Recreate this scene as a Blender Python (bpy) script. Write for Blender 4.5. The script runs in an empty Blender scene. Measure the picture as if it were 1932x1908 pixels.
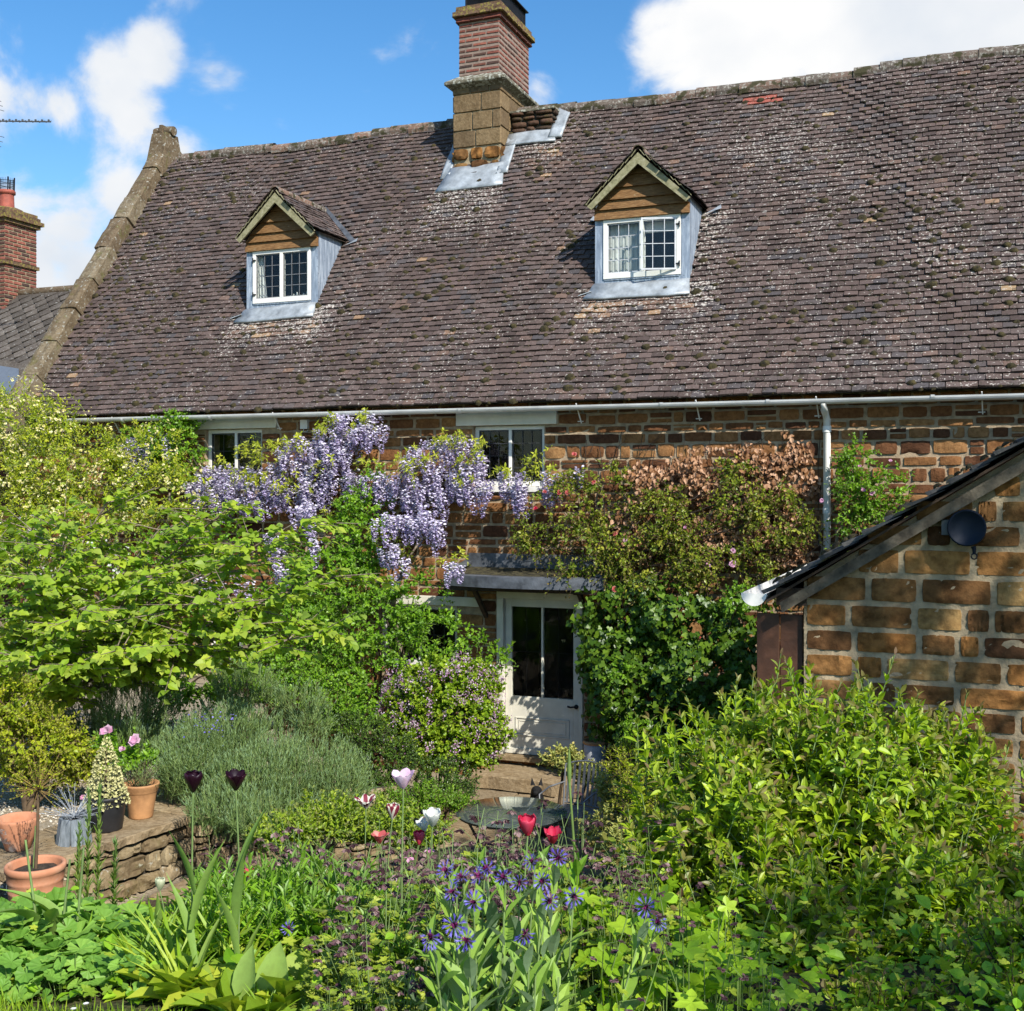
import bpy, math, random
import numpy as np
R = math.radians
random.seed(7)
rng = np.random.default_rng(11)
scene = bpy.context.scene
COL = scene.collection

# ------------------------------------------------------------------ camera
CZ = 3.255                                   # eye height above the door sill
YAW = 21.6
FPX = 2183.0                                 # focal length in units of a 1932 wide picture
cam_d = bpy.data.cameras.new('camera'); cam = bpy.data.objects.new('camera', cam_d); COL.objects.link(cam)
cam.location = (0, 0, CZ); cam.rotation_euler = (R(90), 0, R(YAW))
cam_d.sensor_fit = 'HORIZONTAL'; cam_d.sensor_width = 36; cam_d.lens = 36*FPX/1932
cam_d.shift_y = -28/1932; cam_d.clip_start = .05; cam_d.clip_end = 3000
scene.camera = cam
SN, CS = math.sin(R(YAW)), math.cos(R(YAW))

def ray(u, v):
    xc = (u-966)/FPX
    return np.array([-SN+CS*xc, CS+SN*xc, (926-v)/FPX])
def W(u, v, t):
    """point in the place at viewing depth t metres for a spot of the photograph"""
    return ray(u, v)*t + np.array([0, 0, CZ])
def on(u, v, Y):
    d = ray(u, v); return d*(Y/d[1]) + np.array([0, 0, CZ])
def dep(X, Y): return -SN*X+CS*Y

# ------------------------------------------------------------------ sky + sun
SUN = np.array([.615, -.49, .655]); SUN /= np.linalg.norm(SUN)
EL = math.asin(SUN[2]); AZ = math.atan2(SUN[0], SUN[1])
world = bpy.data.worlds.new('World'); scene.world = world; world.use_nodes = True
nt = world.node_tree; nt.nodes.clear()
def wn(t, **k):
    n = nt.nodes.new(t)
    for a, b in k.items(): setattr(n, a, b)
    return n
out = wn('ShaderNodeOutputWorld'); sky = wn('ShaderNodeTexSky', sky_type='NISHITA')
sky.sun_disc = False; sky.sun_elevation = EL; sky.sun_rotation = AZ; sky.air_density = 1.05; sky.dust_density = .35; sky.ozone_density = 2.2
hs = wn('ShaderNodeHueSaturation'); hs.inputs['Saturation'].default_value = 1.32; hs.inputs['Value'].default_value = 1.15
bg = wn('ShaderNodeBackground'); bg.inputs[1].default_value = .115
nt.links.new(sky.outputs[0], hs.inputs['Color']); nt.links.new(hs.outputs[0], bg.inputs[0])
tc = wn('ShaderNodeTexCoord')
def clouds(blobs):
    prev = None
    for (u, v, r, k) in blobs:
        d = ray(u, v); d = d/np.linalg.norm(d)
        vd = wn('ShaderNodeVectorMath', operation='DISTANCE'); nt.links.new(tc.outputs['Generated'], vd.inputs[0]); vd.inputs[1].default_value = tuple(d)
        mr = wn('ShaderNodeMapRange'); rr = r/FPX
        mr.inputs['From Min'].default_value = rr*1.25; mr.inputs['From Max'].default_value = rr*.25
        mr.inputs['To Min'].default_value = 0; mr.inputs['To Max'].default_value = k
        nt.links.new(vd.outputs['Value'], mr.inputs['Value'])
        if prev is None: prev = mr.outputs[0]
        else:
            mx = wn('ShaderNodeMath', operation='SMOOTH_MAX'); mx.inputs[2].default_value = .25
            nt.links.new(prev, mx.inputs[0]); nt.links.new(mr.outputs[0], mx.inputs[1]); prev = mx.outputs[0]
    return prev
blobs = [(215,160,90,.85),(290,110,75,.72),(120,205,62,.7),(250,230,72,.8),(230,310,45,.5),(350,260,60,.45),(60,215,50,.45),
         (415,145,75,.5),(375,165,60,.35),(120,460,120,1.2),(50,410,95,1.05),(170,530,120,1.4),(40,520,140,1.3),(225,375,80,.8),
         (1250,55,130,.95),(1400,30,200,1.1),(1600,30,230,1.2),(1800,40,230,1.2),(1960,60,200,1.2),(1300,140,80,.75),(1450,130,90,.8),
         (1030,160,55,.5),(545,235,50,.45),(430,210,28,.4),(1115,130,45,.45),(1000,215,70,.35),
         (-260,150,260,1.1),(2350,50,260,1.1)]
cm = clouds(blobs)
mp = wn('ShaderNodeMapping'); mp.inputs['Scale'].default_value = (1, 1, 1.25); nt.links.new(tc.outputs['Generated'], mp.inputs[0])
n1 = wn('ShaderNodeTexNoise'); n1.inputs['Scale'].default_value = 9; n1.inputs['Detail'].default_value = 10; n1.inputs['Roughness'].default_value = .58
n1.inputs['Distortion'].default_value = .35
nt.links.new(mp.outputs[0], n1.inputs['Vector'])
mm = wn('ShaderNodeMath', operation='MULTIPLY_ADD'); nt.links.new(n1.outputs[0], mm.inputs[0]); mm.inputs[1].default_value = 2.6; mm.inputs[2].default_value = -1.45
ad = wn('ShaderNodeMath', operation='ADD'); nt.links.new(mm.outputs[0], ad.inputs[0]); nt.links.new(cm, ad.inputs[1])
ms = wn('ShaderNodeMapRange', interpolation_type='SMOOTHERSTEP'); ms.inputs['From Min'].default_value = .10; ms.inputs['From Max'].default_value = .85
nt.links.new(ad.outputs[0], ms.inputs['Value'])
n2 = wn('ShaderNodeTexNoise'); n2.inputs['Scale'].default_value = 6; n2.inputs['Detail'].default_value = 5
nt.links.new(mp.outputs[0], n2.inputs['Vector'])
cr = wn('ShaderNodeValToRGB'); cr.color_ramp.elements[0].position = .32; cr.color_ramp.elements[0].color = (.74, .80, .88, 1)
cr.color_ramp.elements[1].position = .62; cr.color_ramp.elements[1].color = (1, 1, 1, 1); nt.links.new(n2.outputs[0], cr.inputs[0])
bc = wn('ShaderNodeBackground'); bc.inputs[1].default_value = .72; nt.links.new(cr.outputs[0], bc.inputs[0])
mxs = wn('ShaderNodeMixShader'); nt.links.new(ms.outputs[0], mxs.inputs[0]); nt.links.new(bg.outputs[0], mxs.inputs[1]); nt.links.new(bc.outputs[0], mxs.inputs[2])
nt.links.new(mxs.outputs[0], out.inputs[0])
world.cycles.sampling_method = 'MANUAL'; world.cycles.sample_map_resolution = 512

sd = bpy.data.lights.new('sun', 'SUN'); sun = bpy.data.objects.new('sun', sd); COL.objects.link(sun)
sd.energy = 5.0; sd.angle = R(.5); sd.color = (1, .955, .88)
from mathutils import Vector
sun.rotation_euler = Vector(SUN).to_track_quat('Z', 'Y').to_euler(); sun.location = (6, -6, 12)
scene.view_settings.view_transform = 'Standard'; scene.view_settings.look = 'None'
scene.view_settings.exposure = 0.48; scene.view_settings.gamma = 1
cy = scene.cycles; cy.max_bounces = 6; cy.diffuse_bounces = 1; cy.glossy_bounces = 2; cy.transmission_bounces = 4; cy.transparent_max_bounces = 8
cy.caustics_reflective = False; cy.caustics_refractive = False; cy.sample_clamp_indirect = 4

# ------------------------------------------------------------------ object helpers
def tag(o, label=None, cat=None, group=None, kind=None):
    if label: o['label'] = label
    if cat: o['category'] = cat
    if group: o['group'] = group
    if kind: o['kind'] = kind
    return o
def empty(name, loc, label, cat, group=None, rz=0):
    o = bpy.data.objects.new(name, None); COL.objects.link(o); o.location = tuple(map(float, loc)); o.rotation_euler = (0, 0, rz)
    o.empty_display_size = .1
    return tag(o, label, cat, group)
def root_loc(o):
    p = np.zeros(3)
    while o is not None: p += np.array(o.location); o = o.parent
    return p
def nrm(a):
    a = np.asarray(a, float); l = np.linalg.norm(a, axis=-1, keepdims=True); return a/np.maximum(l, 1e-9)

class MB:
    """collects numpy geometry, links it as ONE mesh object"""
    def __init__(s): s.V = []; s.F = []; s.M = []; s.A = []; s.B = []; s.n = 0; s.S = []
    def add(s, V, F, rnd=0., tip=0., mi=0, smooth=False):
        V = np.asarray(V, float).reshape(-1, 3); F = np.asarray(F, int)
        s.V.append(V); s.F.append(F+s.n); s.M.append(np.full(len(F), mi)); s.S.append(np.full(len(F), smooth))
        s.A.append(np.broadcast_to(np.asarray(rnd, float), (len(V),))); s.B.append(np.broadcast_to(np.asarray(tip, float), (len(V),))); s.n += len(V)
        return s
    def box(s, lo, hi, rnd=0., mi=0):
        lo, hi = np.minimum(lo, hi), np.maximum(lo, hi)
        return s.obox((lo+hi)/2, ((hi-lo)[0]/2, 0, 0), (0, (hi-lo)[1]/2, 0), (0, 0, (hi-lo)[2]/2), rnd, mi)
    def obox(s, c, ax, ay, az, rnd=0., mi=0):
        c, ax, ay, az = map(lambda q: np.asarray(q, float), (c, ax, ay, az))
        if np.dot(np.cross(ax, ay), az) < 0: ax = -ax
        V = [c+i*ax+j*ay+k*az for k in (-1, 1) for j in (-1, 1) for i in (-1, 1)]
        F = [(0, 2, 3, 1), (4, 5, 7, 6), (0, 1, 5, 4), (2, 6, 7, 3), (0, 4, 6, 2), (1, 3, 7, 5)]
        return s.add(V, F, rnd, 0, mi)
    def bar(s, a, b, w, h, up=(0, 0, 1), rnd=0., mi=0):
        a, b = np.asarray(a, float), np.asarray(b, float); d = b-a; L = np.linalg.norm(d); d = d/L
        x = nrm(np.cross(d, np.asarray(up, float))); z = np.cross(x, d)
        return s.obox((a+b)/2, x*w/2, d*L/2, z*h/2, rnd, mi)
    def tubes(s, P, r0, r1=None, k=5, rnd=0., tip=0., mi=0, cap=False):
        P = np.asarray(P, float)
        if P.ndim == 2: P = P[None]
        m, n, _ = P.shape
        T = nrm(np.gradient(P, axis=1)); ref = np.where(np.abs(T[..., 2:3]) > .9, np.array([1., 0, 0]), np.array([0, 0, 1.]))
        X = nrm(np.cross(T, ref)); Y = np.cross(T, X)
        r0 = np.broadcast_to(np.asarray(r0, float), (m,)); r1 = r0 if r1 is None else np.broadcast_to(np.asarray(r1, float), (m,))
        rad = r0[:, None]+(r1-r0)[:, None]*np.linspace(0, 1, n)[None]
        a = np.arange(k)*2*math.pi/k
        V = P[:, :, None, :]+rad[..., None, None]*(np.cos(a)[None, None, :, None]*X[:, :, None, :]+np.sin(a)[None, None, :, None]*Y[:, :, None, :])
        idx = np.arange(m*n*k).reshape(m, n, k)
        q = np.stack([idx[:, :-1], np.roll(idx, -1, 2)[:, :-1], np.roll(idx, -1, 2)[:, 1:], idx[:, 1:]], -1).reshape(-1, 4)
        rn = np.broadcast_to(np.asarray(rnd, float), (m,)); 
        s.add(V.reshape(-1, 3), q, np.repeat(rn, n*k), tip, mi, True)
        if cap:
            for e in (0, n-1):
                for j in range(m): s.add(V[j, e], [tuple(range(k))] if e else [tuple(range(k))[::-1]], rn[j], 0, mi)
        return s
    def lathe(s, c, prof, k=24, rnd=0., mi=0, wob=0., axis=(0, 0, 1)):
        """prof: (radius, height) outline round the vertical through c"""
        prof = np.asarray(prof, float); a = np.arange(k)*2*math.pi/k; n = len(prof)
        az = nrm(axis); ref = (1, 0, 0) if abs(az[2]) > .9 else (0, 0, 1)
        ax = nrm(np.cross(ref, az)); ay = np.cross(az, ax)
        w = 1+wob*np.sin(2*a+1)
        V = np.asarray(c, float)+prof[:, None, 0:1]*w[None, :, None]*(np.cos(a)[None, :, None]*ax+np.sin(a)[None, :, None]*ay)+prof[:, None, 1:2]*az
        idx = np.arange(n*k).reshape(n, k)
        q = np.stack([idx[:-1], np.roll(idx, -1, 1)[:-1], np.roll(idx, -1, 1)[1:], idx[1:]], -1).reshape(-1, 4)
        return s.add(V.reshape(-1, 3), q, rnd, 0, mi, True)
    def prism(s, poly, d, rnd=0., mi=0):
        """flat polygon poly (n,3) given the thickness vector d"""
        P = np.asarray(poly, float); n = len(P); V = np.vstack([P, P+np.asarray(d, float)])
        s.add(V, [tuple(range(n))], rnd, 0, mi); s.add(V, [tuple(range(2*n-1, n-1, -1))], rnd, 0, mi)
        s.add(V, [(i, i+n, (i+1) % n+n, (i+1) % n) for i in range(n)], rnd, 0, mi); return s
    def build(s, name, mats, parent=None, bevel=0., smooth=None, sharp=0, **props):
        me = bpy.data.meshes.new(name)
        V = np.vstack(s.V)
        if parent is not None: V = V-root_loc(parent)
        lens = np.concatenate([np.full(len(f), f.shape[1]) for f in s.F]); lp = np.concatenate([f.ravel() for f in s.F])
        me.vertices.add(len(V)); me.vertices.foreach_set('co', V.astype(np.float32).ravel())
        me.loops.add(len(lp)); me.loops.foreach_set('vertex_index', lp.astype(np.int32))
        me.polygons.add(len(lens)); st = np.concatenate([[0], np.cumsum(lens)[:-1]])
        me.polygons.foreach_set('loop_start', st.astype(np.int32)); me.polygons.foreach_set('loop_total', lens.astype(np.int32))
        me.polygons.foreach_set('material_index', np.concatenate(s.M).astype(np.int32))
        sm = np.concatenate(s.S) if smooth is None else np.full(len(lens), smooth)
        me.polygons.foreach_set('use_smooth', sm)
        a = me.attributes.new('rnd', 'FLOAT', 'POINT'); a.data.foreach_set('value', np.concatenate(s.A).astype(np.float32))
        a = me.attributes.new('tip', 'FLOAT', 'POINT'); a.data.foreach_set('value', np.concatenate(s.B).astype(np.float32))
        for m in (mats if isinstance(mats, (list, tuple)) else [mats]): me.materials.append(m)
        me.update(calc_edges=True); me.validate()
        if sharp: me.set_sharp_from_angle(angle=R(sharp))
        o = bpy.data.objects.new(name, me); COL.objects.link(o)
        if parent is not None: o.parent = parent
        if bevel:
            b = o.modifiers.new('bevel', 'BEVEL'); b.width = bevel; b.segments = 2; b.limit_method = 'ANGLE'; b.angle_limit = R(40)
        for k_, v_ in props.items(): o[k_] = v_
        return o
def copy_tree(o, loc=None, rz=None, sc=None, label=None, parent=None):
    c = o.copy(); COL.objects.link(c)
    if parent is not None: c.parent = parent
    if loc is not None: c.location = tuple(map(float, loc))
    if rz is not None: c.rotation_euler = (c.rotation_euler[0], c.rotation_euler[1], rz)
    if sc is not None: c.scale = (sc, sc, sc)
    if label: c['label'] = label
    for ch in [q for q in CH.get(o.name, [])]:
        copy_tree(ch, parent=c)
    return c
CH = {}
def index_children():
    CH.clear()
    for q in bpy.data.objects:
        if q.parent is not None: CH.setdefault(q.parent.name, []).append(q)

# ------------------------------------------------------------------ materials
class NM:
    def __init__(s, name):
        s.m = bpy.data.materials.new(name); s.m.use_nodes = True; s.t = s.m.node_tree; s.t.nodes.clear()
        s.out = s.n('ShaderNodeOutputMaterial'); s.b = s.n('ShaderNodeBsdfPrincipled'); s.l(s.b.outputs[0], s.out.inputs[0]); s._c = None
    def n(s, t, **k):
        q = s.t.nodes.new(t)
        for a, b in k.items(): setattr(q, a, b)
        return q
    def l(s, a, b): s.t.links.new(a, b)
    def coord(s):
        if s._c is None: s._c = s.n('ShaderNodeTexCoord').outputs['Object']
        return s._c
    def noise(s, scale, detail=4, rough=.55, dist=0., vec=None, stretch=None):
        q = s.n('ShaderNodeTexNoise'); q.inputs['Scale'].default_value = scale; q.inputs['Detail'].default_value = detail
        q.inputs['Roughness'].default_value = rough; q.inputs['Distortion'].default_value = dist
        v = vec or s.coord()
        if stretch:
            m = s.n('ShaderNodeMapping'); m.inputs['Scale'].default_value = stretch; s.l(v, m.inputs[0]); v = m.outputs[0]
        s.l(v, q.inputs['Vector']); return q.outputs[0]
    def attr(s, nm): q = s.n('ShaderNodeAttribute'); q.attribute_name = nm; return q.outputs['Fac']
    def ramp(s, fac, stops, interp='LINEAR'):
        q = s.n('ShaderNodeValToRGB'); q.color_ramp.interpolation = interp; e = q.color_ramp.elements
        while len(e) < len(stops): e.new(.5)
        for i, (p, c) in enumerate(stops): e[i].position = p; e[i].color = (*c, 1) if len(c) == 3 else c
        s.l(fac, q.inputs[0]); return q.outputs[0]
    def mix(s, fac, a, b, mode='MIX'):
        q = s.n('ShaderNodeMix', data_type='RGBA', blend_type=mode)
        for sock, val in ((q.inputs['Factor'], fac), (q.inputs['A'], a), (q.inputs['B'], b)):
            if isinstance(val, (int, float)): sock.default_value = val
            elif isinstance(val, tuple): sock.default_value = (*val, 1)
            else: s.l(val, sock)
        return q.outputs['Result']
    def mth(s, op, a, b=0., c=0.):
        q = s.n('ShaderNodeMath', operation=op)
        for i, val in enumerate((a, b, c)):
            if isinstance(val, (int, float)): q.inputs[i].default_value = val
            else: s.l(val, q.inputs[i])
        return q.outputs[0]
    def step(s, v, a, b):
        q = s.n('ShaderNodeMapRange', interpolation_type='SMOOTHSTEP'); q.inputs['From Min'].default_value = a; q.inputs['From Max'].default_value = b
        s.l(v, q.inputs[0]); return q.outputs[0]
    def bump(s, h, strength=.4, dist=.01):
        q = s.n('ShaderNodeBump'); q.inputs['Strength'].default_value = strength; q.inputs['Distance'].default_value = dist
        s.l(h, q.inputs['Height']); s.l(q.outputs[0], s.b.inputs['Normal']); return q
    def set(s, **k):
        for a, b in k.items():
            key = {'col': 'Base Color', 'rough': 'Roughness', 'metal': 'Metallic', 'spec': 'Specular IOR Level', 'trans': 'Transmission Weight', 'coat': 'Coat Weight'}[a]
            if isinstance(b, tuple): s.b.inputs[key].default_value = (*b, 1)
            elif isinstance(b, (int, float)): s.b.inputs[key].default_value = b
            else: s.l(b, s.b.inputs[key])
        return s

def plain(name, col, rough=.6, metal=0., spec=.4, var=.15, nscale=12, bump=0.):
    m = NM(name); n = m.noise(nscale, 5)
    c2 = tuple(x*(1-var*2) for x in col); c1 = tuple(min(1, x*(1+var)) for x in col)
    m.set(col=m.ramp(n, [(.3, c2), (.7, c1)]), rough=rough, metal=metal, spec=spec)
    if bump: m.bump(m.noise(nscale*4, 6), bump, .01)
    return m.m
def leaf_mat(name, stops, tipc=None, transl=.34, rough=.45, spec=.35, tcol=None, back=None):
    g_ = (2.35, 1.92, .95) if name.endswith(('leaf', 'blade', 'needle')) and 'dead' not in name and 'cream' not in name else (1, 1, 1)
    stops = [(p, tuple(x*y for x, y in zip(c_, g_))) for p, c_ in stops]
    m = NM(name); a = m.attr('rnd'); c = m.ramp(a, stops)
    c = m.mix(m.mth('MULTIPLY', m.step(m.noise(38, 4, .65), .38, .66), .3), c, m.mix(1., c, (.66, .60, .62), 'MULTIPLY'))
    if 'leaf' in name and 'ivy' not in name: c = m.mix(m.mth('MULTIPLY', m.step(m.noise(9, 3), .66, .74), .35), c, (.30, .25, .05))
    if tipc: c = m.mix(m.attr('tip'), c, tipc)
    if back:
        g = m.n('ShaderNodeNewGeometry'); c = m.mix(g.outputs['Backfacing'], c, back)
    m.set(col=c, rough=rough, spec=spec)
    tr = m.n('ShaderNodeBsdfTranslucent'); m.l(m.mix(1., c, tcol or (1.45, 1.5, .5), 'MULTIPLY'), tr.inputs[0])
    ms = m.n('ShaderNodeMixShader'); ms.inputs[0].default_value = transl
    m.l(m.b.outputs[0], ms.inputs[1]); m.l(tr.outputs[0], ms.inputs[2]); m.l(ms.outputs[0], m.out.inputs[0])
    return m.m

# clay roof tiles, each tile its own tone, lichen spots and dark growth
m = NM('clay_tiles'); a = m.attr('rnd')
c = m.ramp(a, [(0, (.078, .056, .051)), (.30, (.118, .086, .076)), (.55, (.150, .107, .095)), (.70, (.125, .098, .090)), (.80, (.090, .082, .086)), (.88, (.158, .110, .094)), (.955, (.22, .135, .095)), (.975, (.36, .23, .14)), (.985, (.40, .28, .16)), (.99, (.36, .10, .07)), (1, (.38, .11, .08))])
big = m.noise(.9, 4); c = m.mix(m.mth('MULTIPLY', m.step(big, .35, .65), .38), c, m.mix(1., c, (.66, .62, .6), 'MULTIPLY'))
fine = m.noise(38, 6, .65); c = m.mix(m.step(fine, .35, .75), m.mix(1., c, (.72, .70, .68), 'MULTIPLY'), c)
lich = m.mth('ADD', m.mth('ADD', m.noise(30, 5, .6), m.mth('MULTIPLY', m.noise(.8, 3), .22)), m.mth('MULTIPLY', m.attr('tip'), .11))
c = m.mix(m.step(lich, .735, .78), c, (.44, .40, .35))
rb = m.mth('ADD', m.noise(17, 4, .6), m.mth('MULTIPLY', m.noise(.7, 2), .2)); c = m.mix(m.mth('MULTIPLY', m.step(rb, .765, .81), .75), c, (.46, .44, .40))
gr = m.noise(15, 5, .7, dist=.5); c = m.mix(m.mth('MULTIPLY', m.step(gr, .55, .64), .75), c, (.035, .030, .018))
m.set(col=c, rough=.82, spec=.25); m.bump(fine, .5, .006); M_TILE = m.m
m = NM('lichened_ridge'); c = m.ramp(m.attr('rnd'), [(0, (.13, .10, .08)), (.5, (.11, .09, .075)), (1, (.20, .12, .085))])
c = m.mix(m.step(m.noise(22, 6, .65), .5, .62), c, (.30, .28, .24)); c = m.mix(m.step(m.noise(7, 5), .5, .58), c, (.05, .045, .022))
m.set(col=c, rough=.9, spec=.2); m.bump(m.noise(40, 5), .6, .01); M_RIDGE = m.m
def stone_mat(name, stops, moss=.0, dark=(.45, .4, .38), lich=None, fsc=26, stain=.55, lt=(.66,.72)):
    m = NM(name); c = m.ramp(m.attr('rnd'), stops)
    f1 = m.noise(fsc, 7, .68); f2 = m.noise(6, 5, .6)
    c = m.mix(m.mth('MULTIPLY', m.step(f2, .42, .68), stain), c, m.mix(1., c, dark, 'MULTIPLY'))
    c = m.mix(m.step(f1, .3, .7), m.mix(1., c, (.62, .58, .54), 'MULTIPLY'), c)
    if lich: c = m.mix(m.step(m.noise(20, 6, .62), *lt), c, lich)
    if moss: c = m.mix(m.mth('MULTIPLY', m.step(m.noise(5, 6, .65), .55, .66), moss), c, (.10, .095, .02))
    m.set(col=c, rough=.93, spec=.15); m.bump(f1, .85, .015); return m.m
M_STONE = stone_mat('ironstone', [(0, (.10, .045, .025)), (.25, (.17, .075, .035)), (.5, (.27, .125, .05)), (.75, (.34, .165, .065)), (1, (.40, .22, .09))])
M_STONE2 = stone_mat('weathered_ironstone', [(0, (.10, .048, .022)), (.3, (.20, .10, .036)), (.6, (.30, .165, .060)), (.85, (.36, .16, .045)), (1, (.38, .25, .10))], dark=(.32, .30, .28), fsc=13, stain=.85)
M_ASHLAR = stone_mat('golden_ashlar', [(0, (.17, .12, .07)), (.5, (.235, .165, .09)), (1, (.28, .20, .11))], dark=(.6, .58, .52), stain=.5, lich=(.3, .3, .2), lt=(.7, .76))
M_COPING = stone_mat('lichened_coping_stone', [(0, (.16, .12, .08)), (.5, (.19, .145, .09)), (1, (.25, .21, .145))], moss=.55, lich=(.36, .35, .30), dark=(.42, .36, .29), lt=(.57, .67))
M_BRICK = stone_mat('old_red_brick', [(0, (.075, .05, .045)), (.25, (.16, .075, .055)), (.5, (.22, .078, .060)), (1, (.32, .115, .082))], stain=.4, lich=(.33, .27, .22), lt=(.72, .8))
M_CAPBRICK = stone_mat('lichened_brick_cap', [(0, (.13, .09, .06)), (1, (.22, .13, .08))], moss=.0, lich=(.22, .18, .05), lt=(.50, .58))
M_LEDGE = stone_mat('mossy_ledge_stone', [(0, (.15, .14, .10)), (1, (.22, .20, .15))], moss=.4, lich=(.40, .40, .34), lt=(.5, .6))
M_DRY = stone_mat('dry_wall_stone', [(0, (.22, .165, .095)), (.4, (.34, .265, .15)), (.7, (.42, .34, .21)), (1, (.28, .19, .11))], moss=.4, lich=(.42, .40, .33), lt=(.6, .7), dark=(.5, .45, .4))
M_FLAG = stone_mat('sandstone_flag', [(0, (.33, .25, .15)), (.5, (.40, .31, .19)), (1, (.30, .235, .15))], dark=(.66, .6, .5), stain=.6)
M_MORTAR = plain('lime_mortar', (.40, .30, .19), .95, var=.2, nscale=14, bump=.7)
M_MORTAR2 = plain('grey_cement_mortar', (.35, .275, .17), .95, var=.22, nscale=9, bump=.9)
M_JOINT = plain('dark_joint', (.05, .042, .03), .95, var=.2)
m = NM('weathered_lead'); st = m.noise(5, 6, .6, stretch=(6, 6, .8)); c = m.ramp(st, [(.3, (.20, .24, .30)), (.5, (.29, .345, .42)), (.68, (.50, .56, .62))])
c = m.mix(m.step(m.noise(24, 5), .6, .75), c, (.15, .18, .23)); m.set(col=c, rough=.55, metal=.25, spec=.4); m.bump(m.noise(14, 4), .25, .01); M_LEAD = m.m
M_NEWLEAD = plain('bright_lead_flashing', (.36, .39, .41), .5, metal=.2, var=.22, nscale=7, bump=.35)
M_DKLEAD = plain('dull_and_shaded_lead', (.11, .12, .135), .55, metal=.2, var=.3, nscale=7, bump=.4)  # canopy lead; also puts shade into the colour of the dormer valley strips
M_WHITE = plain('white_paint', (.80, .78, .72), .5, var=.05, nscale=9)
M_CREAM = plain('cream_paint', (.70, .665, .55), .55, var=.06, nscale=7)
M_GUT = plain('grey_white_gutter', (.64, .64, .62), .4, var=.1, nscale=5)
M_IRON = plain('black_iron', (.018, .018, .02), .5, metal=.3, var=.2)
M_GREYM = plain('grey_painted_metal', (.24, .245, .25), .5, metal=.4, var=.15)
M_CAME = plain('lead_came', (.23, .23, .235), .5, metal=.3, var=.1)
M_CAMEW = plain('pale_glazing_bar', (.55, .56, .58), .5, var=.1)
M_ROOM = plain('dim_room', (.035, .03, .026), .9, var=.2, nscale=3)  # near-black paint stands in for the lack of light indoors
M_CURT = plain('net_curtain', (.72, .71, .68), .85, var=.12, nscale=8)
m = NM('cedar_boards'); g = m.noise(6, 6, .6, stretch=(2, 2, 16)); c = m.ramp(g, [(.3, (.09, .045, .018)), (.55, (.21, .11, .042)), (.75, (.28, .18, .085))])
c = m.mix(m.step(m.noise(16, 6, .7), .6, .72), c, (.36, .29, .17)); m.set(col=c, rough=.75, spec=.25); m.bump(g, .4, .008); M_CEDAR = m.m
m = NM('lichened_bargeboard'); g = m.noise(18, 6, .6); c = m.ramp(g, [(.3, (.13, .12, .06)), (.5, (.26, .24, .13)), (.7, (.36, .33, .22))]); m.set(col=c, rough=.85); m.bump(g, .4, .006); M_BARGE = m.m
M_BROWNWOOD = plain('brown_stained_timber', (.085, .036, .018), .6, var=.25, nscale=6, bump=.3)
M_BEAM = plain('dark_timber', (.055, .035, .022), .8, var=.3, nscale=9, bump=.4)
m = NM('window_glass'); m.t.nodes.remove(m.b); tb = m.n('ShaderNodeBsdfTransparent'); tb.inputs[0].default_value = (.90, .92, .91, 1)
gl = m.n('ShaderNodeBsdfGlossy'); gl.inputs['Roughness'].default_value = .03; gl.inputs[0].default_value = (.9, .95, 1, 1)
fr = m.n('ShaderNodeFresnel'); fr.inputs[0].default_value = 1.5; ms_ = m.n('ShaderNodeMixShader')
bp = m.n('ShaderNodeBump'); bp.inputs['Strength'].default_value = .12; bp.inputs['Distance'].default_value = .02; m.l(m.noise(5, 2), bp.inputs['Height']); m.l(bp.outputs[0], gl.inputs['Normal'])
gg = m.n('ShaderNodeNewGeometry'); m.l(m.mth('MULTIPLY', m.mth('MULTIPLY', fr.outputs[0], .8), m.mth('SUBTRACT', 1., gg.outputs['Backfacing'])), ms_.inputs[0]); m.l(tb.outputs[0], ms_.inputs[1]); m.l(gl.outputs[0], ms_.inputs[2]); m.l(ms_.outputs[0], m.out.inputs[0]); M_GLASS = m.m
m = NM('terracotta'); g = m.noise(7, 6, .6); c = m.ramp(g, [(.3, (.42, .17, .085)), (.55, (.52, .235, .13)), (.75, (.58, .33, .21))])
c = m.mix(m.step(m.noise(4, 5), .60, .68), c, (.52, .46, .40)); m.set(col=c, rough=.8, spec=.25); m.bump(m.noise(30, 4), .3, .005); M_TERRA = m.m
M_TERRA2 = plain('ochre_terracotta', (.47, .24, .10), .75, var=.2, nscale=8, bump=.3)
M_PLASTIC = plain('black_plastic', (.022, .022, .024), .45, var=.2)
M_SOIL = plain('potting_soil', (.05, .036, .024), .95, var=.4, nscale=30, bump=.8)
m = NM('bark'); g = m.noise(14, 6, .65, stretch=(3, 3, 1)); m.set(col=m.ramp(g, [(.3, (.09, .065, .045)), (.55, (.24, .19, .14)), (.75, (.38, .33, .26))]), rough=.9, spec=.15); m.bump(g, .6, .01); M_BARK = m.m
M_TWIG = plain('brown_twig', (.13, .085, .045), .8, var=.3)
M_DKTWIG = plain('dark_stem', (.045, .032, .022), .8, var=.3)
M_GSTEM = plain('green_stem', (.13, .20, .045), .6, var=.2)
M_PSTEM = plain('pale_green_stem', (.17, .25, .08), .6, var=.2)
M_MOSS = plain('roof_moss', (.046, .036, .011), .95, var=.45, nscale=25, bump=.8)
m = NM('blue_grey_painted_wood'); g = m.noise(9, 6, .6, stretch=(5, 5, 1)); m.set(col=m.ramp(g, [(.3, (.10, .12, .13)), (.7, (.24, .27, .29))]), rough=.8); m.bump(g, .5, .01); M_BGWOOD = m.m
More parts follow.
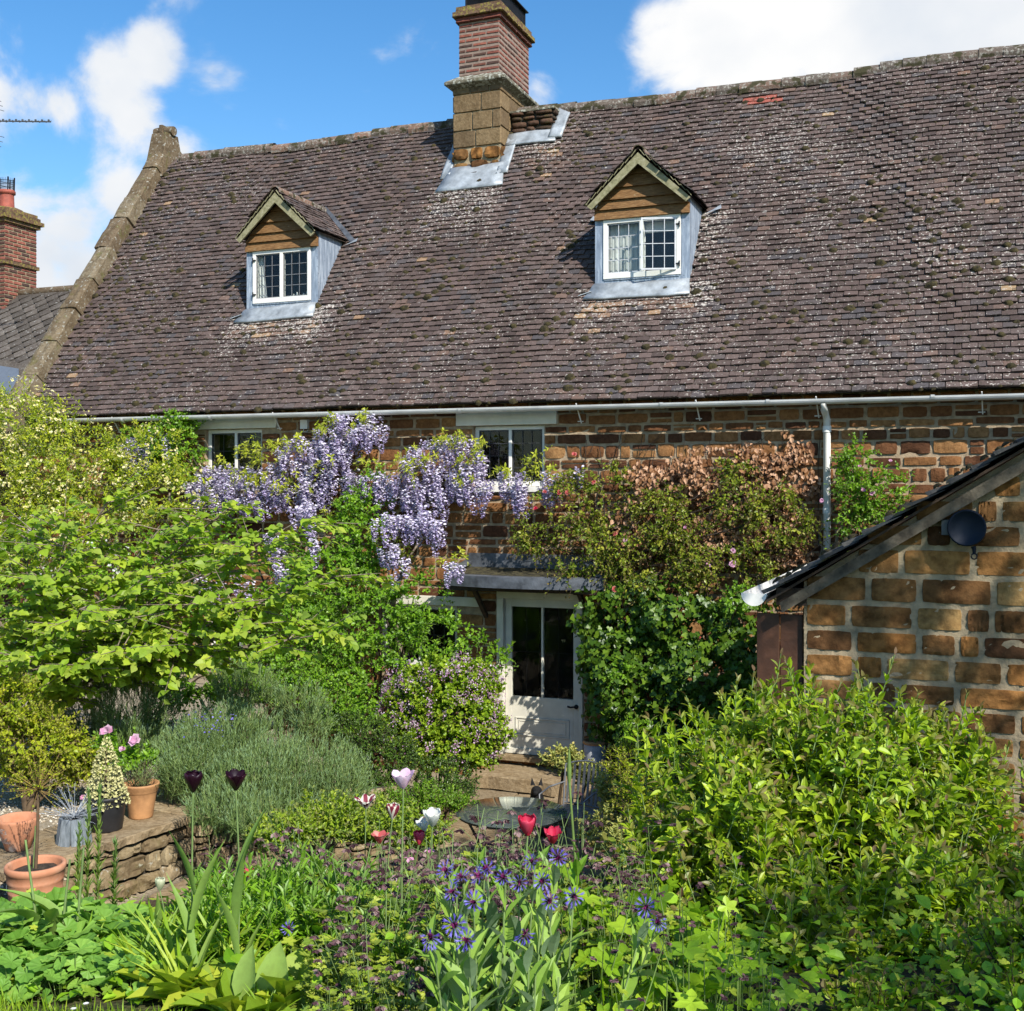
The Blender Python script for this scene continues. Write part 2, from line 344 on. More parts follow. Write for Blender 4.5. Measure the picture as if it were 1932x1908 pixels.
# ------------------------------------------------------------------ terrain
def sstep(x, a, b):
    t = np.clip((np.asarray(x, float)-a)/(b-a), 0, 1); return t*t*(3-2*t)
def zg(X, Y):
    X = np.asarray(X, float); Y = np.asarray(Y, float); d = dep(X, Y)
    z = 1.65-.04*sstep(d, 3.0, 3.8)-1.91*sstep(d, 3.4, 9.0)           # bank falling to the sunk patio
    z = np.where((X < -4.3) & (d > 5) & (Y < 9.4), np.maximum(z, .42*sstep(-X, 4.3, 5.1)-.3*(1-sstep(-X, 4.3, 5.1))), z)
    edge = -5.47+np.clip(Y-7.2, 0, 9)*.62                              # raised gravel terrace behind the dry wall
    edge = np.minimum(edge, -4.75-(Y-8.6)*1.0)
    w = sstep(edge-X, -.02, .10)*sstep(d, 5.6, 6.6)*(1-.8*sstep(Y, 9.6, 11.6)*sstep(X, -7, -5.5))
    z = z*(1-w)+w*.81
    z = np.where((X > 3.0), np.maximum(z, .1), z)
    far = sstep(np.abs(X+4)+np.abs(Y-5), 22, 40)
    z = z*(1-far)+0*far
    return z
gx = np.concatenate([[-600, -200, -80, -40, -25], np.linspace(-18, 9, 190), [14, 25, 40, 80, 200, 600]])
gy = np.concatenate([[-600, -200, -60, -25, -12], np.linspace(-6, 19, 190), [26, 40, 80, 200, 600, 1500]])
GX, GY = np.meshgrid(gx, gy); GZ = zg(GX, GY)+.012*np.sin(GX*9+GY*4)*np.sin(GY*7-GX*2)
V = np.stack([GX, GY, GZ], -1).reshape(-1, 3); nx_, ny_ = len(gx), len(gy)
ii = np.arange(nx_*ny_).reshape(ny_, nx_)
F = np.stack([ii[:-1, :-1], ii[:-1, 1:], ii[1:, 1:], ii[1:, :-1]], -1).reshape(-1, 4)
m = NM('garden_ground')
g = m.noise(12, 6, .65); soil = m.ramp(g, [(.3, (.035, .026, .018)), (.6, (.075, .055, .035)), (.75, (.12, .09, .06))])
grav = m.n('ShaderNodeTexVoronoi'); grav.inputs['Scale'].default_value = 55; m.l(m.coord(), grav.inputs[0])
gc = m.mix(.75, m.ramp(m.noise(50, 5), [(.3, (.25, .21, .15)), (.7, (.46, .40, .31))]), m.ramp(grav.outputs['Distance'], [(0, (.75, .72, .68)), (.5, (.3, .28, .25))]), 'SOFT_LIGHT')
sx = m.n('ShaderNodeSeparateXYZ'); m.l(m.coord(), sx.inputs[0])
onterr = m.mth('MULTIPLY', m.step(sx.outputs[0], -5.2, -5.5), m.step(sx.outputs[1], 5.3, 5.7))
c = m.mix(onterr, soil, gc)
grass = m.ramp(g, [(.3, (.035, .065, .012)), (.7, (.08, .14, .025))])
dd = m.mth('ADD', m.mth('MULTIPLY', sx.outputs[0], -SN), m.mth('MULTIPLY', sx.outputs[1], CS))
lawn = m.step(dd, 4.0, 3.2); c = m.mix(lawn, c, grass)
pat = m.mth('MULTIPLY', m.step(dd, 8.8, 9.4), m.step(sx.outputs[0], -5.4, -5.0)); c = m.mix(m.mth('MULTIPLY', pat, m.step(sx.outputs[1], 25, 20)), c, m.ramp(m.noise(9, 6), [(.3, (.20, .15, .09)), (.7, (.36, .28, .18))]))
farm = m.step(sx.outputs[1], 25, 40); c = m.mix(farm, c, (.05, .08, .02))
m.set(col=c, rough=.95, spec=.1); m.bump(m.mth('ADD', g, m.mth('MULTIPLY', grav.outputs['Distance'], .6)), .7, .02)
MB().add(V, F, smooth=True).build('ground', m.m, kind='structure')

# ------------------------------------------------------------------ masonry and tile makers
def wob(P, f=1.):
    x, y, z = P[..., 0]*f, P[..., 1]*f, P[..., 2]*f
    return (np.sin(3.1*x+1.7*z+2*y)+np.sin(5.3*z-2.3*x+1+y*3)+.6*np.sin(11*x+7*z+3*y)+.5*np.sin(13*z-9*x+5*y)+.4*np.sin(23*x-19*z+8*y))/3.5
def ring_space(n, half):
    e = min(.3, .0035/half+.03)
    return np.concatenate([[-1], np.linspace(-(1-e), 1-e, n-2), [1]])
def stone_patch(mb, x0, x1, z0, z1, O, U, Vv, N, proud, rough, nx, nz, rg, mi=0, rnd=None, rnded=.22):
    a = ring_space(nx, (x1-x0)/2); b = ring_space(nz, (z1-z0)/2); A, B = np.meshgrid(a, b)
    hw, hh = (x1-x0)/2, (z1-z0)/2; r = min(hw, hh)*rnded
    k1, k2 = rg.uniform(.5, 1.4, 2)
    px = A*hw-np.sign(A)*r*np.abs(A)*np.abs(B)**4*k1; pz = B*hh-np.sign(B)*r*np.abs(B)*np.abs(A)**4*k2
    tw = rg.normal(0, .25*rnded); px = px+rg.normal(0, r*.10*rnded/.22, A.shape)+pz*tw*.2; pz = pz+rg.normal(0, r*.10*rnded/.22, A.shape)+px*rg.normal(0, .04*rnded)
    e = np.maximum(np.abs(A), np.abs(B))
    h = proud*(1-.55*e**7)+rg.normal(0, 1)*proud*.25*(1-e**4)+rough*rg.normal(0, 1, A.shape)*(e < .999)
    h = h+(1-e**3)*rough*1.5*(A*rg.normal()+B*rg.normal()); h = np.where(e > .999, -.012, h)
    P = np.asarray(O)+((x0+x1)/2+px)[..., None]*U+((z0+z1)/2+pz)[..., None]*Vv+h[..., None]*N
    idx = np.arange(nx*nz).reshape(nz, nx)
    q = np.stack([idx[:-1, :-1], idx[:-1, 1:], idx[1:, 1:], idx[1:, :-1]], -1).reshape(-1, 4)
    if np.dot(np.cross(U, Vv), N) < 0: q = q[:, ::-1]
    mb.add(P, q, rg.uniform(0, 1) if rnd is None else rnd, 0, mi, rnded > .06)
def masonry(mb, O, U, Vv, N, w, h, ch, cl, gap, proud, rg, holes=(), nx=6, nz=4, rough=.004, mi=0, keep=None, rnded=.22, split=.0, stag=False):
    U, Vv, N = map(lambda q: np.asarray(q, float), (U, Vv, N)); z = 0; k = 0
    while z < h-.02:
        hh = rg.uniform(*ch); z1 = min(z+hh, h)
        if h-z1 < ch[0]*.5: z1 = h
        iv = [(0, w)]
        for (hx0, hx1, hz0, hz1) in holes:
            if min(z1, hz1)-max(z, hz0) > .25*(z1-z):
                nv = []
                for a, b in iv:
                    if hx1 <= a or hx0 >= b: nv.append((a, b)); continue
                    if hx0-a > .04: nv.append((a, hx0))
                    if b-hx1 > .04: nv.append((hx1, b))
                iv = nv
        for a, b in iv:
            x = a; first = True
            while x < b-.01:
                L = rg.uniform(*cl)
                if stag and first and k % 2: L *= .5
                first = False
                x1 = x+L
                if b-x1 < cl[0]*.6: x1 = b
                cx, czz = (x+x1)/2, (z+z1)/2
                if keep is None or keep(cx, czz, x, x1, z, z1):
                    if split and rg.random() < split and z1-z > ch[0]*1.1:
                        zm = z+(z1-z)*rg.uniform(.4, .6)
                        stone_patch(mb, x+gap/2, x1-gap/2, z+gap/2, zm-gap/3, O, U, Vv, N, proud, rough, nx, max(3, nz-1), rg, mi, None, rnded)
                        stone_patch(mb, x+gap/2, x1-gap/2, zm+gap/3, z1-gap/2, O, U, Vv, N, proud, rough, nx, max(3, nz-1), rg, mi, None, rnded)
                    else:
                        g1, g2 = gap*rg.uniform(.35, .75, 2) if rnded > .1 else (gap/2, gap/2)
                        dz = rg.normal(0, gap*.22) if rnded > .1 else 0
                        stone_patch(mb, x+g1, x1-g1, z+g2+dz, z1-g2+dz, O, U, Vv, N, proud, rough, nx, nz, rg, mi, None, rnded)
                x = x1
        z = z1; k += 1
def sheet(mb, O, U, Vv, N, w, h, holes=(), off=0., mi=0, wave=None):
    """wall or roof sheet with rectangular openings"""
    U, Vv, N, O = map(lambda q: np.asarray(q, float), (U, Vv, N, O))
    xs = sorted({0, w, *[min(max(v, 0), w) for q in holes for v in q[:2]]}); zs = sorted({0, h, *[min(max(v, 0), h) for q in holes for v in q[2:]]})
    def sub(v): 
        o = [v[0]]
        for a, b in zip(v[:-1], v[1:]):
            n = max(1, int((b-a)/.8)); o += list(a+(b-a)*np.arange(1, n+1)/n)
        return o
    xs, zs = sub(xs), sub(zs)
    for a, b in zip(xs[:-1], xs[1:]):
        for c_, d in zip(zs[:-1], zs[1:]):
            cx, cz = (a+b)/2, (c_+d)/2
            if any(q[0] < cx < q[1] and q[2] < cz < q[3] for q in holes): continue
            P = [O+x*U+z*Vv+off*N for x, z in ((a, c_), (b, c_), (b, d), (a, d))]
            if wave is not None: P = [p+N*wave(p) for p in P]
            f = (0, 1, 2, 3) if np.dot(np.cross(U, Vv), N) > 0 else (3, 2, 1, 0)
            mb.add(P, [f], 0, 0, mi)
def tiles(mb, O, U, S, N, w, L, rg, gauge=.089, tw=.159, pred=None, wave=None, mi=0, th=.026, lift=.041, rndf=None, ln=1.9, tipf=None):
    U, S, N, O = map(lambda q: np.asarray(q, float), (U, S, N, O))
    rows = int(L/gauge); P0 = []; RX = []
    for r in range(rows):
        n = int(w/tw)+1; x = (np.arange(n)+(.5 if r % 2 else 0))*tw+rg.normal(0, .004)
        x = x[(x > 0) & (x < w+tw*.3)]; P0.append(np.stack([x, np.full(len(x), r*gauge)], 1))
    P = np.vstack(P0); P[:, 0] += rg.normal(0, .0025, len(P)); P[:, 1] += rg.normal(0, .0035, len(P))-np.where(rg.random(len(P)) < .02, .015, 0)
    if pred is not None: P = P[pred(P[:, 0], P[:, 1])]
    n = len(P); hw = tw/2-.003; ro = rg.normal(0, .012, n); lf = rg.normal(0, .0035, n)+np.where(rg.random(n) < .04, .009, 0); tl = rg.normal(0, .003, n)
    c = O+P[:, :1]*U+P[:, 1:]*S
    if wave is not None: c = c+N*wave(c)[:, None]
    X = U+ro[:, None]*S; Y = S-ro[:, None]*U
    def p(x, s, h): return c+X*x+Y*s+N*(np.asarray(h)[:, None])
    cam_ = rg.uniform(0, .004, n)
    Vt = np.stack([p(-hw, 0, lift+lf-tl), p(0, -.002, lift+lf+cam_), p(hw, 0, lift+lf+tl), p(-hw, gauge*ln, .006+lf*0), p(0, gauge*ln, .008+lf*0), p(hw, gauge*ln, .006+lf*0),
                   p(-hw, .001, lift+lf-tl-th), p(0, 0, lift+lf+cam_-th), p(hw, .001, lift+lf+tl-th)], 1)
    b = (np.arange(n)*9)[:, None, None]
    f = np.array([(0, 1, 4, 3), (1, 2, 5, 4), (0, 6, 7, 1), (1, 7, 8, 2), (0, 3, 6, 6), (2, 8, 5, 5)])
    q = np.array([(0, 1, 4, 3), (1, 2, 5, 4), (6, 7, 1, 0), (7, 8, 2, 1)]); t = np.array([(0, 3, 6), (2, 8, 5)])
    if np.dot(np.cross(U, S), N) < 0: q = q[:, ::-1]; t = t[:, ::-1]
    rn = rg.uniform(0, 1, n) if rndf is None else rndf(P, rg)
    rr = np.repeat(rn, 9); tt = 0. if tipf is None else np.repeat(tipf(P), 9)
    base = mb.n
    mb.add(Vt.reshape(-1, 3), (b+q[None]).reshape(-1, 4), rr, tt, mi)
    mb.F.append((b+t[None]).reshape(-1, 3)+base); mb.M.append(np.full(2*n, mi)); mb.S.append(np.full(2*n, False))
    return c
def moss_clumps(mb, P, r, rg, N, mi=0):
    """little cushions of moss, each a squashed faceted dome"""
    k = 6
    for p, q in zip(P, r):
        a = np.arange(k)*2*math.pi/k+rg.uniform(0, 6); j = rg.uniform(.7, 1.25, (2, k))
        e1 = nrm(np.cross(N, (0, 1, .3))); e2 = np.cross(N, e1)
        r1 = p+(np.cos(a)*j[0])[:, None]*e1*q*1.25+(np.sin(a)*j[0])[:, None]*e2*q-N*.004
        r2 = p+(np.cos(a)*j[1])[:, None]*e1*q*.8+(np.sin(a)*j[1])[:, None]*e2*q*.65+N*q*rg.uniform(.35, .6)
        V = np.vstack([r1, r2, [p+N*q*.75]])
        F = [(i, (i+1) % k, k+(i+1) % k, k+i) for i in range(k)]
        b = mb.n; mb.add(V, F, rg.random(), 0, mi, True)
        mb.F.append(np.array([(k+i, k+(i+1) % k, 2*k) for i in range(k)])+b); mb.M.append(np.full(k, mi)); mb.S.append(np.full(k, True))

X_ = np.array([1., 0, 0]); Y_ = np.array([0, 1., 0]); Z_ = np.array([0, 0, 1.])
def solid_frame(mb, x0, x1, z0, z1, y, wd, dp, mi=0, bottom=None):
    """rectangular frame lying in an XZ plane, front face at y"""
    bt = bottom or wd
    mb.box((x0, y, z0), (x1, y+dp, z0+bt), mi=mi); mb.box((x0, y, z1-wd), (x1, y+dp, z1), mi=mi)
    mb.box((x0, y+.0015, z0+bt), (x0+wd, y+dp, z1-wd), mi=mi); mb.box((x1-wd, y+.0015, z0+bt), (x1, y+dp, z1-wd), mi=mi)
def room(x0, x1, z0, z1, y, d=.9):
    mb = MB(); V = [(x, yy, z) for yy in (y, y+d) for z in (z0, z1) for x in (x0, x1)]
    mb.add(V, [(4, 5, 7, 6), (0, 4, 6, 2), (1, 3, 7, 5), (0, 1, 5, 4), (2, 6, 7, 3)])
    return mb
def leaded(mb, x0, x1, z0, z1, y, nx, nz, w=.008):
    for i in range(1, nx): x = x0+(x1-x0)*i/nx; mb.box((x-w/2, y-.003, z0), (x+w/2, y+.003, z1))
    for i in range(1, nz): z = z0+(z1-z0)*i/nz; mb.box((x0, y-.0045, z-w/2), (x1, y+.0015, z+w/2))
M_DKCAME = plain('dark_lead_came', (.045, .046, .05), .5, var=.1)
def casement_pair(root, x0, x1, z0, z1, y, ncol=3, nrow=4, fr=.045, name='window', mull=.035, framem=None, bars=None, rm=True, inner=M_CAME):
    """two lights side by side: frame, glass, bars, dim interior. returns the frame object (a part of root)"""
    mb = MB(); solid_frame(mb, x0, x1, z0, z1, y, fr, .07, bottom=fr*1.25); xm = (x0+x1)/2
    mb.box((xm-mull/2, y-.003, z0+fr*1.25), (xm+mull/2, y+.067, z1-fr))
    w = mb.build(name, framem or M_WHITE, root, bevel=.004)
    g = MB(); c = MB()
    for a, b in ((x0+fr, xm-mull/2), (xm+mull/2, x1-fr)):
        for (p, q) in ((a+.001, a+.017), (b-.017, b-.001)): c.box((p, y+.012, z0+fr*1.25), (q, y+.035, z1-fr))
        c.box((a, y+.0135, z0+fr*1.25), (b, y+.034, z0+fr*1.25+.017)); c.box((a, y+.0135, z1-fr-.017), (b, y+.034, z1-fr))
        g.box((a+.01, y+.026, z0+fr), (b-.01, y+.030, z1-fr+.01)); leaded(c, a+.016, b-.016, z0+fr*1.25+.016, z1-fr-.016, y+.019, ncol, nrow)
    g.build('glass', M_GLASS, w); c.build('glazing_bars', bars or M_DKCAME, w)
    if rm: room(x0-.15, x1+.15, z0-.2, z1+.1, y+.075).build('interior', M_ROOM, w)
    return w

# ------------------------------------------------------------------ THE COTTAGE
YF = 13.24
XL, XR = -12.72, 4.2
house = empty('stone_cottage', (-4.5, YF, -.3), 'long ironstone cottage with steep brown tiled roof, two dormers and tall brick topped chimney', 'house')
ZE = CZ+1.06; YE = 12.98; YR = 16.3; ZR = CZ+5.66
SL = np.array([0, YR-YE, ZR-ZE]); RL = np.linalg.norm(SL); S_ = SL/RL; N_ = np.array([0, -S_[2], S_[1]])
def roof_z(Y): return ZE+(Y-YE)*S_[2]/S_[1]
def roof_pt(u, v):
    r = ray(u, v); k = S_[2]/S_[1]
    # z: r2 t + CZ = ZE + (r1 t - YE) k
    t = (ZE-YE*k-CZ)/(r[2]-r[1]*k); return r*t+np.array([0, 0, CZ])
def rwave(p):
    p = np.atleast_2d(p); s = (p[:, 1]-YE)/(YR-YE)
    v = (.028*np.sin(p[:, 0]*.9+1.3)+.016*np.sin(p[:, 0]*2.3+s*3)+.008*np.sin(p[:, 0]*5+s*7))*np.clip(s*3, .25, 1)
    return v if len(v) > 1 else float(v[0])
O_ = np.array([XL, YE, ZE])
D_L = dict(x0=-9.69, x1=-8.51); D_R = dict(x0=-4.44, x1=-3.22); YD = 14.09
CHX0, CHX1, CHY0, CHY1 = -7.12, -6.35, 15.60, 16.95
PX1, PY0 = -5.66, 15.95                                  # stub of old wall beside the stack
def s_of(Y): return (Y-YE)/S_[1]
def in_dormer(x, s, mg=0.):
    X = x+XL; Y = YE+s*S_[1]
    k = np.zeros(np.shape(X), bool)
    for D in (D_L, D_R): k |= (X > D['x0']+.03-mg) & (X < D['x1']-.03+mg) & (Y > YD+.06-mg) & (Y < 14.65+mg)
    return k
def in_chim(x, s):
    X = x+XL; Y = YE+s*S_[1]
    return ((X > CHX0+.08) & (X < CHX1-.08) & (Y > CHY0+.1)) | ((X > CHX1) & (X < PX1-.1) & (Y > PY0+.12) & (Y < YR-.05))
def tile_rnd(P, rg):
    n = len(P); r = rg.uniform(0, .91, n)**1.0
    X = P[:, 0]+XL; s = P[:, 1]; Y = YE+s*S_[1]
    # newer, oranger tiles just under the two dormers and below the flashing of the stack
    near = np.zeros(n, bool)
    for D in (D_L, D_R): near |= (X > D['x0']-.1) & (X < D['x1']+.15) & (Y < YD-.12) & (Y > YD-.36)
    near |= (X > -5.9) & (X < -5.3) & (Y < 15.75) & (Y > 15.3)
    pick = near & (rg.random(n) < .6); r[pick] = rg.uniform(.86, .985, pick.sum())
    o = rg.random(n) < .004; r[o] = rg.uniform(.95, .984, o.sum())
    pr = roof_pt(1440, 190); o = (np.abs(X-pr[0]) < .24) & (np.abs(Y-pr[1]) < .05); r[o] = 1.
    return r
def lich_w(P):
    X = P[:, 0]+XL; Y = YE+P[:, 1]*S_[1]; w = .25*sstep(X, -7, 1)
    for (a, b, yt, L) in ((D_L['x0']-.1, D_L['x1']+.25, YD-.05, .75), (D_R['x0']-.15, D_R['x1']+.3, YD-.05, .8), (CHX0-.15, CHX1+.1, CHY0-.2, .9), (CHX1, PX1+.1, PY0-.1, .5), (D_R['x1'], D_R['x1']+.35, 14.8, .9)):
        inx = sstep(X, a-.15, a+.05)*(1-sstep(X, b-.05, b+.15)); w = np.maximum(w, inx*(Y < yt)*np.clip(1-(yt-Y)/L, 0, 1)*1.1)
    return w
rg = np.random.default_rng(5)
mb = MB()
tc_ = tiles(mb, O_, X_, S_, N_, XR-XL, RL-.02, rg, pred=lambda x, s: ~(in_dormer(x, s) | in_chim(x, s)), wave=rwave, rndf=tile_rnd, tipf=lich_w)
hh = [(D['x0']-XL+.02, D['x1']-XL-.02, s_of(YD)+.05, s_of(14.65)) for D in (D_L, D_R)]
sheet(mb, O_, X_, S_, N_, XR-XL, RL, hh, 0., 1, lambda p: rwave(p))
# rear slope, boarded eaves edge
P = [(XL, YR, ZR), (XR, YR, ZR), (XR, 19.62, ZE), (XL, 19.62, ZE)]
mb.add(P, [(0, 3, 2, 1)], .3, 0, 1)
roof = mb.build('tiled_roof', [M_TILE, M_BEAM], house)
# moss cushions sitting at the lower edges of tiles
idx = rg.permutation(len(tc_)); dens = (wob(tc_*np.array([1, 1, 1]), .7)+rg.normal(0, .35, len(tc_))+.35-.12*(tc_[:, 1]-YE))
sel = [i for i in idx if dens[i] > -.05][:2100]
left = [i for i in idx if tc_[i][0] < XL+.75+.3*rg.random()][:210]
P = tc_[sel+left]+N_*.028+rg.normal(0, .02, (len(sel+left), 1))*X_-S_*.005
rr = rg.gamma(2.4, .0105, len(P)).clip(.008, .06)
mb = MB(); moss_clumps(mb, P, rr, rg, N_); mb.build('moss', M_MOSS, roof, kind='stuff')
# ridge tiles
mb = MB(); x = XL+.2; k = 0
while x < XR:
    L = rg.uniform(.28, .34); zz = rwave(np.array([[x, YR, ZR], [x, YR, ZR]]))[0]
    if not (CHX0-.1 < x+L/2 < CHX1+.15):
        a = np.linspace(-.15*math.pi, 1.15*math.pi, 9); r = .115+rg.normal(0, .004)
        ring = lambda xx, r_: np.stack([np.full(9, xx), YR+np.cos(a)*r_, ZR-.035+zz+rg.normal(0, .003)+np.sin(a)*r_], 1)
        V = np.vstack([ring(x, r*1.03), ring(x+L+.012, r*.97), ring(x, r*.9), ring(x+L+.012, r*.82)])
        F = [(i, i+9, i+10, i+1) for i in range(8)]+[(i, i+1, i+19, i+18) for i in range(8)]+[(i+18, i+19, i+28, i+27) for i in range(8)]
        mb.add(V, F, rg.random(), 0, 0, False)
    x += L; k += 1
mb.build('ridge_tiles', M_RIDGE, house)
# gable coping stones, left end: a raised parapet running up the verge
mb = MB(); s = -.55; nrm_up = N_
while s < RL+.28:
    L = rg.uniform(.5, .75); s1 = min(s+L, RL+.32)
    h = .23+rg.normal(0, .015); j = rg.normal(0, .012)
    swp = lambda q: -.10*np.clip((.9-q)/1.4, 0, 1)**2
    def cp(xx, ss, hh_): return np.array([XL-.30+xx+j+swp(ss), YE, ZE])+S_*ss+N_*hh_
    nx, ns = 5, 7; A = np.linspace(0, .31, nx); B = np.linspace(s+.006, s1-.006, ns)
    top = np.array([[cp(a, b, h-.02*((a-.155)/.155)**4+rg.normal(0, .006)) for a in A] for b in B])
    bot = np.array([[cp(a, b, -.5) for a in (0, .31)] for b in (B[0], B[-1])])
    idx2 = np.arange(nx*ns).reshape(ns, nx)
    q = np.stack([idx2[:-1, :-1], idx2[:-1, 1:], idx2[1:, 1:], idx2[1:, :-1]], -1).reshape(-1, 4)
    V = np.vstack([top.reshape(-1, 3), bot.reshape(-1, 3)]); b0 = nx*ns
    rn = rg.random(); bs = mb.n; mb.add(V, q, rn, 0, 0, False)
    sides = [tuple(idx2[0, ::-1])+(b0, b0+1), tuple(idx2[-1])+(b0+3, b0+2), tuple(idx2[:, 0])+(b0+2, b0), tuple(idx2[::-1, -1])+(b0+1, b0+3)]
    for sd_ in sides: mb.F.append(np.array([sd_])+bs); mb.M.append(np.array([0])); mb.S.append(np.array([False]))
    s = s1
# apex block with rolled top
ap = np.array([XL-.15, YR, ZR])
V_ = [ap+(sx_*w_, sy_*d_, h_) for (w_, d_, h_) in ((.20, .33, -.35), (.15, .16, .45)) for sx_ in (-1, 1) for sy_ in (-1, 1)]
mb.add(V_, [(0, 1, 5, 4), (2, 6, 7, 3), (0, 4, 6, 2), (1, 3, 7, 5), (4, 5, 7, 6)], .3)
mb.tubes([ap+(-.19, -.0, .50), ap+(-.08, -.0, .51), ap+(.07, -.0, .51), ap+(.19, -.0, .50)], .085, .08, 10, rnd=.2, cap=True)
mb.box(ap+(-.05, -.1, .47), ap+(.02, .1, .605), .1)
mb.build('gable_coping', M_COPING, house, bevel=.012)

# front wall
mid = dict(x0=on(893, 850, YF)[0], x1=on(1027, 850, YF)[0], z1=on(960, 803, YF)[2], z0=on(960, 918, YF)[2])
lef = dict(x0=on(388, 840, YF)[0], x1=on(494, 840, YF)[0], z1=on(440, 810, YF)[2], z0=on(440, 925, YF)[2])
dor = dict(x0=on(938, 1300, YF)[0], x1=on(1100, 1300, YF)[0], z1=on(1020, 1118, YF)[2], z0=0.)
lo1 = dict(x0=on(716, 1180, YF)[0], x1=on(862, 1180, YF)[0], z1=on(840, 1143, YF)[2], z0=on(840, 1262, YF)[2])
lo2 = dict(x0=on(392, 1200, YF)[0], x1=on(505, 1200, YF)[0], z1=on(440, 1140, YF)[2], z0=on(440, 1235, YF)[2])
WB = -.5; OW = np.array([XL, YF, WB]); WH = ZE+.02-WB
holes = [(q['x0']-XL, q['x1']-XL, q['z0']-WB, q['z1']-WB) for q in (mid, lef, dor, lo1, lo2)]
lint = [(mid['x0']-.22, mid['x1']+.17, mid['z1'], mid['z1']+.17), (lef['x0']-.2, lef['x1']+.25, lef['z1'], lef['z1']+.16), (lo1['x0']+.1, lo1['x1']+.33, lo1['z1'], lo1['z1']+.12)]
lh = [(a-XL, b-XL, c_-WB, d-WB) for a, b, c_, d in lint]
mb = MB(); masonry(mb, OW, X_, Z_, -Y_, XR-XL, WH, (.075, .175), (.13, .42), .020, .022, rg, holes+lh, 7, 5, .007, 0, split=.12, rnded=.13)
sheet(mb, OW, X_, Z_, -Y_, XR-XL, WH, holes, 0., 1)
for q in (mid, lef, dor, lo1, lo2):                      # reveals
    mb.add([(q['x0'], YF, q['z0']), (q['x0'], YF+.32, q['z0']), (q['x0'], YF+.32, q['z1']), (q['x0'], YF, q['z1'])], [(0, 1, 2, 3)], .4, 0, 1)
    mb.add([(q['x1'], YF, q['z0']), (q['x1'], YF+.32, q['z0']), (q['x1'], YF+.32, q['z1']), (q['x1'], YF, q['z1'])], [(3, 2, 1, 0)], .4, 0, 1)
mb.build('stone_front_wall', [M_STONE, M_MORTAR], house, sharp=38)
mb = MB()                                               # plain gable ends and back
for xx in (XL-.40, XR-.02): mb.prism([(xx, YF+.004, WB), (xx, 19.4, WB), (xx, 19.4, ZE), (xx, YR, ZR+.1), (xx, YF+.004, ZE-.02)], (.38 if xx < 0 else .02, 0, 0), .4)
mb.box((XL, 19.2, WB), (XR-.03, 19.38, ZE), .4); mb.build('gable_and_back_walls', M_STONE, house)
mb = MB()
for i, (a, b, c_, d) in enumerate(lint): MB().box((a, YF-.045, c_+.004), (b, YF+.12, d)).build('lintel', M_CREAM, house, bevel=.006)
casement_pair(house, mid['x0'], mid['x1'], mid['z0'], mid['z1'], YF+.06, 3, 4, .05, 'window', .04)
casement_pair(house, lef['x0'], lef['x1'], lef['z0'], lef['z1'], YF+.06, 2, 3, .05, 'window', .04)
casement_pair(house, lo1['x0'], lo1['x1'], lo1['z0'], lo1['z1'], YF+.08, 3, 4, .06, 'window', .045)
casement_pair(house, lo2['x0'], lo2['x1'], lo2['z0'], lo2['z1'], YF+.08, 3, 3, .06, 'window', .045)
for q in (mid, lo2): MB().box((q['x0']-.05, YF-.06, q['z0']-.07), (q['x1']+.05, YF+.06, q['z0']-.002)).build('window_sill', M_WHITE if q is mid else M_LEDGE, house, bevel=.005)

# rainwater gutter, clips and downpipe
gz = CZ+.985; gy = YE-.045
def halfpipe(mb, pa, pb, r, n=10, t=.004, up=Z_, fill=False):
    pa, pb = np.asarray(pa, float), np.asarray(pb, float); d = nrm(pb-pa); sd_ = nrm(np.cross(d, up)); a = np.linspace(math.pi, 2*math.pi, n)
    rng_ = lambda p, rr: p+np.cos(a)[:, None]*rr*sd_+np.sin(a)[:, None]*rr*np.asarray(up)
    V = np.vstack([rng_(pa, r), rng_(pb, r), rng_(pa, r-t), rng_(pb, r-t)])
    F = [(i, i+1, n+i+1, n+i) for i in range(n-1)]+[(2*n+i, 3*n+i, 3*n+i+1, 2*n+i+1) for i in range(n-1)]
    F += [(0, n, 3*n, 2*n), (n-1, 3*n-1, 4*n-1, 2*n-1)]
    mb.add(V, F, 0, 0, 0, False)
    if fill:
        for p, fl in ((pa, 1), (pb, -1)):
            Vc = rng_(p, r)-d*fl*.001; mb.add(Vc, [tuple(range(n))[::fl]])
mb = MB(); halfpipe(mb, (XL+.3, gy, gz+.035), (XR, gy, gz+.0), .058, fill=True)
gut = mb.build('gutter', M_GUT, house)
for u in (235, 400, 705, 870, 1250, 1450, 1760):
    x = on(u, 770, gy)[0]; mb = MB(); halfpipe(mb, (x-.02, gy, gz+.02), (x+.02, gy, gz+.02), .066)
    mb.build('gutter_joint', M_GUT, gut)
for u in (48, 535, 706, 1100, 1322, 1545, 1852, 235):
    x = on(u, 775, YF-.03)[0]; z = gz-.02; mb = MB()
    mb.bar((x, gy+.01, z+.06), (x+.01, YF-.12, z-.16), .012, .012); mb.bar((x-.035, YF-.125, z-.14), (x+.035, YF-.125, z-.14), .01, .01)
    mb.build('gutter_bracket', M_WHITE, gut)
xdp = on(1560, 900, YF-.1)[0]
mb = MB(); mb.tubes([(xdp-.01, gy, gz-.03), (xdp-.008, gy+.02, gz-.10), (xdp, YF-.085, gz-.2), (xdp, YF-.085, 1.6), (xdp+.02, YF-.085, .1)], .040, .040, 12)
for z in (3.9, 3.0, 2.2): mb.tubes([(xdp, YF-.085, z), (xdp, YF-.085, z+.07)], .047, .047, 12)
mb.build('downpipe', M_WHITE, house)
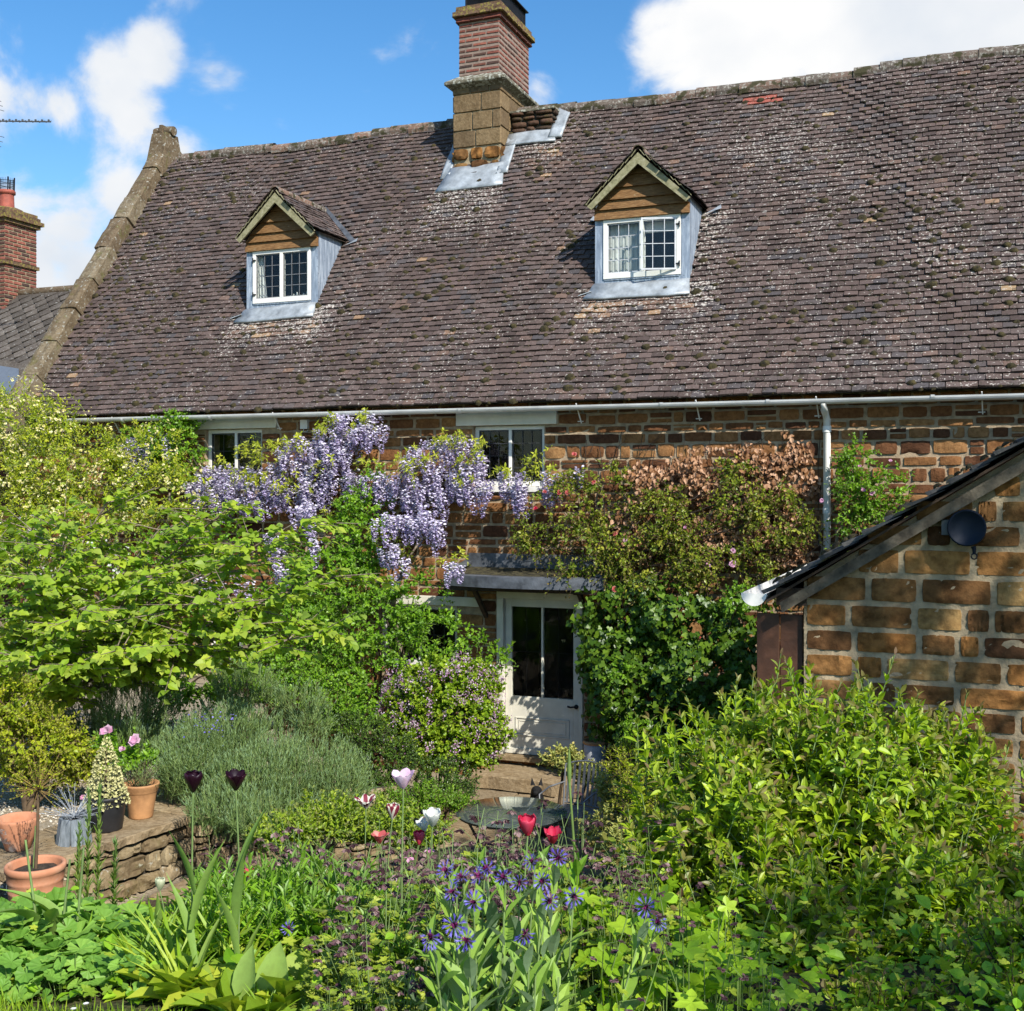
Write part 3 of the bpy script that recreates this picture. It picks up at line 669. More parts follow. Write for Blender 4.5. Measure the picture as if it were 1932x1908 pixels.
p = on(575, 801, YF-.04); mb = MB(); mb.box(p+(-.055, -.03, -.06), p+(.055, .04, .06)); mb.tubes([p+(-.02, 0, -.06), p+(-.015, 0, -.1), p+(.02, .02, -.1), p+(.03, .04, -.06)], .006, .006, 4)
tag(mb.build('alarm_box', M_WHITE, house), 'small white box fixed under the gutter')

# front door
d = dor; y0 = YF+.05
mb = MB(); fw = .085
mb.box((d['x0'], YF-.02, 0), (d['x0']+fw, YF+.11, d['z1']-fw)); mb.box((d['x1']-fw*.6, YF-.02, 0), (d['x1'], YF+.11, d['z1']-fw)); mb.box((d['x0'], YF-.022, d['z1']-fw), (d['x1'], YF+.11, d['z1']))
door_frame = mb.build('door_frame', M_CREAM, house, bevel=.006)
a, b = d['x0']+fw+.004, d['x1']-fw*.6-.004; zt = d['z1']-fw-.004
zg_ = on(1020, 1318, YF)[2]
mb = MB(); st_ = .085; mx_ = (a+b)/2
mb.box((a, y0, .015), (a+st_, y0+.045, zt)); mb.box((b-st_, y0, .015), (b, y0+.045, zt)); mb.box((a+st_, y0+.0015, zt-.10), (b-st_, y0+.044, zt))
mb.box((a+st_, y0+.0015, .015), (b-st_, y0+.044, zg_)); mb.box((mx_-.014, y0+.002, zg_), (mx_+.014, y0+.043, zt-.10))
mb.box((a+.005, y0-.03, .02), (b-.005, y0+.0, .085))                       # weather bar
p0, p1 = a+st_+.05, b-st_-.05; q0, q1 = .24, .47
solid_frame(mb, p0, p1, q0, q1, y0-.010, .018, .012); solid_frame(mb, p0+.045, p1-.045, q0+.04, q1-.04, y0-.006, .010, .008)
door = mb.build('door', M_CREAM, house, bevel=.004)
mb = MB(); mb.box((a+st_-.01, y0+.02, zg_-.01), (b-st_+.01, y0+.024, zt-.09)); mb.build('glass', M_GLASS, door)
mb = MB(); leaded(mb, a+st_, mx_-.014, zg_, zt-.1, y0+.017, 2, 2, .003); leaded(mb, mx_+.014, b-st_, zg_, zt-.1, y0+.017, 2, 2, .003); mb.build('glazing_bars', M_IRON, door)
mb = MB(); hx = b-.045; hz = on(1080, 1335, YF)[2]
mb.lathe((hx, y0-.001, hz), [(0, .03), (.022, .028), (.028, .012), (.028, 0)], 12, axis=(0, -1, 0))
mb.tubes([(hx, y0-.03, hz), (hx-.02, y0-.05, hz+.005), (hx-.06, y0-.05, hz-.002), (hx-.10, y0-.045, hz+.006)], .010, .012, 8, cap=True)
mb.build('handle', M_IRON, door)
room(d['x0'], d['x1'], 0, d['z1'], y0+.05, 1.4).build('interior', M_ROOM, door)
mb = MB(); mb.box((d['x0']-.02, YF-.10, -.05), (d['x1']+.02, YF+.05, .012)); mb.build('door_sill', M_FLAG, house, bevel=.008)

# lead covered porch canopy
cx0, cx1 = on(833, 1100, 12.52)[0], on(1128, 1100, 12.52)[0]; zt_, zb_ = on(980, 1090, 12.52)[2], on(980, 1111, 12.52)[2]
mb = MB(); ns = 14; xs = np.linspace(cx0, cx1, ns); yf = lambda q: 12.66-.20*(1-((q-(cx0+cx1)/2)/((cx1-cx0)/2))**2)
for i in range(ns-1):
    A = (xs[i], yf(xs[i])); B = (xs[i+1], yf(xs[i+1]))
    z1, z0 = zt_, zb_
    mb.add([(*A, z0), (*B, z0), (*B, z1), (*A, z1), (A[0], A[1]+.10, z1+.012), (B[0], B[1]+.10, z1+.012)], [(0, 1, 2, 3), (3, 2, 5, 4)], 0)
    mb.add([(A[0], A[1]+.10, z1+.012), (B[0], B[1]+.10, z1+.012), (B[0], YF, z1+.07), (A[0], YF, z1+.07)], [(0, 1, 2, 3)], 0, 0, 1)
    mb.add([(*A, z0), (*B, z0), (B[0], YF, z0), (A[0], YF, z0)], [(3, 2, 1, 0)], 0, 0, 2)
for xx, sgn in ((cx0, -1), (cx1, 1)):
    mb.box((xx-.03, yf(xx)+.0, zb_), (xx+.03, YF-.01, zt_+.02)); mb.bar((xx-sgn*.04, yf(xx)+.05, zt_+.03), (xx-sgn*.05, YF-.02, zt_+.13), .11, .03)
mb.bar((cx0+.06, YF-.035, zt_+.15), (cx1, YF-.035, zt_+.15), .04, .17)
can = mb.build('porch_canopy', [M_DKLEAD, plain('leaf_litter_moss', (.06, .05, .02), .95, var=.5, nscale=20, bump=.9), M_BEAM], house)
mb = MB()
mb.box((cx0+.03, 12.66, zb_-.055), (cx1-.03, 12.70, zb_-.003))
for xx in (d['x0']-.14, d['x1']+.08): mb.box((xx-.03, 12.72, zb_-.07), (xx+.03, YF, zb_-.005)); mb.bar((xx, 12.85, zb_-.06), (xx, YF-.01, zb_-.42), .05, .05)
mb.build('canopy_timber', M_BEAM, can)

# chimney stack
zb = roof_z(CHY0)-.25; zs = CZ+5.98; core = MB()
core.box((CHX0+.02, CHY0+.02, zb), (CHX1-.02, CHY1-.02, zs)); chim = core.build('chimney', M_MORTAR2, house)
mb = MB(); H = zs-zb
def ash(zc, *a): return zc > H*.40
zsplit = zb+H*.40
for (O2, U2, N2, w2) in ((np.array([CHX0, CHY0, zb]), X_, -Y_, CHX1-CHX0), (np.array([CHX1, CHY0, zb]), Y_, X_, CHY1-CHY0), (np.array([CHX0, CHY1, zb]), -Y_, -X_, CHY1-CHY0), (np.array([CHX1, CHY1, zb]), -X_, Y_, CHX1-CHX0)):
    rg2 = np.random.default_rng(3)
    masonry(mb, O2, U2, Z_, N2, w2, zsplit-zb, (.17, .27), (.2, .42), .035, .03, rg2, (), 9, 7, .008, 0)
    masonry(mb, O2+Z_*(zsplit-zb), U2, Z_, N2, w2, zs-zsplit, (.24, .27), (.22, .5), .012, .004, rg2, (), 6, 5, .001, 1, rnded=.03)
mb.build('stone_shaft', [M_STONE2, M_ASHLAR], chim, sharp=35)
bx0, bx1, by0, by1 = CHX0+.07, CHX1-.05, CHY0+.06, CHY1-.06
mb = MB(); e = .10                                        # sloped ledge course
lo = [(CHX0-e, CHY0-e), (CHX1+e, CHY0-e), (CHX1+e, CHY1+e), (CHX0-e, CHY1+e)]; hi = [(bx0-.01, by0-.01), (bx1+.01, by0-.01), (bx1+.01, by1+.01), (bx0-.01, by1+.01)]
lo2_ = [(CHX0-.005, CHY0-.005), (CHX1+.005, CHY0-.005), (CHX1+.005, CHY1+.005), (CHX0-.005, CHY1+.005)]
V = [(*p, zs-.05) for p in lo2_]+[(*p, zs) for p in lo]+[(*p, zs+.045) for p in lo]+[(*p, zs+.15) for p in hi]
F = [(k+i, k+(i+1) % 4, k+4+(i+1) % 4, k+4+i) for k in (0, 4, 8) for i in range(4)]+[(12, 13, 14, 15)]
mb.add(V, F, .5); mb.build('ledge', M_LEDGE, chim, bevel=.012)
bz0 = zs+.12; bz1 = CZ+6.92
mb = MB(); mb.box((bx0+.006, by0+.006, bz0), (bx1-.006, by1-.006, bz1), 0, 1)
for (O2, U2, N2, w2) in ((np.array([bx0, by0, bz0]), X_, -Y_, bx1-bx0), (np.array([bx1, by0, bz0]), Y_, X_, by1-by0), (np.array([bx0, by1, bz0]), -Y_, -X_, by1-by0), (np.array([bx1, by1, bz0]), -X_, Y_, bx1-bx0)):
    rg2 = np.random.default_rng(31)
    masonry(mb, O2, U2, Z_, N2, w2, bz1-bz0, (.0745, .0755), (.215, .225), .011, .004, rg2, (), 4, 3, .0015, 0, rnded=.04, stag=True)
mb.build('brick_shaft', [M_BRICK, plain('brick_mortar', (.27, .20, .16), .95, var=.15)], chim)
mb = MB()
def ring_course(mb, ex, z0, z1, mi, gap=.01, seed=1):
    x0, x1, yy0, yy1 = bx0-ex, bx1+ex, by0-ex, by1+ex; r3 = np.random.default_rng(seed)
    mb.box((x0+.004, yy0+.004, z0+.002), (x1-.004, yy1-.004, z1-.002), .5, mi)
    for (O2, U2, N2, w2) in ((np.array([x0, yy0, z0]), X_, -Y_, x1-x0), (np.array([x1, yy0, z0]), Y_, X_, yy1-yy0), (np.array([x0, yy1, z0]), -Y_, -X_, yy1-yy0), (np.array([x1, yy1, z0]), -X_, Y_, x1-x0)):
        masonry(mb, O2, U2, Z_, N2, w2, z1-z0, (z1-z0, z1-z0+.001), (.2, .23), gap, .012, r3, (), 4, 3, .003, mi, rnded=.05)
ring_course(mb, .035, bz1, bz1+.075, 0); ring_course(mb, .075, bz1+.075, bz1+.155, 1, seed=2); ring_course(mb, .035, bz1+.155, bz1+.24, 1, seed=3)
mb.build('chimney_cap', [M_BRICK, M_CAPBRICK], chim)
mb = MB(); z0 = bz1+.24; x0, x1, yy0, yy1 = bx0+.10, bx1-.03, by0+.05, by1-.12
for xx in (x0, x1):
    for yy in (yy0, yy1): mb.box((xx-.012, yy-.012, z0), (xx+.012, yy+.012, z0+.28))
for i in range(34):
    xx = x0+(x1-x0)*i/33
    for yy in (yy0, yy1): mb.box((xx-.003, yy-.003, z0), (xx+.003, yy+.003, z0+.26))
for i in range(60):
    yy = yy0+(yy1-yy0)*i/59
    for xx in (x0, x1): mb.box((xx-.003, yy-.003, z0), (xx+.003, yy+.003, z0+.26))
mb.box((x0-.05, yy0-.05, z0+.26), (x1+.05, yy1+.05, z0+.275)); mb.build('wire_cowl', M_IRON, chim)
# stub wall beside the stack
mb = MB(); zt2 = ZR-.06; zb2 = roof_z(PY0)-.1
mb.box((CHX1+.03, PY0+.03, zb2), (PX1-.02, YR+.05, zt2-.02), .2, 1)
for (O2, U2, N2, w2) in ((np.array([CHX1+.025, PY0, zb2]), X_, -Y_, PX1-CHX1-.03), (np.array([PX1, PY0, zb2]), Y_, X_, .4)):
    masonry(mb, O2, U2, Z_, N2, w2, zt2-zb2, (.07, .12), (.14, .28), .02, .03, rg, (), 6, 4, .008, 0)
tag(mb.build('wall_stub', [stone_mat('blackened_stone', [(0, (.05, .04, .03)), (1, (.13, .075, .05))], moss=.3, lich=(.28, .26, .22), lt=(.66, .76)), M_JOINT], house), 'blackened stub of rough wall to the right of the chimney')
mb = MB(); mb.box((CHX1+.01, PY0-.03, zt2-.015), (PX1+.03, YR+.05, zt2+.02), .5); mb.build('capping', M_LEDGE, bpy.data.objects['wall_stub'], bevel=.006)
# lead flashings lying on the roof round the stack
def flap(mb, pts, lift=.05, th=.006, mi=0, sub=6):
    """pts: quad (x, Y) corners laid on the roof plane, dressed over the tiles with small ripples"""
    q = [np.array(p, float) for p in pts]; A = np.linspace(0, 1, sub)
    G = np.array([[(q[0]*(1-a)+q[1]*a)*(1-b)+(q[3]*(1-a)+q[2]*a)*b for a in A] for b in A])
    P = np.stack([G[..., 0], G[..., 1], roof_z(G[..., 1])], -1); w = rwave(P.reshape(-1, 3)).reshape(sub, sub)
    P = P+N_*(w+lift+.006*np.sin(G[..., 1]*60)+rg.normal(0, .003, w.shape))[..., None]
    i = np.arange(sub*sub).reshape(sub, sub); f = np.stack([i[:-1, :-1], i[:-1, 1:], i[1:, 1:], i[1:, :-1]], -1).reshape(-1, 4)
    mb.add(np.vstack([P.reshape(-1, 3), P.reshape(-1, 3)-N_*.02]), np.vstack([f, f[:, ::-1]+sub*sub]), 0, 0, mi, True)
    bd = [*i[0, :-1], *i[:-1, -1], *i[-1, :0:-1], *i[:0:-1, 0]]; n2 = sub*sub
    bs = mb.n-2*n2; mb.F.append(np.array([(bd[k], bd[k]+n2, bd[(k+1) % len(bd)]+n2, bd[(k+1) % len(bd)]) for k in range(len(bd))])+bs); mb.M.append(np.full(len(bd), mi)); mb.S.append(np.full(len(bd), False))
mb = MB()
flap(mb, [(CHX0-.14, CHY0-.27), (CHX1+.16, CHY0-.27), (CHX1+.06, CHY0+.02), (CHX0-.02, CHY0+.02)], .055)
flap(mb, [(CHX1-.01, CHY0-.12), (CHX1+.17, CHY0-.12), (CHX1+.17, PY0-.02), (CHX1-.01, PY0-.02)], .062)
flap(mb, [(CHX0-.14, CHY0-.1), (CHX0+.0, CHY0-.1), (CHX0+.0, YR-.15), (CHX0-.14, YR-.15)], .05)
flap(mb, [(CHX1-.0, PY0-.13), (PX1+.1, PY0-.13), (PX1+.02, PY0+.03), (CHX1-.0, PY0+.03)], .068)
flap(mb, [(PX1-.03, PY0-.08), (PX1+.17, PY0-.08), (PX1+.19, YR-.10), (PX1-.0, YR-.04)], .075)
mb.bar((CHX0+.0, CHY0-.012, roof_z(CHY0)+.02), (CHX1, CHY0-.012, roof_z(CHY0)+.02), .012, .10)
mb.bar((CHX1+.012, CHY0+.0, roof_z(CHY0)+.10), (CHX1+.012, PY0, roof_z(PY0)+.10), .012, .12, up=X_)
mb.build('lead_flashing', M_NEWLEAD, chim)

# ------------------------------------------------------------------ dormers
def dormer(D, label, right):
    x0, x1 = D['x0'], D['x1']; xm = (x0+x1)/2; y = YD
    zb = roof_z(y)-.08; zw0 = CZ-.585+roof_z(YD)-roof_z(YD)+.0
    ze = CZ+3.60                                        # underside of dormer eaves
    zsill = CZ+2.68; zhead = CZ+3.43
    yb = YE+(ze-ZE)*S_[1]/S_[2]                          # where the cheek top meets the roof
    mb = MB(); wl = .105
    # cheeks: solid triangular wedge walls
    for xx, s_ in ((x0, 1), (x1, -1)):
        mb.prism([(xx, y+.03, roof_z(y+.03)-.1), (xx, y+.03, ze+.05), (xx, yb+.1, ze+.05)], (s_*.05, 0, 0))
        mb.add([(xx-s_*.003, y+.03, roof_z(y+.03)), (xx-s_*.003, y+.03, ze), (xx-s_*.003, yb, ze)], [(0, 1, 2)])
    mb.box((x0, y, zb), (x0+wl, y+.06, zhead)); mb.box((x1-wl, y, zb), (x1, y+.06, zhead)); mb.box((x0+wl, y+.002, zb), (x1-wl, y+.06, zsill))
    mb.bar((x0+wl+.02, y-.004, zsill-.01), (x1-wl-.02, y-.004, zsill-.01), .012, .015)
    for q in (.35, .62): mb.box((x0+(x1-x0)*q-.003, y-.005, zb+.05), (x0+(x1-x0)*q+.003, y+.003, zsill-.01))
    dm = mb.build('dormer', M_LEAD, house); tag(dm, label)
    # window
    wx0, wx1 = x0+wl+.006, x1-wl-.006
    fr = .052; mm_ = MB(); solid_frame(mm_, wx0, wx1, zsill, zhead, y-.018, fr, .08, bottom=.07); xc = (wx0+wx1)/2
    mm_.box((xc-.024, y-.021, zsill+.07), (xc+.024, y+.06, zhead-fr)); w = mm_.build('window', M_WHITE, dm, bevel=.004)
    g = MB(); c = MB(); za, zb_2 = zsill+.07, zhead-fr
    La, Lb = (wx0+fr, xc-.024), (xc+.024, wx1-fr)
    for k, (a, b) in enumerate((La, Lb)):
        if right and k == 1: continue
        g.box((a, y+.012, za), (b, y+.016, zb_2))
        for (p, q) in ((a, a+.014), (b-.014, b)): c.box((p, y, za), (q, y+.02, zb_2))
        c.box((a, y+.001, za), (b, y+.019, za+.014)); c.box((a, y+.001, zb_2-.014), (b, y+.019, zb_2))
        leaded(c, a+.014, b-.014, za+.014, zb_2-.014, y+.006, 3, 4, .008)
    if right:   # right light stands open, hinged on its right jamb
        a, b = Lb; Lw = b-a+.01; hp = np.array([b, y-.024, 0]); an = R(17); dr = np.array([-math.cos(an), -math.sin(an), 0]); nn = np.array([-dr[1], dr[0], 0])
        def bx(s0, s1, z0, z1, t=.016, mb_=c): mb_.obox(hp+dr*(s0+s1)/2+Z_*(z0+z1)/2, dr*(s1-s0)/2, nn*t/2, Z_*(z1-z0)/2)
        bx(0, .02, za-.01, zb_2+.01); bx(Lw-.02, Lw, za-.01, zb_2+.01); bx(.02, Lw-.02, za-.01, za+.01, .015); bx(.02, Lw-.02, zb_2-.01, zb_2+.01, .015)
        for i in (1, 2): bx(Lw*i/3-.004, Lw*i/3+.004, za+.01, zb_2-.01, .007)
        for i in (1, 2, 3): zz = za+(zb_2-za)*i/4; bx(.02, Lw-.02, zz-.004, zz+.004, .009)
        bx(.015, Lw-.015, za, zb_2, .003, g)
    c.build('glazing_bars', M_CAMEW if right else M_CAME, dm); g.build('glass', M_GLASS, dm)
    hx, s_ = ((wx0+.012, 1) if not right else (wx1-.012, -1))
    for zz in (zsill+.13, zhead-.13): h = MB(); h.tubes([(hx-s_*.0, y-.03, zz-.035), (hx, y-.03, zz+.035)], .009, .009, 8, cap=True); h.box((hx, y-.034, zz-.008), (hx+s_*.05, y-.022, zz+.008)); h.build('hinge', M_IRON, dm)
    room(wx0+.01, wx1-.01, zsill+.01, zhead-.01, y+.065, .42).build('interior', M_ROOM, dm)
    cu = MB()
    if right:
        n = 26; t = np.linspace(0, 1, n); xs_ = wx0+.02+t*(xc-wx0-.0); ys = y+.10+.014*np.sin(t*46)
        i = np.arange(n); V = np.vstack([np.stack([xs_, ys, np.full(n, za-.02)], 1), np.stack([xs_, ys, np.full(n, zb_2)], 1)])
        cu.add(V, [(k, k+1, n+k+1, n+k) for k in range(n-1)], smooth=True); cu.box((xc, y+.09, zb_2-.13), (wx1-.02, y+.11, zb_2))
    else:
        n = 12; t = np.linspace(0, 1, n); ys = y+.09+.012*np.sin(t*18)
        V = np.vstack([np.stack([wx0+.02+t*.17, ys, np.full(n, za-.02)], 1), np.stack([wx0+.02+t*.09, ys, np.full(n, zb_2)], 1)])
        cu.add(V, [(k, k+1, n+k+1, n+k) for k in range(n-1)], smooth=True)
        for k in range(7): cu.lathe((xc+.08+k*.055, y+.10, za), [(.012, 0), (.022, .015), (.010, .03+.02*(k % 3)), (0, .04+.02*(k % 3))], 6)
    cu.build('curtain', M_CURT, dm)
    # weatherboards filling the gable
    hw = (x1-x0)/2+.0; zap = CZ+4.13; mb = MB(); z = zhead; k = 0; bh = (.125, .12, .15, .15, .15, .2)
    while z < zap-.05:
        z1 = min(z+bh[min(k, 5)], zap-.005); wd0 = hw if z < ze-.02 else hw*(zap-z)/(zap-ze)*1.0
        wd1 = hw if z1 < ze else hw*(zap-z1)/(zap-ze)
        if k == 0: wd0 = wd1 = hw
        fo = .048
        V = [(xm-wd0, y-fo, z), (xm+wd0, y-fo, z), (xm+wd1, y-.010, z1+.012), (xm-wd1, y-.010, z1+.012), (xm-wd0, y+.02, z), (xm+wd0, y+.02, z), (xm+wd1, y+.02, z1+.012), (xm-wd1, y+.02, z1+.012)]
        mb.add(V, [(0, 1, 2, 3), (4, 5, 1, 0), (7, 6, 5, 4), (3, 2, 6, 7), (0, 3, 7, 4), (1, 5, 6, 2)], rg.random()); z = z1; k += 1
    mb.build('weatherboards', M_CEDAR, dm)
    # roof of the dormer
    oh = .17; yf_ = y-oh; zr = CZ+4.24; he = hw+.07; zev = CZ+3.64
    Sx = np.array([he, 0, zr-zev]); Ls = np.linalg.norm(Sx)
    yback = lambda z_: YE+(z_-ZE)*S_[1]/S_[2]
    mb = MB()
    for s_ in (1, -1):
        S2 = np.array([-s_*he, 0, zr-zev])/Ls; N2 = np.array([s_*(zr-zev), 0, he])/Ls
        Oe = np.array([xm+s_*he, yf_, zev]); Ud = Y_ 
        def pr(xu, sv, S2=S2, Oe=Oe): return (yf_+xu) < yback(zev+sv*S2[2])+.04
        tiles(mb, Oe, Ud, S2, N2, 1.6, Ls-.02, rg, gauge=.085, tw=.15, pred=pr, lift=.024, th=.012, rndf=lambda P, r: r.uniform(.1, .9, len(P)))
        a_, b_ = Oe, Oe+S2*Ls
        mb.add([a_, b_, (b_[0], yback(zr), zr), (a_[0], yback(zev), zev)], [(0, 1, 2, 3) if s_ > 0 else (3, 2, 1, 0)], .3, 0, 1)
        mb.add([a_-N2*.03, b_-N2*.03, (b_[0], yback(zr), zr-.03), (a_[0], yback(zev), zev-.03)], [(3, 2, 1, 0) if s_ > 0 else (0, 1, 2, 3)], .3, 0, 1)
    yy = yf_-.01
    while yy < yback(zr)+.02:
        L = .30; a = np.linspace(-.05*math.pi, 1.05*math.pi, 8)
        rgx = lambda q, r_: np.stack([xm+np.cos(a)*r_, np.full(8, q), zr-.03+np.sin(a)*r_], 1)
        V = np.vstack([rgx(yy, .085), rgx(yy+L, .078), rgx(yy, .07), rgx(yy+L, .065)]); mb.add(V, [(i, i+1, i+9, i+8) for i in range(7)]+[(i+16, i+17, i+1, i) for i in range(7)], rg.random(), 0, 2, False)
        yy += L
    mb.build('dormer_roof', [M_TILE, M_BEAM, M_RIDGE], dm)
    # bargeboards
    mb = MB(); 
    for s_ in (1, -1):
        A = np.array([xm+s_*(he-.02), yf_-.012, zev-.06]); B = np.array([xm, yf_-.012, zr-.045])
        mb.bar(A, B+(s_*.0, 0, 0), .030, .105, up=Y_) if False else None
        dv = nrm(B-A); pn = np.array([-dv[2]*1, 0, dv[0]])*(1 if s_ > 0 else -1)
        if pn[2] > 0: pn = -pn
        wq = .10; P4 = [A, B, B+(0, 0, -wq/abs(pn[2])*1.0), A+pn*wq+dv*.0]
        P4[3] = A+np.array([-s_*.015, 0, -.0])+pn*wq*.6; P4[3][2] = A[2]-.045
        mb.prism([np.array(q)+(0, .0015*(s_+1), 0) for q in P4], (0, .028, 0), rg.random())
        # little rafter feet / undercloak slates on the verge
        for i in range(9):
            q = A+(B-A)*(i+.5)/9+np.array([s_*.02, 0, .045]); mb.obox(q-np.array([0, 0, .02]), dv*.05+pn*(-.008), (0, .006+.0005*i, 0), -pn*.004, rg.random())
    mb.build('bargeboards', M_BARGE, dm)
    # lead: apron under the sill, valley gutters where dormer roof meets the main roof
    mb = MB(); s0 = YD
    flap(mb, [(x0-.10, y-.155), (x1+.04, y-.155), (x1+.0, y+.01), (x0-.0, y+.01)], .065)
    mb.bar((x0-.18, y-.12, roof_z(y-.12)+.04), (x0-.02, y-.10, roof_z(y-.1)+.06), .05, .01)
    mb.build('apron_flashing', M_NEWLEAD, dm)
    for s_ in (1, -1):
        mb = MB()
        e0 = np.array([xm+s_*(he+.0), yback(zev), zev]); e1 = np.array([xm, yback(zr), zr])
        up = N_*.06; dv = nrm(e1-e0); sdv = nrm(np.cross(dv, N_))*(1 if np.cross(dv, N_)[0]*s_ > 0 else -1)
        P4 = [e0+up-dv*.12, e0+up+sdv*.08-dv*.12, e1+up+sdv*.05, e1+up]
        if not (right and s_ > 0): mb.add(P4, [(0, 1, 2, 3) if s_ > 0 else (3, 2, 1, 0)], 0, 0, 1); mb.add([p-N_*.012 for p in P4], [(3, 2, 1, 0) if s_ > 0 else (0, 1, 2, 3)], mi=1)  # strip coloured dark to stand in for its shaded face
        mb.add([e0+up-dv*.12, e0+up+sdv*.13-dv*.12, e0+np.array([s_*.20, -.10, -.05])+N_*.03, e0+np.array([-s_*.02, -.14, -.09])+N_*.0], [(0, 1, 2, 3), (3, 2, 1, 0)], 0, 0, 0)
        mb.build('valley_flashing', [M_NEWLEAD, M_DKLEAD], dm)
dormer(D_L, 'left dormer with both leaded casements shut', False)
dormer(D_R, 'right dormer with its right casement open', True)
# ------------------------------------------------------------------ OUTBUILDING on the right, gable towards us
YO = 8.2
pA = on(1450, 1122, YO); pB = on(1932, 836, YO)
sl = (pB[2]-pA[2])/(pB[0]-pA[0]); xw = on(1517, 1180, YO)[0]; DO = 3.6
zl = lambda x: pA[2]+(x-pA[0])*sl                     # top line of the verge
xr_ = xw+4.6; xap = xw+2.3
outb = empty('stone_outbuilding', (xw+1, YO, 0), 'low ironstone outbuilding with mossy grey tile roof at the right edge of the garden', 'outbuilding')
mb = MB(); rg = np.random.default_rng(8)
WB2 = -.2; Wd = 2*(xap-xw)
def keep(cx, cz, x, x1, z, z1): return z1+WB2 < zl(xw+min(cx, 2*(xap-xw)-cx))-.02
masonry(mb, (xw, YO, WB2), X_, Z_, -Y_, Wd, zl(xap)-WB2, (.15, .205), (.13, .46), .028, .011, rg, (), 14, 9, .0040, 0, keep, rnded=.09, split=.03)
poly = [(xw, YO, WB2), (xw+Wd, YO, WB2), (xw+Wd, YO, zl(xw)-.06), (xap, YO, zl(xap)-.06), (xw, YO, zl(xw)-.06)]
mb.prism(poly, (0, .3, 0), 0, 1)
masonry(mb, (xw, YO+DO, WB2), -Y_, Z_, -X_, DO, zl(xw)-WB2-.02, (.155, .2), (.2, .42), .04, .016, rg, (), 6, 4, .0035, 0)
mb.prism([(xw, YO+.3, WB2), (xw, YO+DO, WB2), (xw, YO+DO, zl(xw)-.06), (xw, YO+.3, zl(xw)-.06)], (.3, 0, 0), 0, 1)
mb.prism([(xw+Wd, YO+.3, WB2), (xw+Wd, YO+DO, WB2), (xw+Wd, YO+DO, zl(xw)-.06), (xw+Wd, YO+.3, zl(xw)-.06)], (-.3, 0, 0), 0, 1)
mb.build('gable_wall', [M_STONE2, M_MORTAR2], outb, sharp=32)
# roof slopes of thick dark slates, laid over the verge
m = NM('dark_roof_slate'); c = m.ramp(m.attr('rnd'), [(0, (.035, .036, .036)), (.6, (.065, .064, .060)), (1, (.10, .095, .085))])
c = m.mix(m.step(m.noise(14, 6, .65), .6, .7), c, (.20, .20, .17)); c = m.mix(m.mth('MULTIPLY', m.step(m.noise(7, 5), .62, .7), .7), c, (.10, .085, .02)); m.set(col=c, rough=.85); m.bump(m.noise(30, 6), .6, .012); M_SLATE = m.m
mb = MB(); Ux = nrm(np.array([1, 0, sl])); n2 = np.array([-Ux[2], 0, Ux[0]])
Lr = (xap-pA[0]+.02)/Ux[0]
tiles(mb, pA+np.array([-.02, DO+.15+.12, .0])-n2*.02, -Y_, Ux, n2, DO+.3, Lr, rg, gauge=.16, tw=.24, lift=.055, th=.030, ln=1.7, rndf=lambda P, r: r.uniform(0, 1, len(P)))
mb.prism([pA+(0, -.12, -.03), pA+(0, DO+.12, -.03), np.array([xap, YO+DO+.12, zl(xap)-.03]), np.array([xap, YO-.12, zl(xap)-.03])], (0, 0, -.02), .4, 1)
xe2 = 2*xap-pA[0]; U2 = np.array([-Ux[0], 0, Ux[2]]); n3 = np.array([Ux[2], 0, Ux[0]])
tiles(mb, (xe2+.02, YO-.12, pA[2]), Y_, U2, n3, DO+.2, Lr, rg, gauge=.16, tw=.24, lift=.055, th=.030, ln=1.7)
mb.prism([(xe2, YO-.12, pA[2]-.03), (xap, YO-.12, zl(xap)-.03), (xap, YO+DO+.12, zl(xap)-.03), (xe2, YO+DO+.12, pA[2]-.03)], (0, 0, -.02), .4, 1)
rf = mb.build('slate_roof', [M_SLATE, M_BEAM], outb)
mb = MB(); P = [pA+Ux*q+n2*(.05)+np.array([0, rng.uniform(-.12, .5), 0]) for q in rng.uniform(.05, Lr, 70)]
moss_clumps(mb, P, rng.uniform(.01, .035, 70), rng, n2); mb.build('moss', M_MOSS, rf, kind='stuff')
# verge board, purlin end and dark eaves timber
mb = MB(); a = pA+np.array([.09, -.10, -.045]); L = Lr-.05
mb.prism([a, a+Ux*L, a+Ux*L+np.array([0, 0, -.085]), a+Ux*.02+np.array([0, 0, -.08])], (0, .03, 0), .3); mb.build('verge_board', plain('weathered_verge_board', (.12, .10, .07), .9, var=.35, nscale=12, bump=.5), outb, bevel=.004)
mb = MB(); mb.box((pA[0]+.06, YO-.05, zl(xw)-.22), (xw+.02, YO+DO, zl(xw)-.10)); mb.build('eaves_timber', M_BEAM, outb)
pg = on(1425, 1128, YO-.05); mb = MB(); halfpipe(mb, pg+(0, -.06, .035), (pg[0], YO+DO, pg[2]+.035), .088, 14, fill=True)
mb.build('gutter', M_WHITE, outb)
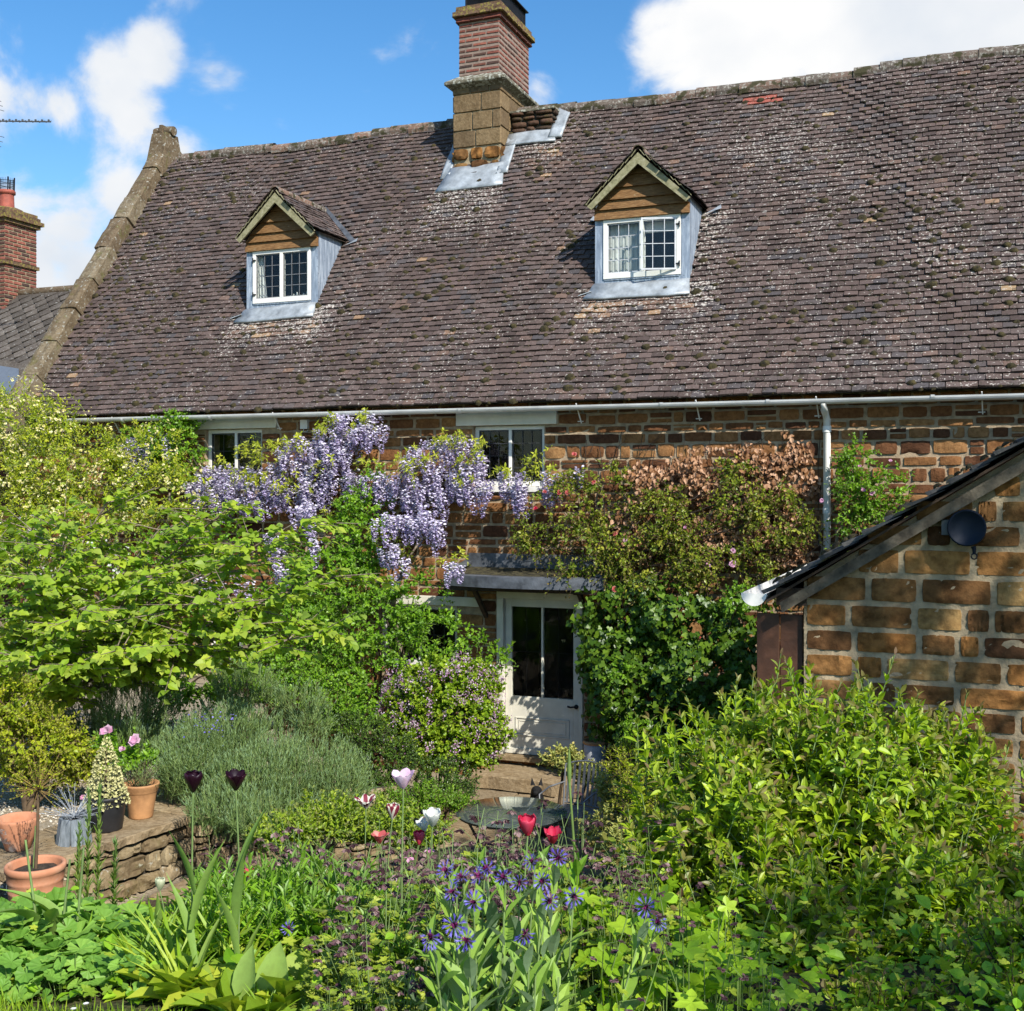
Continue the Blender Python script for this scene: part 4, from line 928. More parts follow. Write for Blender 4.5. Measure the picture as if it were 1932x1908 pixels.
# retractable washing line on the gable
p = on(1824, 996, YO-.10); wl = empty('washing_line_reel', p, 'round dark blue retractable washing line reel with hanging hook on the outbuilding gable', 'clothes line')
M_NAVY = plain('navy_plastic', (.004, .010, .022), .6, spec=.25, var=.1)
M_GREYP = plain('grey_plastic', (.10, .11, .115), .5)
r_ = .120; mb = MB(); mb.lathe(p, [(.0, -.05), (r_*.97, -.05), (r_, -.04), (r_, .035), (r_*.97, .042), (r_*.9, .043), (r_*.88, .038), (0, .038)], 32, axis=(0, -1, 0)); mb.build('case', M_NAVY, wl)
mb = MB(); mb.box(p+(-.155, .03, -.05), p+(-.10, .095, .05)); mb.box(p+(-.15, .075, -.05), p+(.1, .095, .05)); mb.build('wall_bracket', M_GREYP, wl)
mb = MB(); mb.tubes([p+(.04, -.01, -.12), p+(.045, -.01, -.14), p+(.045, -.01, -.165)], .016, .010, 8, cap=True)
a = np.linspace(0, 2*math.pi, 13); mb.tubes([p+(.045+.018*math.sin(q), -.01, -.185+.018*math.cos(q)) for q in a], .005, .005, 6); mb.build('hook', M_NAVY, wl)
# brown boarded screen beside the outbuilding
q0 = on(1427, 1200, YO-.0)[0]; q1 = xw-.01; zt = on(1470, 1159, YO)[2]
scr = empty('timber_screen', ((q0+q1)/2, YO+.05, 0), 'brown stained upright boards beside the outbuilding corner, below the white gutter end', 'fence')
for i in range(2):
    a = q0+(q1-q0)*i/2; b = q0+(q1-q0)*(i+1)/2-.004
    MB().box((a, YO+.02+.02*i, -.1), (b, YO+.055+.02*i, zt-.004*i)).build('board', M_BROWNWOOD, scr, bevel=.004)

# ------------------------------------------------------------------ NEIGHBOURING HOUSE on the left
nb = empty('neighbouring_house', W(-60, 900, 20), 'neighbouring house behind the gable with grey diamond slates and red brick chimney', 'house')
t0 = 23.
pr = W(50, 553, t0); YN = pr[1]; zr = pr[2]; x1 = -13.4
zev = on(60, 760, YN-2.6)[2]
mb = MB(); Sn = nrm(np.array([0, 2.6, zr-zev])); Nn = np.array([0, -Sn[2], Sn[1]]); ux = X_
O2 = np.array([-27., YN-2.6, zev]); g = .46; Ld = math.hypot(2.6, zr-zev)
for i in range(int(13/(g*.72))):
    for j in range(-1, int(Ld/(g*.36))+1):
        cx = i*g*.72+(g*.36 if j % 2 else 0); cs = j*g*.36
        if cs > Ld-.12 or cx > 12.8: continue
        h = g*.5; cs2 = cs+h*.72
        P = [(cx, cs2-h*.72*1.25), (cx+h*.8, cs2), (cx, cs2+h*.8), (cx-h*.8, cs2)]
        V = [O2+ux*a+Sn*min(b, Ld)+Nn*(.05-.045*(k != 0)+.01*(k in (1, 3))+rng.normal(0, .002)) for k, (a, b) in enumerate(P)]; V += [v-Nn*.012 for v in V]
        mb.add(V, [(0, 1, 2, 3), (0, 4, 5, 1), (3, 7, 4, 0)], rng.random())
mb.add([O2, O2+ux*13, O2+ux*13+Sn*Ld, O2+Sn*Ld], [(0, 1, 2, 3)], .5)
mb.add([O2+Sn*Ld, O2+ux*13+Sn*Ld, O2+ux*13+(0, 5.2, 0), O2+(0, 5.2, 0)], [(0, 1, 2, 3)], .5)
M_GSL = stone_mat('lichened_grey_slate', [(0, (.085, .075, .065)), (.6, (.13, .115, .10)), (1, (.18, .16, .14))], lich=(.42, .42, .39), lt=(.62, .7), dark=(.55, .5, .5), stain=.5)
mb.build('slate_roof', M_GSL, nb)
mb = MB(); mb.tubes([(-27, YN, zr-.0), (-20, YN, zr+.01), (-16, YN, zr-.01), (x1-.6, YN, zr+.04)], .09, .09, 8); mb.build('ridge', M_COPING, nb)
mb = MB(); mb.box((-26.8, YN-2.45, -.2), (x1-.5, YN+2.4, zev-.03)); mb.prism([(x1-.5, YN-2.4, zev-.03), (x1-.5, YN+2.4, zev-.03), (x1-.5, YN, zr-.05)], (-.3, 0, 0)); mb.build('stone_walls', M_STONE, nb)
# lower lean-to roof in front with a dark roof light
mb = MB(); pa = on(-40, 668, YN-2.9); pb = on(75, 715, YN-2.9)
A = on(-80, 664, YN-2.62); B = on(120, 700, YN-2.62); Cc = on(120, 800, YN-3.5); Dd = on(-80, 800, YN-3.5)
mb.prism([Dd, Cc, B, A], (0, .02, -.06), .5); mb.build('lean_to_roof', M_GSL, nb)
mb = MB(); e = lambda a, b: (A*(1-a)+B*a)*(1-b)+(Dd*(1-a)+Cc*a)*b+np.array([0, -.03, .02]); mb.prism([e(.28, .55), e(.60, .55), e(.60, .12), e(.28, .12)], (0, .01, -.04)); mb.build('roof_light', plain('roof_light_glass', (.12, .14, .17), .15, spec=.6, var=.05), nb)
# chimney of the neighbour
cy0 = YN-.42; cy1 = YN+.42; cr_ = on(9, 500, cy0)[0]; cl_ = cr_-.9; ct = W(0, 425, t0)[2]; cbz = zr-.6
mb = MB(); mb.box((cl_+.01, cy0+.01, cbz), (cr_-.01, cy1-.01, ct), 0, 1)
for (O3, U3, N3, w3) in ((np.array([cl_, cy0, cbz]), X_, -Y_, cr_-cl_), (np.array([cr_, cy0, cbz]), Y_, X_, cy1-cy0), (np.array([cr_, cy1, cbz]), -X_, Y_, cr_-cl_), (np.array([cl_, cy1, cbz]), -Y_, -X_, cy1-cy0)):
    masonry(mb, O3, U3, Z_, N3, w3, ct-cbz, (.0745, .0755), (.215, .225), .012, .007, rng, (), 4, 3, .0015, 0, rnded=.04, stag=True)
ch2 = mb.build('chimney', [M_BRICK, M_MORTAR2], nb)
mb = MB()
for z, e_, h_ in ((W(0, 503, t0)[2], .035, .07), (ct, .05, .07), (ct+.07, .10, .075), (ct+.145, .05, .075), (ct+.22, .01, .07)): MB().box((cl_-e_, cy0-e_, z), (cr_+e_, cy1+e_, z+h_-.002), rng.random()).build('brick_band', M_CAPBRICK, ch2)
zc = ct+.29; mb.lathe(((cl_+cr_)/2, YN, zc), [(.42, -.01), (.36, .06), (.2, .12), (0, .13)], 12, .3); mb.build('mortar_flaunching', M_CAPBRICK, ch2)
px = on(13, 390, YN-.1)[0]; mb = MB(); mb.lathe((px, YN-.1, zc), [(.15, 0), (.145, .03), (.135, .30), (.135, .33), (.165, .34), (.165, .39), (.15, .41), (.13, .41), (.13, .2)], 20); mb.build('chimney_pot', plain('red_clay_pot', (.33, .085, .055), .7, var=.15), ch2)
mb = MB(); 
for i in range(26):
    a = i*2*math.pi/26; q = np.array([px+.13*math.cos(a), YN-.1+.13*math.sin(a), zc+.38]); mb.tubes([q, q+(0, 0, .27)], .004, .004, 4)
for zz in (.45, .52, .6): mb.tubes([(px+.132*math.cos(a), YN-.1+.132*math.sin(a), zc+zz) for a in np.linspace(0, 2*math.pi, 17)], .005, .005, 4)
for a in (0.3, 2, 4, 5.6): q = np.array([px+.15*math.cos(a), YN-.1+.15*math.sin(a), zc+.36]); mb.bar(q, q+(0.01, 0, .3), .025, .012)
mb.build('wire_cowl', M_IRON, ch2)
# television aerial
t1 = 19.; b0 = W(96, 230, t1); b1 = W(-60, 228, t1+.3); aer = empty('television_aerial', b1, 'grey television aerial with short cross rods against the sky at the left edge', 'aerial')
M_ALU = plain('grey_aluminium', (.12, .12, .125), .45, metal=.4)
mb = MB(); mb.tubes([b0, b1], .012, .012, 6, cap=True); mb.build('boom', M_ALU, aer)
mb = MB(); dv = nrm(b1-b0)
for i in range(10):
    q = b0+dv*(.04+.12*i); cr2 = nrm(np.cross(dv, Z_)+.5*Z_); L = .085+.004*i
    mb.tubes([q-cr2*L, q+cr2*L], .005, .005, 4, cap=True); mb.box(q+(-.012, -.012, 0), q+(.012, .012, .035))
mb.build('cross_rods', M_ALU, aer)
mb = MB(); q = b0+dv*1.0
for k in (-.38, -.3, -.22, .22, .3, .38): mb.tubes([q+(-.05, -.2, k)+dv*abs(k)*.35, q+(.05, .2, k)+dv*abs(k)*.35], .005, .005, 4)
mb.tubes([q+(0, 0, -.4)+dv*.14, q, q+(0, 0, .4)+dv*.14], .006, .006, 4); mb.build('reflector', M_ALU, aer)
mb = MB(); mb.tubes([b1-(0, 0, .0), (b1[0], b1[1], zr-.5)], .022, .022, 8); mb.build('mast', M_ALU, aer)

# ------------------------------------------------------------------ GARDEN MASONRY
rg = np.random.default_rng(21)
line = [(-5.95, 4.7), (-5.66, 5.6), (-5.47, 6.18), (-5.37, 7.12), (-4.95, 7.9), (-4.45, 8.6)]
drw = empty('dry_stone_wall', (-5.5, 6.3, .4), 'low dry stone retaining wall capped with flags below the potted plants', 'wall')
mb = MB(); cap_ = MB()
for (a, b) in zip(line[:-1], line[1:]):
    a, b = np.array([*a, .12]), np.array([*b, .12]); L = np.linalg.norm(b-a); U = (b-a)/L; N2 = np.cross(U, Z_)
    masonry(mb, a, U, Z_, N2, L+.02, .68, (.08, .17), (.12, .30), .014, .03, rg, (), 8, 7, .008, 0, split=.15, rnded=.12)
    V = [a-N2*.03, b-N2*.03, b-N2*.03+Z_*.68, a-N2*.03+Z_*.68, ]; mb.add(V, [(0, 1, 2, 3)], 0, 0, 1)
mb.build('stonework', [M_DRY, M_JOINT], drw, sharp=30)
def slab(mb, poly, z, th, rg, sub=10, rnd=None):
    """flagstone: polygon with an uneven edge"""
    P = []
    n = len(poly)
    for i in range(n):
        a, b = np.array(poly[i]), np.array(poly[(i+1) % n])
        for k in range(sub): P.append(a+(b-a)*k/sub+rg.normal(0, .008, 2))
    P = np.array(P); zz = z+rg.normal(0, .002, len(P)); m_ = len(P); c = P.mean(0)
    rnn = rg.random() if rnd is None else rnd
    V = np.vstack([np.c_[P, zz-.006], np.c_[c+(P-c)*.975, zz], np.c_[c+(P-c)*.5, np.full(m_, z)+rg.normal(0, .002, m_)], [[*c, z]], np.c_[P+rg.normal(0, .006, P.shape), zz-th]])
    i = np.arange(m_); j = (i+1) % m_
    F = np.vstack([np.c_[i, j, j+m_, i+m_], np.c_[i+m_, j+m_, j+2*m_, i+2*m_], np.c_[i+3*m_+1, j+3*m_+1, j, i]])
    b0 = mb.n; mb.add(V, F, rnn, 0, 0, False); mb.F.append(np.c_[i+2*m_, j+2*m_, np.full(m_, 3*m_)]+b0); mb.M.append(np.zeros(m_, int)); mb.S.append(np.full(m_, False))
o = .05
caps = [[(-5.93+o, 4.7), (-5.66+o, 5.52), (-6.22, 5.62), (-6.45, 4.8)], [(-5.65+o, 5.54), (-5.47+o, 6.25), (-6.1, 6.35), (-6.2, 5.64)],
        [(-5.46+o, 6.27), (-5.37+o, 7.0), (-6.0, 7.05), (-6.08, 6.37)], [(-5.37+o, 7.02), (-4.97+o, 7.75), (-5.6, 8.0), (-5.98, 7.07)]]
for i, c_ in enumerate(caps): mb = MB(); slab(mb, c_, .872, .055, rg); mb.build('capping_flag', M_FLAG, drw)
mb = MB()
for c_ in ([(-5.3, 6.55), (-4.9, 6.5), (-4.9, 7.0), (-5.28, 7.05)], [(-5.3, 7.07), (-4.9, 7.02), (-4.85, 7.5), (-5.15, 7.6)]): slab(mb, c_, .44, .06, rg)
tag(mb.build('path_flags', M_FLAG), kind='structure')
# door step slabs and patio flags
x0s, x1s = on(884, 1480, 12.6)[0], on(884, 1480, 12.6)[0]+1.9
mb = MB(); slab(mb, [(x0s, 12.58), (x1s, 12.5), (x1s, 13.2), (x0s+.12, 13.2)], -.105, .15, rg, 14, .2); tag(mb.build('door_step', M_FLAG), 'broad worn sandstone step in front of the cream back door', 'step')
mb = MB(); y = 9.0
while y < 12.45:
    x = -5.6; h = rg.uniform(.45, .6)
    while x < -1.4:
        w = rg.uniform(.45, .8); slab(mb, [(x, y), (x+w-.02, y), (x+w-.02, y+h-.02), (x, y+h-.02)], -.275+rg.normal(0, .004), .04, rg, 5); x += w
    y += h
tag(mb.build('patio_paving', M_FLAG), kind='structure')

# ------------------------------------------------------------------ POTS
def pot_prof(r0, r1, h, lip=.018, lh=.035, t=.014, soil=.82):
    return [(0, 0), (r0*.96, 0), (r0, .006), (r0+(r1-r0)*.5, h*.5), (r1-lip*.6, h-lh-.01), (r1-lip*.6, h-lh), (r1, h-lh+.004), (r1+.001, h-.006), (r1-.004, h), (r1-t, h), (r1-t-.004, h-.01), (r1-t-.012, h*soil)]
def soil_disc(p, r, z, root, name='soil'):
    mb = MB(); a = np.arange(16)*math.pi/8
    V = [(p[0]+r*math.cos(q), p[1]+r*math.sin(q), z+rng.normal(0, .003)) for q in a]+[(p[0]+r*.5*math.cos(q), p[1]+r*.5*math.sin(q), z+.012+rng.normal(0, .005)) for q in a]+[(p[0], p[1], z+.015)]
    F = [(i, (i+1) % 16, 16+(i+1) % 16, 16+i) for i in range(16)]
    mb.add(V, F); mb.F.append(np.array([(16+i, 16+(i+1) % 16, 32) for i in range(16)])); mb.M.append(np.zeros(16, int)); mb.S.append(np.zeros(16, bool))
    mb.build(name, M_SOIL, root)
def W0(u, v, t, z):
    p = W(u, v, t); p[2] = z; return p
P_BLACK = W0(200, 1560, 8.15, .872); P_TER2 = W0(266, 1540, 8.45, .872); P_BIG = W0(67, 1690, 7.0, .60); P_BROKEN = W0(34, 1598, 7.7, .872); P_GREY = W0(140, 1585, 7.85, .872)
r = empty('black_plastic_pot', P_BLACK, 'black plastic plant pot on the wall top holding the cream dwarf conifer', 'pot')
mb = MB(); mb.lathe(P_BLACK, pot_prof(.112, .142, .245, .010, .03, .006), 32); mb.build('pot_body', M_PLASTIC, r); soil_disc(P_BLACK, .125, P_BLACK[2]+.20, r)
r = empty('terracotta_pot', P_TER2, 'ochre terracotta pot with ribbed rim beside the black plastic pot', 'pot')
mb = MB(); mb.lathe(P_TER2, [(0, 0), (.082, 0), (.086, .01), (.098, .10), (.112, .18), (.116, .19), (.122, .196), (.120, .205), (.128, .212), (.127, .232), (.132, .238), (.130, .25), (.116, .25), (.108, .2)], 32); mb.build('pot_body', M_TERRA2, r); soil_disc(P_TER2, .112, P_TER2[2]+.21, r)
r = empty('terracotta_pot', P_BIG, 'largest terracotta pot, banded, holding a thin stemmed standard tree', 'pot')
mb = MB(); mb.lathe(P_BIG, [(0, 0), (.125, 0), (.13, .01), (.145, .15), (.155, .24), (.158, .245), (.156, .25), (.160, .30), (.164, .305), (.163, .315), (.168, .36), (.176, .366), (.177, .395), (.170, .402), (.155, .402), (.150, .39), (.148, .34)], 36); mb.build('pot_body', M_TERRA, r); soil_disc(P_BIG, .15, P_BIG[2]+.355, r)
mb = MB(); 
a = np.linspace(-2.55, -2.1, 6); V = [(P_BIG[0]+.163*math.cos(q), P_BIG[1]+.163*math.sin(q), P_BIG[2]+z) for z in (.255, .30) for q in a]; mb.add(V, [(i, i+1, i+7, i+6) for i in range(5)]); mb.build('pale_label', plain('faded_label', (.42, .44, .42), .6), r)
r = empty('terracotta_pot', P_BROKEN, 'wide salmon terracotta bowl pot, chipped and flaking, at the left edge', 'pot')
mb = MB(); mb.lathe(P_BROKEN, [(0, 0), (.075, 0), (.08, .006), (.115, .11), (.126, .15), (.136, .19), (.137, .208), (.130, .212), (.124, .205), (.112, .14), (.07, .02), (0, .018)], 32, wob=.015); mb.build('pot_body', M_TERRA, r)
mb = MB(); a = np.linspace(-2.4, -1.2, 12); zz = np.linspace(.06, .165, 7); V = []
for i, z in enumerate(zz):
    for q in a+rng.normal(0, .02): V.append((P_BROKEN[0]+(.098+(.13-.098)*(z-.06)/.105+.004*rng.random())*math.cos(q), P_BROKEN[1]+(.098+(.13-.098)*(z-.06)/.105+.004*rng.random())*math.sin(q), P_BROKEN[2]+z))
mb.add(V, [(i*12+j, i*12+j+1, i*12+j+13, i*12+j+12) for i in range(6) for j in range(11)], smooth=True); mb.build('flaking_patch', plain('flaked_clay', (.50, .34, .27), .9, var=.25, nscale=25, bump=.8), r)
r = empty('wooden_planter', P_GREY, 'blue grey weathered wooden tub behind the spiky stems on the wall top', 'planter')
mb = MB()
for i in range(9):
    a = i*2*math.pi/9; q = P_GREY+np.array([.095*math.cos(a), .095*math.sin(a), 0]); n_ = np.array([math.cos(a), math.sin(a), 0]); t_ = np.array([-n_[1], n_[0], 0]); mb.obox(q+(0, 0, .085), t_*.033, n_*.009, Z_*.085+n_*-.012, rng.random())
mb.build('staves', M_BGWOOD, r); soil_disc(P_GREY, .085, P_GREY[2]+.14, r)
# two tall zinc planters by the door
for i, (u, tt, hgt, rr_, nm, lb) in enumerate(((1123, 13.35, .50, .135, 'stone_planter', 'pale grey chimney pot planter with ochre rim right of the cream door'), (1186, 13.0, .46, .13, 'stone_planter', 'shaded grey planter half hidden between the ivy and the big shrub'))):
    p = W0(u, 1450, tt, -.11 if i == 0 else -.25); p[2] = CZ-(1447-926)/FPX*tt if i == 0 else CZ-(1475-926)/FPX*tt
    if i == 0: hgt = (1447-1396)/FPX*tt
    r = empty(nm, p, lb, 'planter')
    mb = MB(); mb.lathe(p+(0, 0, -.15), [(0, 0), (rr_*.86, 0), (rr_*.88, .02), (rr_*.93, hgt*.6), (rr_, hgt+.08), (rr_*1.0, hgt+.10), (rr_*.96, hgt+.11)], 28); mb.build('planter_body', plain('pale_stoneware', (.42, .43, .45), .7, var=.2, nscale=9, bump=.2), r)
    mb = MB(); mb.lathe(p+(0, 0, -.15), [(rr_*1.0, hgt+.105), (rr_*1.08, hgt+.115), (rr_*1.08, hgt+.14), (rr_*.98, hgt+.15), (rr_*.9, hgt+.14), (rr_*.88, hgt+.05)], 28); mb.build('rim', M_TERRA2, r)
    mb = MB()
    if i == 0:   # raised panel ornament
        for k in range(7): a = -2.0+.1*k; mb.obox(p+np.array([rr_*.95*math.cos(a), rr_*.95*math.sin(a), .06]), (.004*math.sin(a), -.004*math.cos(a), 0), (math.cos(a)*.008, math.sin(a)*.008, 0), (0, 0, .018+.01*(k % 2)))
        mb.build('raised_ornament', plain('dark_relief', (.16, .17, .18), .8), r)
# ------------------------------------------------------------------ FURNITURE on the patio
tp = W(965, 1545, 10.35); tz = CZ-(1532-926)/FPX*10.35; tp[2] = -.27
tab = empty('glass_table', tp, 'round glass topped garden table on a scrolled black iron frame', 'table')
rt = .50; mb = MB(); mb.lathe((tp[0], tp[1], tz), [(0, -.005), (rt-.004, -.005), (rt, -.002), (rt, .002), (rt-.004, .005), (0, .005)], 48)
m = NM('table_glass'); m.t.nodes.remove(m.b); tb = m.n('ShaderNodeBsdfTransparent'); tb.inputs[0].default_value = (.62, .72, .69, 1); gl = m.n('ShaderNodeBsdfGlossy'); gl.inputs[0].default_value = (.9, 1, 1, 1); gl.inputs['Roughness'].default_value = .06
df = m.n('ShaderNodeBsdfDiffuse'); df.inputs[0].default_value = (.16, .19, .18, 1); m1 = m.n('ShaderNodeMixShader'); m1.inputs[0].default_value = .32; m.l(tb.outputs[0], m1.inputs[1]); m.l(df.outputs[0], m1.inputs[2])
fr = m.n('ShaderNodeFresnel'); m2 = m.n('ShaderNodeMixShader'); gg = m.n('ShaderNodeNewGeometry'); m.l(m.mth('MULTIPLY', fr.outputs[0], m.mth('SUBTRACT', 1., gg.outputs['Backfacing'])), m2.inputs[0]); m.l(m1.outputs[0], m2.inputs[1]); m.l(gl.outputs[0], m2.inputs[2]); m.l(m2.outputs[0], m.out.inputs[0]); M_TGL = m.m
mb.build('table_top', M_TGL, tab)
mb = MB(); a = np.linspace(0, 2*math.pi, 33); mb.tubes([(tp[0]+(rt-.02)*math.cos(q), tp[1]+(rt-.02)*math.sin(q), tz-.015) for q in a], .010, .010, 6)
mb.tubes([(tp[0]+.22*math.cos(q), tp[1]+.22*math.sin(q), tz-.03) for q in a], .006, .006, 5)
for k in range(8):
    q = k*math.pi/4; b = np.linspace(0, 1.7*math.pi, 14); c0 = np.array([tp[0]+.35*math.cos(q), tp[1]+.35*math.sin(q), tz-.03])
    mb.tubes([c0+np.array([.09*math.cos(x+q)*(1-.1*x), .09*math.sin(x+q)*(1-.1*x), 0]) for x in b], .005, .005, 5)
mb.build('rim_and_scrolls', M_IRON, tab)
for k in range(4):
    q = k*math.pi/2+.4; c_, s_ = math.cos(q), math.sin(q); MB().tubes([(tp[0]+.42*c_, tp[1]+.42*s_, tz-.02), (tp[0]+.30*c_, tp[1]+.30*s_, tz-.25), (tp[0]+.28*c_, tp[1]+.28*s_, tz-.45), (tp[0]+.40*c_, tp[1]+.40*s_, -.27)], .013, .012, 8).build('leg', M_IRON, tab)
def chair(cp, rz, label, mat, hb=.86):
    r = empty('slatted_garden_chair', cp, label, 'chair', rz=0); c, s = math.cos(rz), math.sin(rz)
    T = lambda x, y, z: np.array([cp[0]+x*c-y*s, cp[1]+x*s+y*c, cp[2]+z])     # -y is the front
    bk = MB(); n = 9; w = .48
    for i in range(n):
        x = -w/2+.03+(w-.06)*i/(n-1); yb = .20+.05*(1-(x/(w/2))**2)
        top = hb-.02-.05*(x/(w/2))**2
        bk.obox(T(x, yb+.02, (top+.46)/2), (T(.013, 0, 0)-T(0, 0, 0)), (T(0, .0025, 0)-T(0, 0, 0)), (T(0, .03, (top-.46)/2)-T(0, 0, 0)))
    bk.build('back_slats', mat, r)
    fr_ = MB(); xs = np.linspace(-w/2, w/2, 11); pts = [T(x, .23+.06*(1-(x/(w/2))**2), hb-.05*(x/(w/2))**2) for x in xs]; fr_.tubes(pts, .009, .009, 6)
    fr_.tubes([T(-w/2, .23, hb-.05), T(-w/2, .19, .44)], .010, .010, 6); fr_.tubes([T(w/2, .23, hb-.05), T(w/2, .19, .44)], .010, .010, 6); fr_.tubes([T(-w/2, .20, .46), T(0, .24, .46), T(w/2, .20, .46)], .008, .008, 6); fr_.build('back_frame', mat, r)
    st_ = MB()
    for i in range(9): y = -.20+.05*i; st_.obox(T(0, y, .44), T(w/2-.01, 0, 0)-T(0, 0, 0), T(0, .015, 0)-T(0, 0, 0), T(0, 0, .003)-T(0, 0, 0))
    st_.build('seat', mat, r)
    for sx in (-1, 1):
        MB().tubes([T(sx*w/2, -.22, .44), T(sx*(w/2+.01), -.24, 0)], .010, .009, 6, cap=True).build('leg', mat, r)
        MB().tubes([T(sx*w/2, .19, .45), T(sx*(w/2+.01), .27, 0)], .010, .009, 6, cap=True).build('leg', mat, r)
        MB().tubes([T(sx*w/2, -.22, .44), T(sx*(w/2+.01), -.22, .62), T(sx*(w/2+.01), -.05, .66), T(sx*w/2, .21, .66)], .009, .009, 6).build('armrest', mat, r)
    return r
cp = W(1082, 1520, 11.25); cp[2] = CZ-(1438-926)/FPX*11.45-.88
chair(cp, R(-14), 'grey metal chair with vertical back slats behind the glass table', M_GREYM, .88)
cp2 = W(985, 1600, 9.35); cp2[2] = -.27; chair(cp2, R(160), 'black iron chair tucked under the near side of the glass table', M_IRON, .72)

# black dog sitting behind the table, ears pricked
dp = W(1014, 1500, 11.9); dz = CZ-(1469-926)/FPX*11.9; sc_ = (dz+.27)/.66; dp[2] = -.27
bm_v = [(0, .10, .16), (0, .02, .30), (0, -.06, .40), (0, -.10, .49), (0, -.12, .56), (0, -.20, .555), (0, -.27, .545),
        (.09, .06, .12), (.11, -.06, .05), (.10, -.14, .02), (-.09, .06, .12), (-.11, -.06, .05), (-.10, -.14, .02),
        (.06, -.09, .28), (.06, -.11, .14), (.06, -.13, .02), (-.06, -.09, .28), (-.06, -.11, .14), (-.06, -.13, .02), (0, .2, .08), (.04, .32, .04)]
rad = [.12, .115, .10, .075, .075, .042, .028, .075, .04, .03, .075, .04, .03, .05, .032, .032, .05, .032, .032, .03, .02]
ed = [(0, 1), (1, 2), (2, 3), (3, 4), (4, 5), (5, 6), (0, 7), (7, 8), (8, 9), (0, 10), (10, 11), (11, 12), (2, 13), (13, 14), (14, 15), (2, 16), (16, 17), (17, 18), (0, 19), (19, 20)]
me = bpy.data.meshes.new('dog_body'); me.from_pydata([tuple(np.array(v)*sc_) for v in bm_v], ed, [])
M_FUR = plain('black_fur', (.012, .011, .011), .7, var=.4, nscale=60, bump=.8); me.materials.append(M_FUR)
dog = bpy.data.objects.new('dog', me); COL.objects.link(dog); dog.location = tuple(dp); dog.rotation_euler = (0, 0, R(15))
sk = dog.modifiers.new('skin', 'SKIN'); lay = me.skin_vertices[0] if len(me.skin_vertices) else None
if lay is None:
    bpy.context.view_layer.objects.active = dog
    lay = me.skin_vertices.new().data if hasattr(me.skin_vertices, 'new') else None
else: lay = lay.data
if lay is not None:
    for i, q in enumerate(rad): lay[i].radius = (q*sc_, q*sc_)
    lay[0].use_root = True
ss = dog.modifiers.new('sub', 'SUBSURF'); ss.levels = 2; ss.render_levels = 2
tag(dog, 'black dog with pricked pointed ears sitting behind the glass table', 'dog')
for s_ in (-1, 1):
    e_ = MB(); b_ = np.array([s_*.045, -.11, .60])*sc_; tp_ = np.array([s_*.058, -.10, .70])*sc_
    V = [b_+np.array([-.03, 0, 0])*sc_, b_+np.array([.03, 0, 0])*sc_, b_+np.array([0, .028, .0])*sc_, tp_, b_+np.array([0, -.012, .01])*sc_]
    e_.add(V, [(0, 4, 3), (4, 1, 3), (1, 2, 3), (2, 0, 3)], smooth=False); o_ = e_.build('ear', M_FUR); o_.parent = dog
# bird feeders under the left hand tree
fp = W(319, 1197, 9.6); fd = empty('bird_feeder', fp+(0, 0, -.2), 'hanging bird feeder with olive dome baffle under the spreading tree', 'bird feeder')
M_OLV = plain('olive_plastic', (.20, .21, .10), .35, var=.1)
mb = MB(); mb.lathe(fp, [(.001, .045), (.06, .038), (.105, .012), (.118, -.015), (.121, -.03), (.116, -.028), (.10, 0), (.05, .022), (.001, .03)], 24); mb.build('dome', M_OLV, fd)
mb = MB(); mb.tubes([fp+(0, 0, .55), fp+(0, 0, -.09)], .003, .003, 5); mb.build('wire', M_IRON, fd)
mb = MB(); mb.lathe(fp+(0, 0, -.10), [(0, 0), (.07, 0), (.078, .02), (.074, .02), (.066, .006), (0, .006)], 20); mb.build('seed_dish', M_DKTWIG, fd)
fp = W(270, 1200, 9.6); fd = empty('bird_feeder', fp+(0, 0, -.15), 'tall narrow tube bird feeder hanging left of the domed one', 'bird feeder')
mb = MB(); mb.tubes([fp+(0, 0, -.2), fp+(0, 0, .18)], .024, .024, 12, cap=True); mb.build('seed_tube', M_OLV, fd)
mb = MB(); mb.lathe(fp+(0, 0, .18), [(.03, 0), (.03, .02), (.0, .045)], 12); mb.lathe(fp+(0, 0, -.24), [(0, 0), (.03, 0), (.03, .04)], 12); mb.tubes([fp+(0, 0, .2), fp+(0, 0, .6)], .003, .003, 5)
for z in (-.1, .03): mb.tubes([fp+(-.06, 0, z), fp+(.06, 0, z)], .004, .004, 5)
mb.build('caps_and_perches', M_IRON, fd)
# ================================================================== PLANT MAKERS
rg = np.random.default_rng(77)
T_DIA = (np.array([(0, 0, 0), (-.28, .45, .05), (.28, .45, .05), (0, 1, -.05)]), [(0, 2, 3), (0, 3, 1)])
def tmpl(half, fold=.08, curl=.12, n=None):
    """leaf blade from half widths at even stations (base..tip)"""
    n = len(half); y = np.linspace(0, 1, n); V = []; F = []
    for i, (w, yy) in enumerate(zip(half, y)):
        z = -curl*yy**2+curl*.25*yy
        V += [(-w, yy, z+fold*w/.3*.3+fold*w), (0, yy, z), (w, yy, z+fold*w/.3*.3+fold*w)]
    for i in range(n-1):
        a = 3*i; F += [(a, a+1, a+4, a+3), (a+1, a+2, a+5, a+4)]
    return np.array(V), F
T_LANCE = tmpl([.01, .12, .15, .10, .0], .25, .22)
T_OVATE = tmpl([.02, .28, .34, .22, .0], .22, .2)
T_ROUND = tmpl([.08, .40, .46, .36, .0], .15, .22)
T_BROAD = tmpl([.06, .33, .40, .33, .17, .0], .12, .22)
T_STRAP = tmpl([.05, .07, .085, .08, .05, .0], .5, .15)
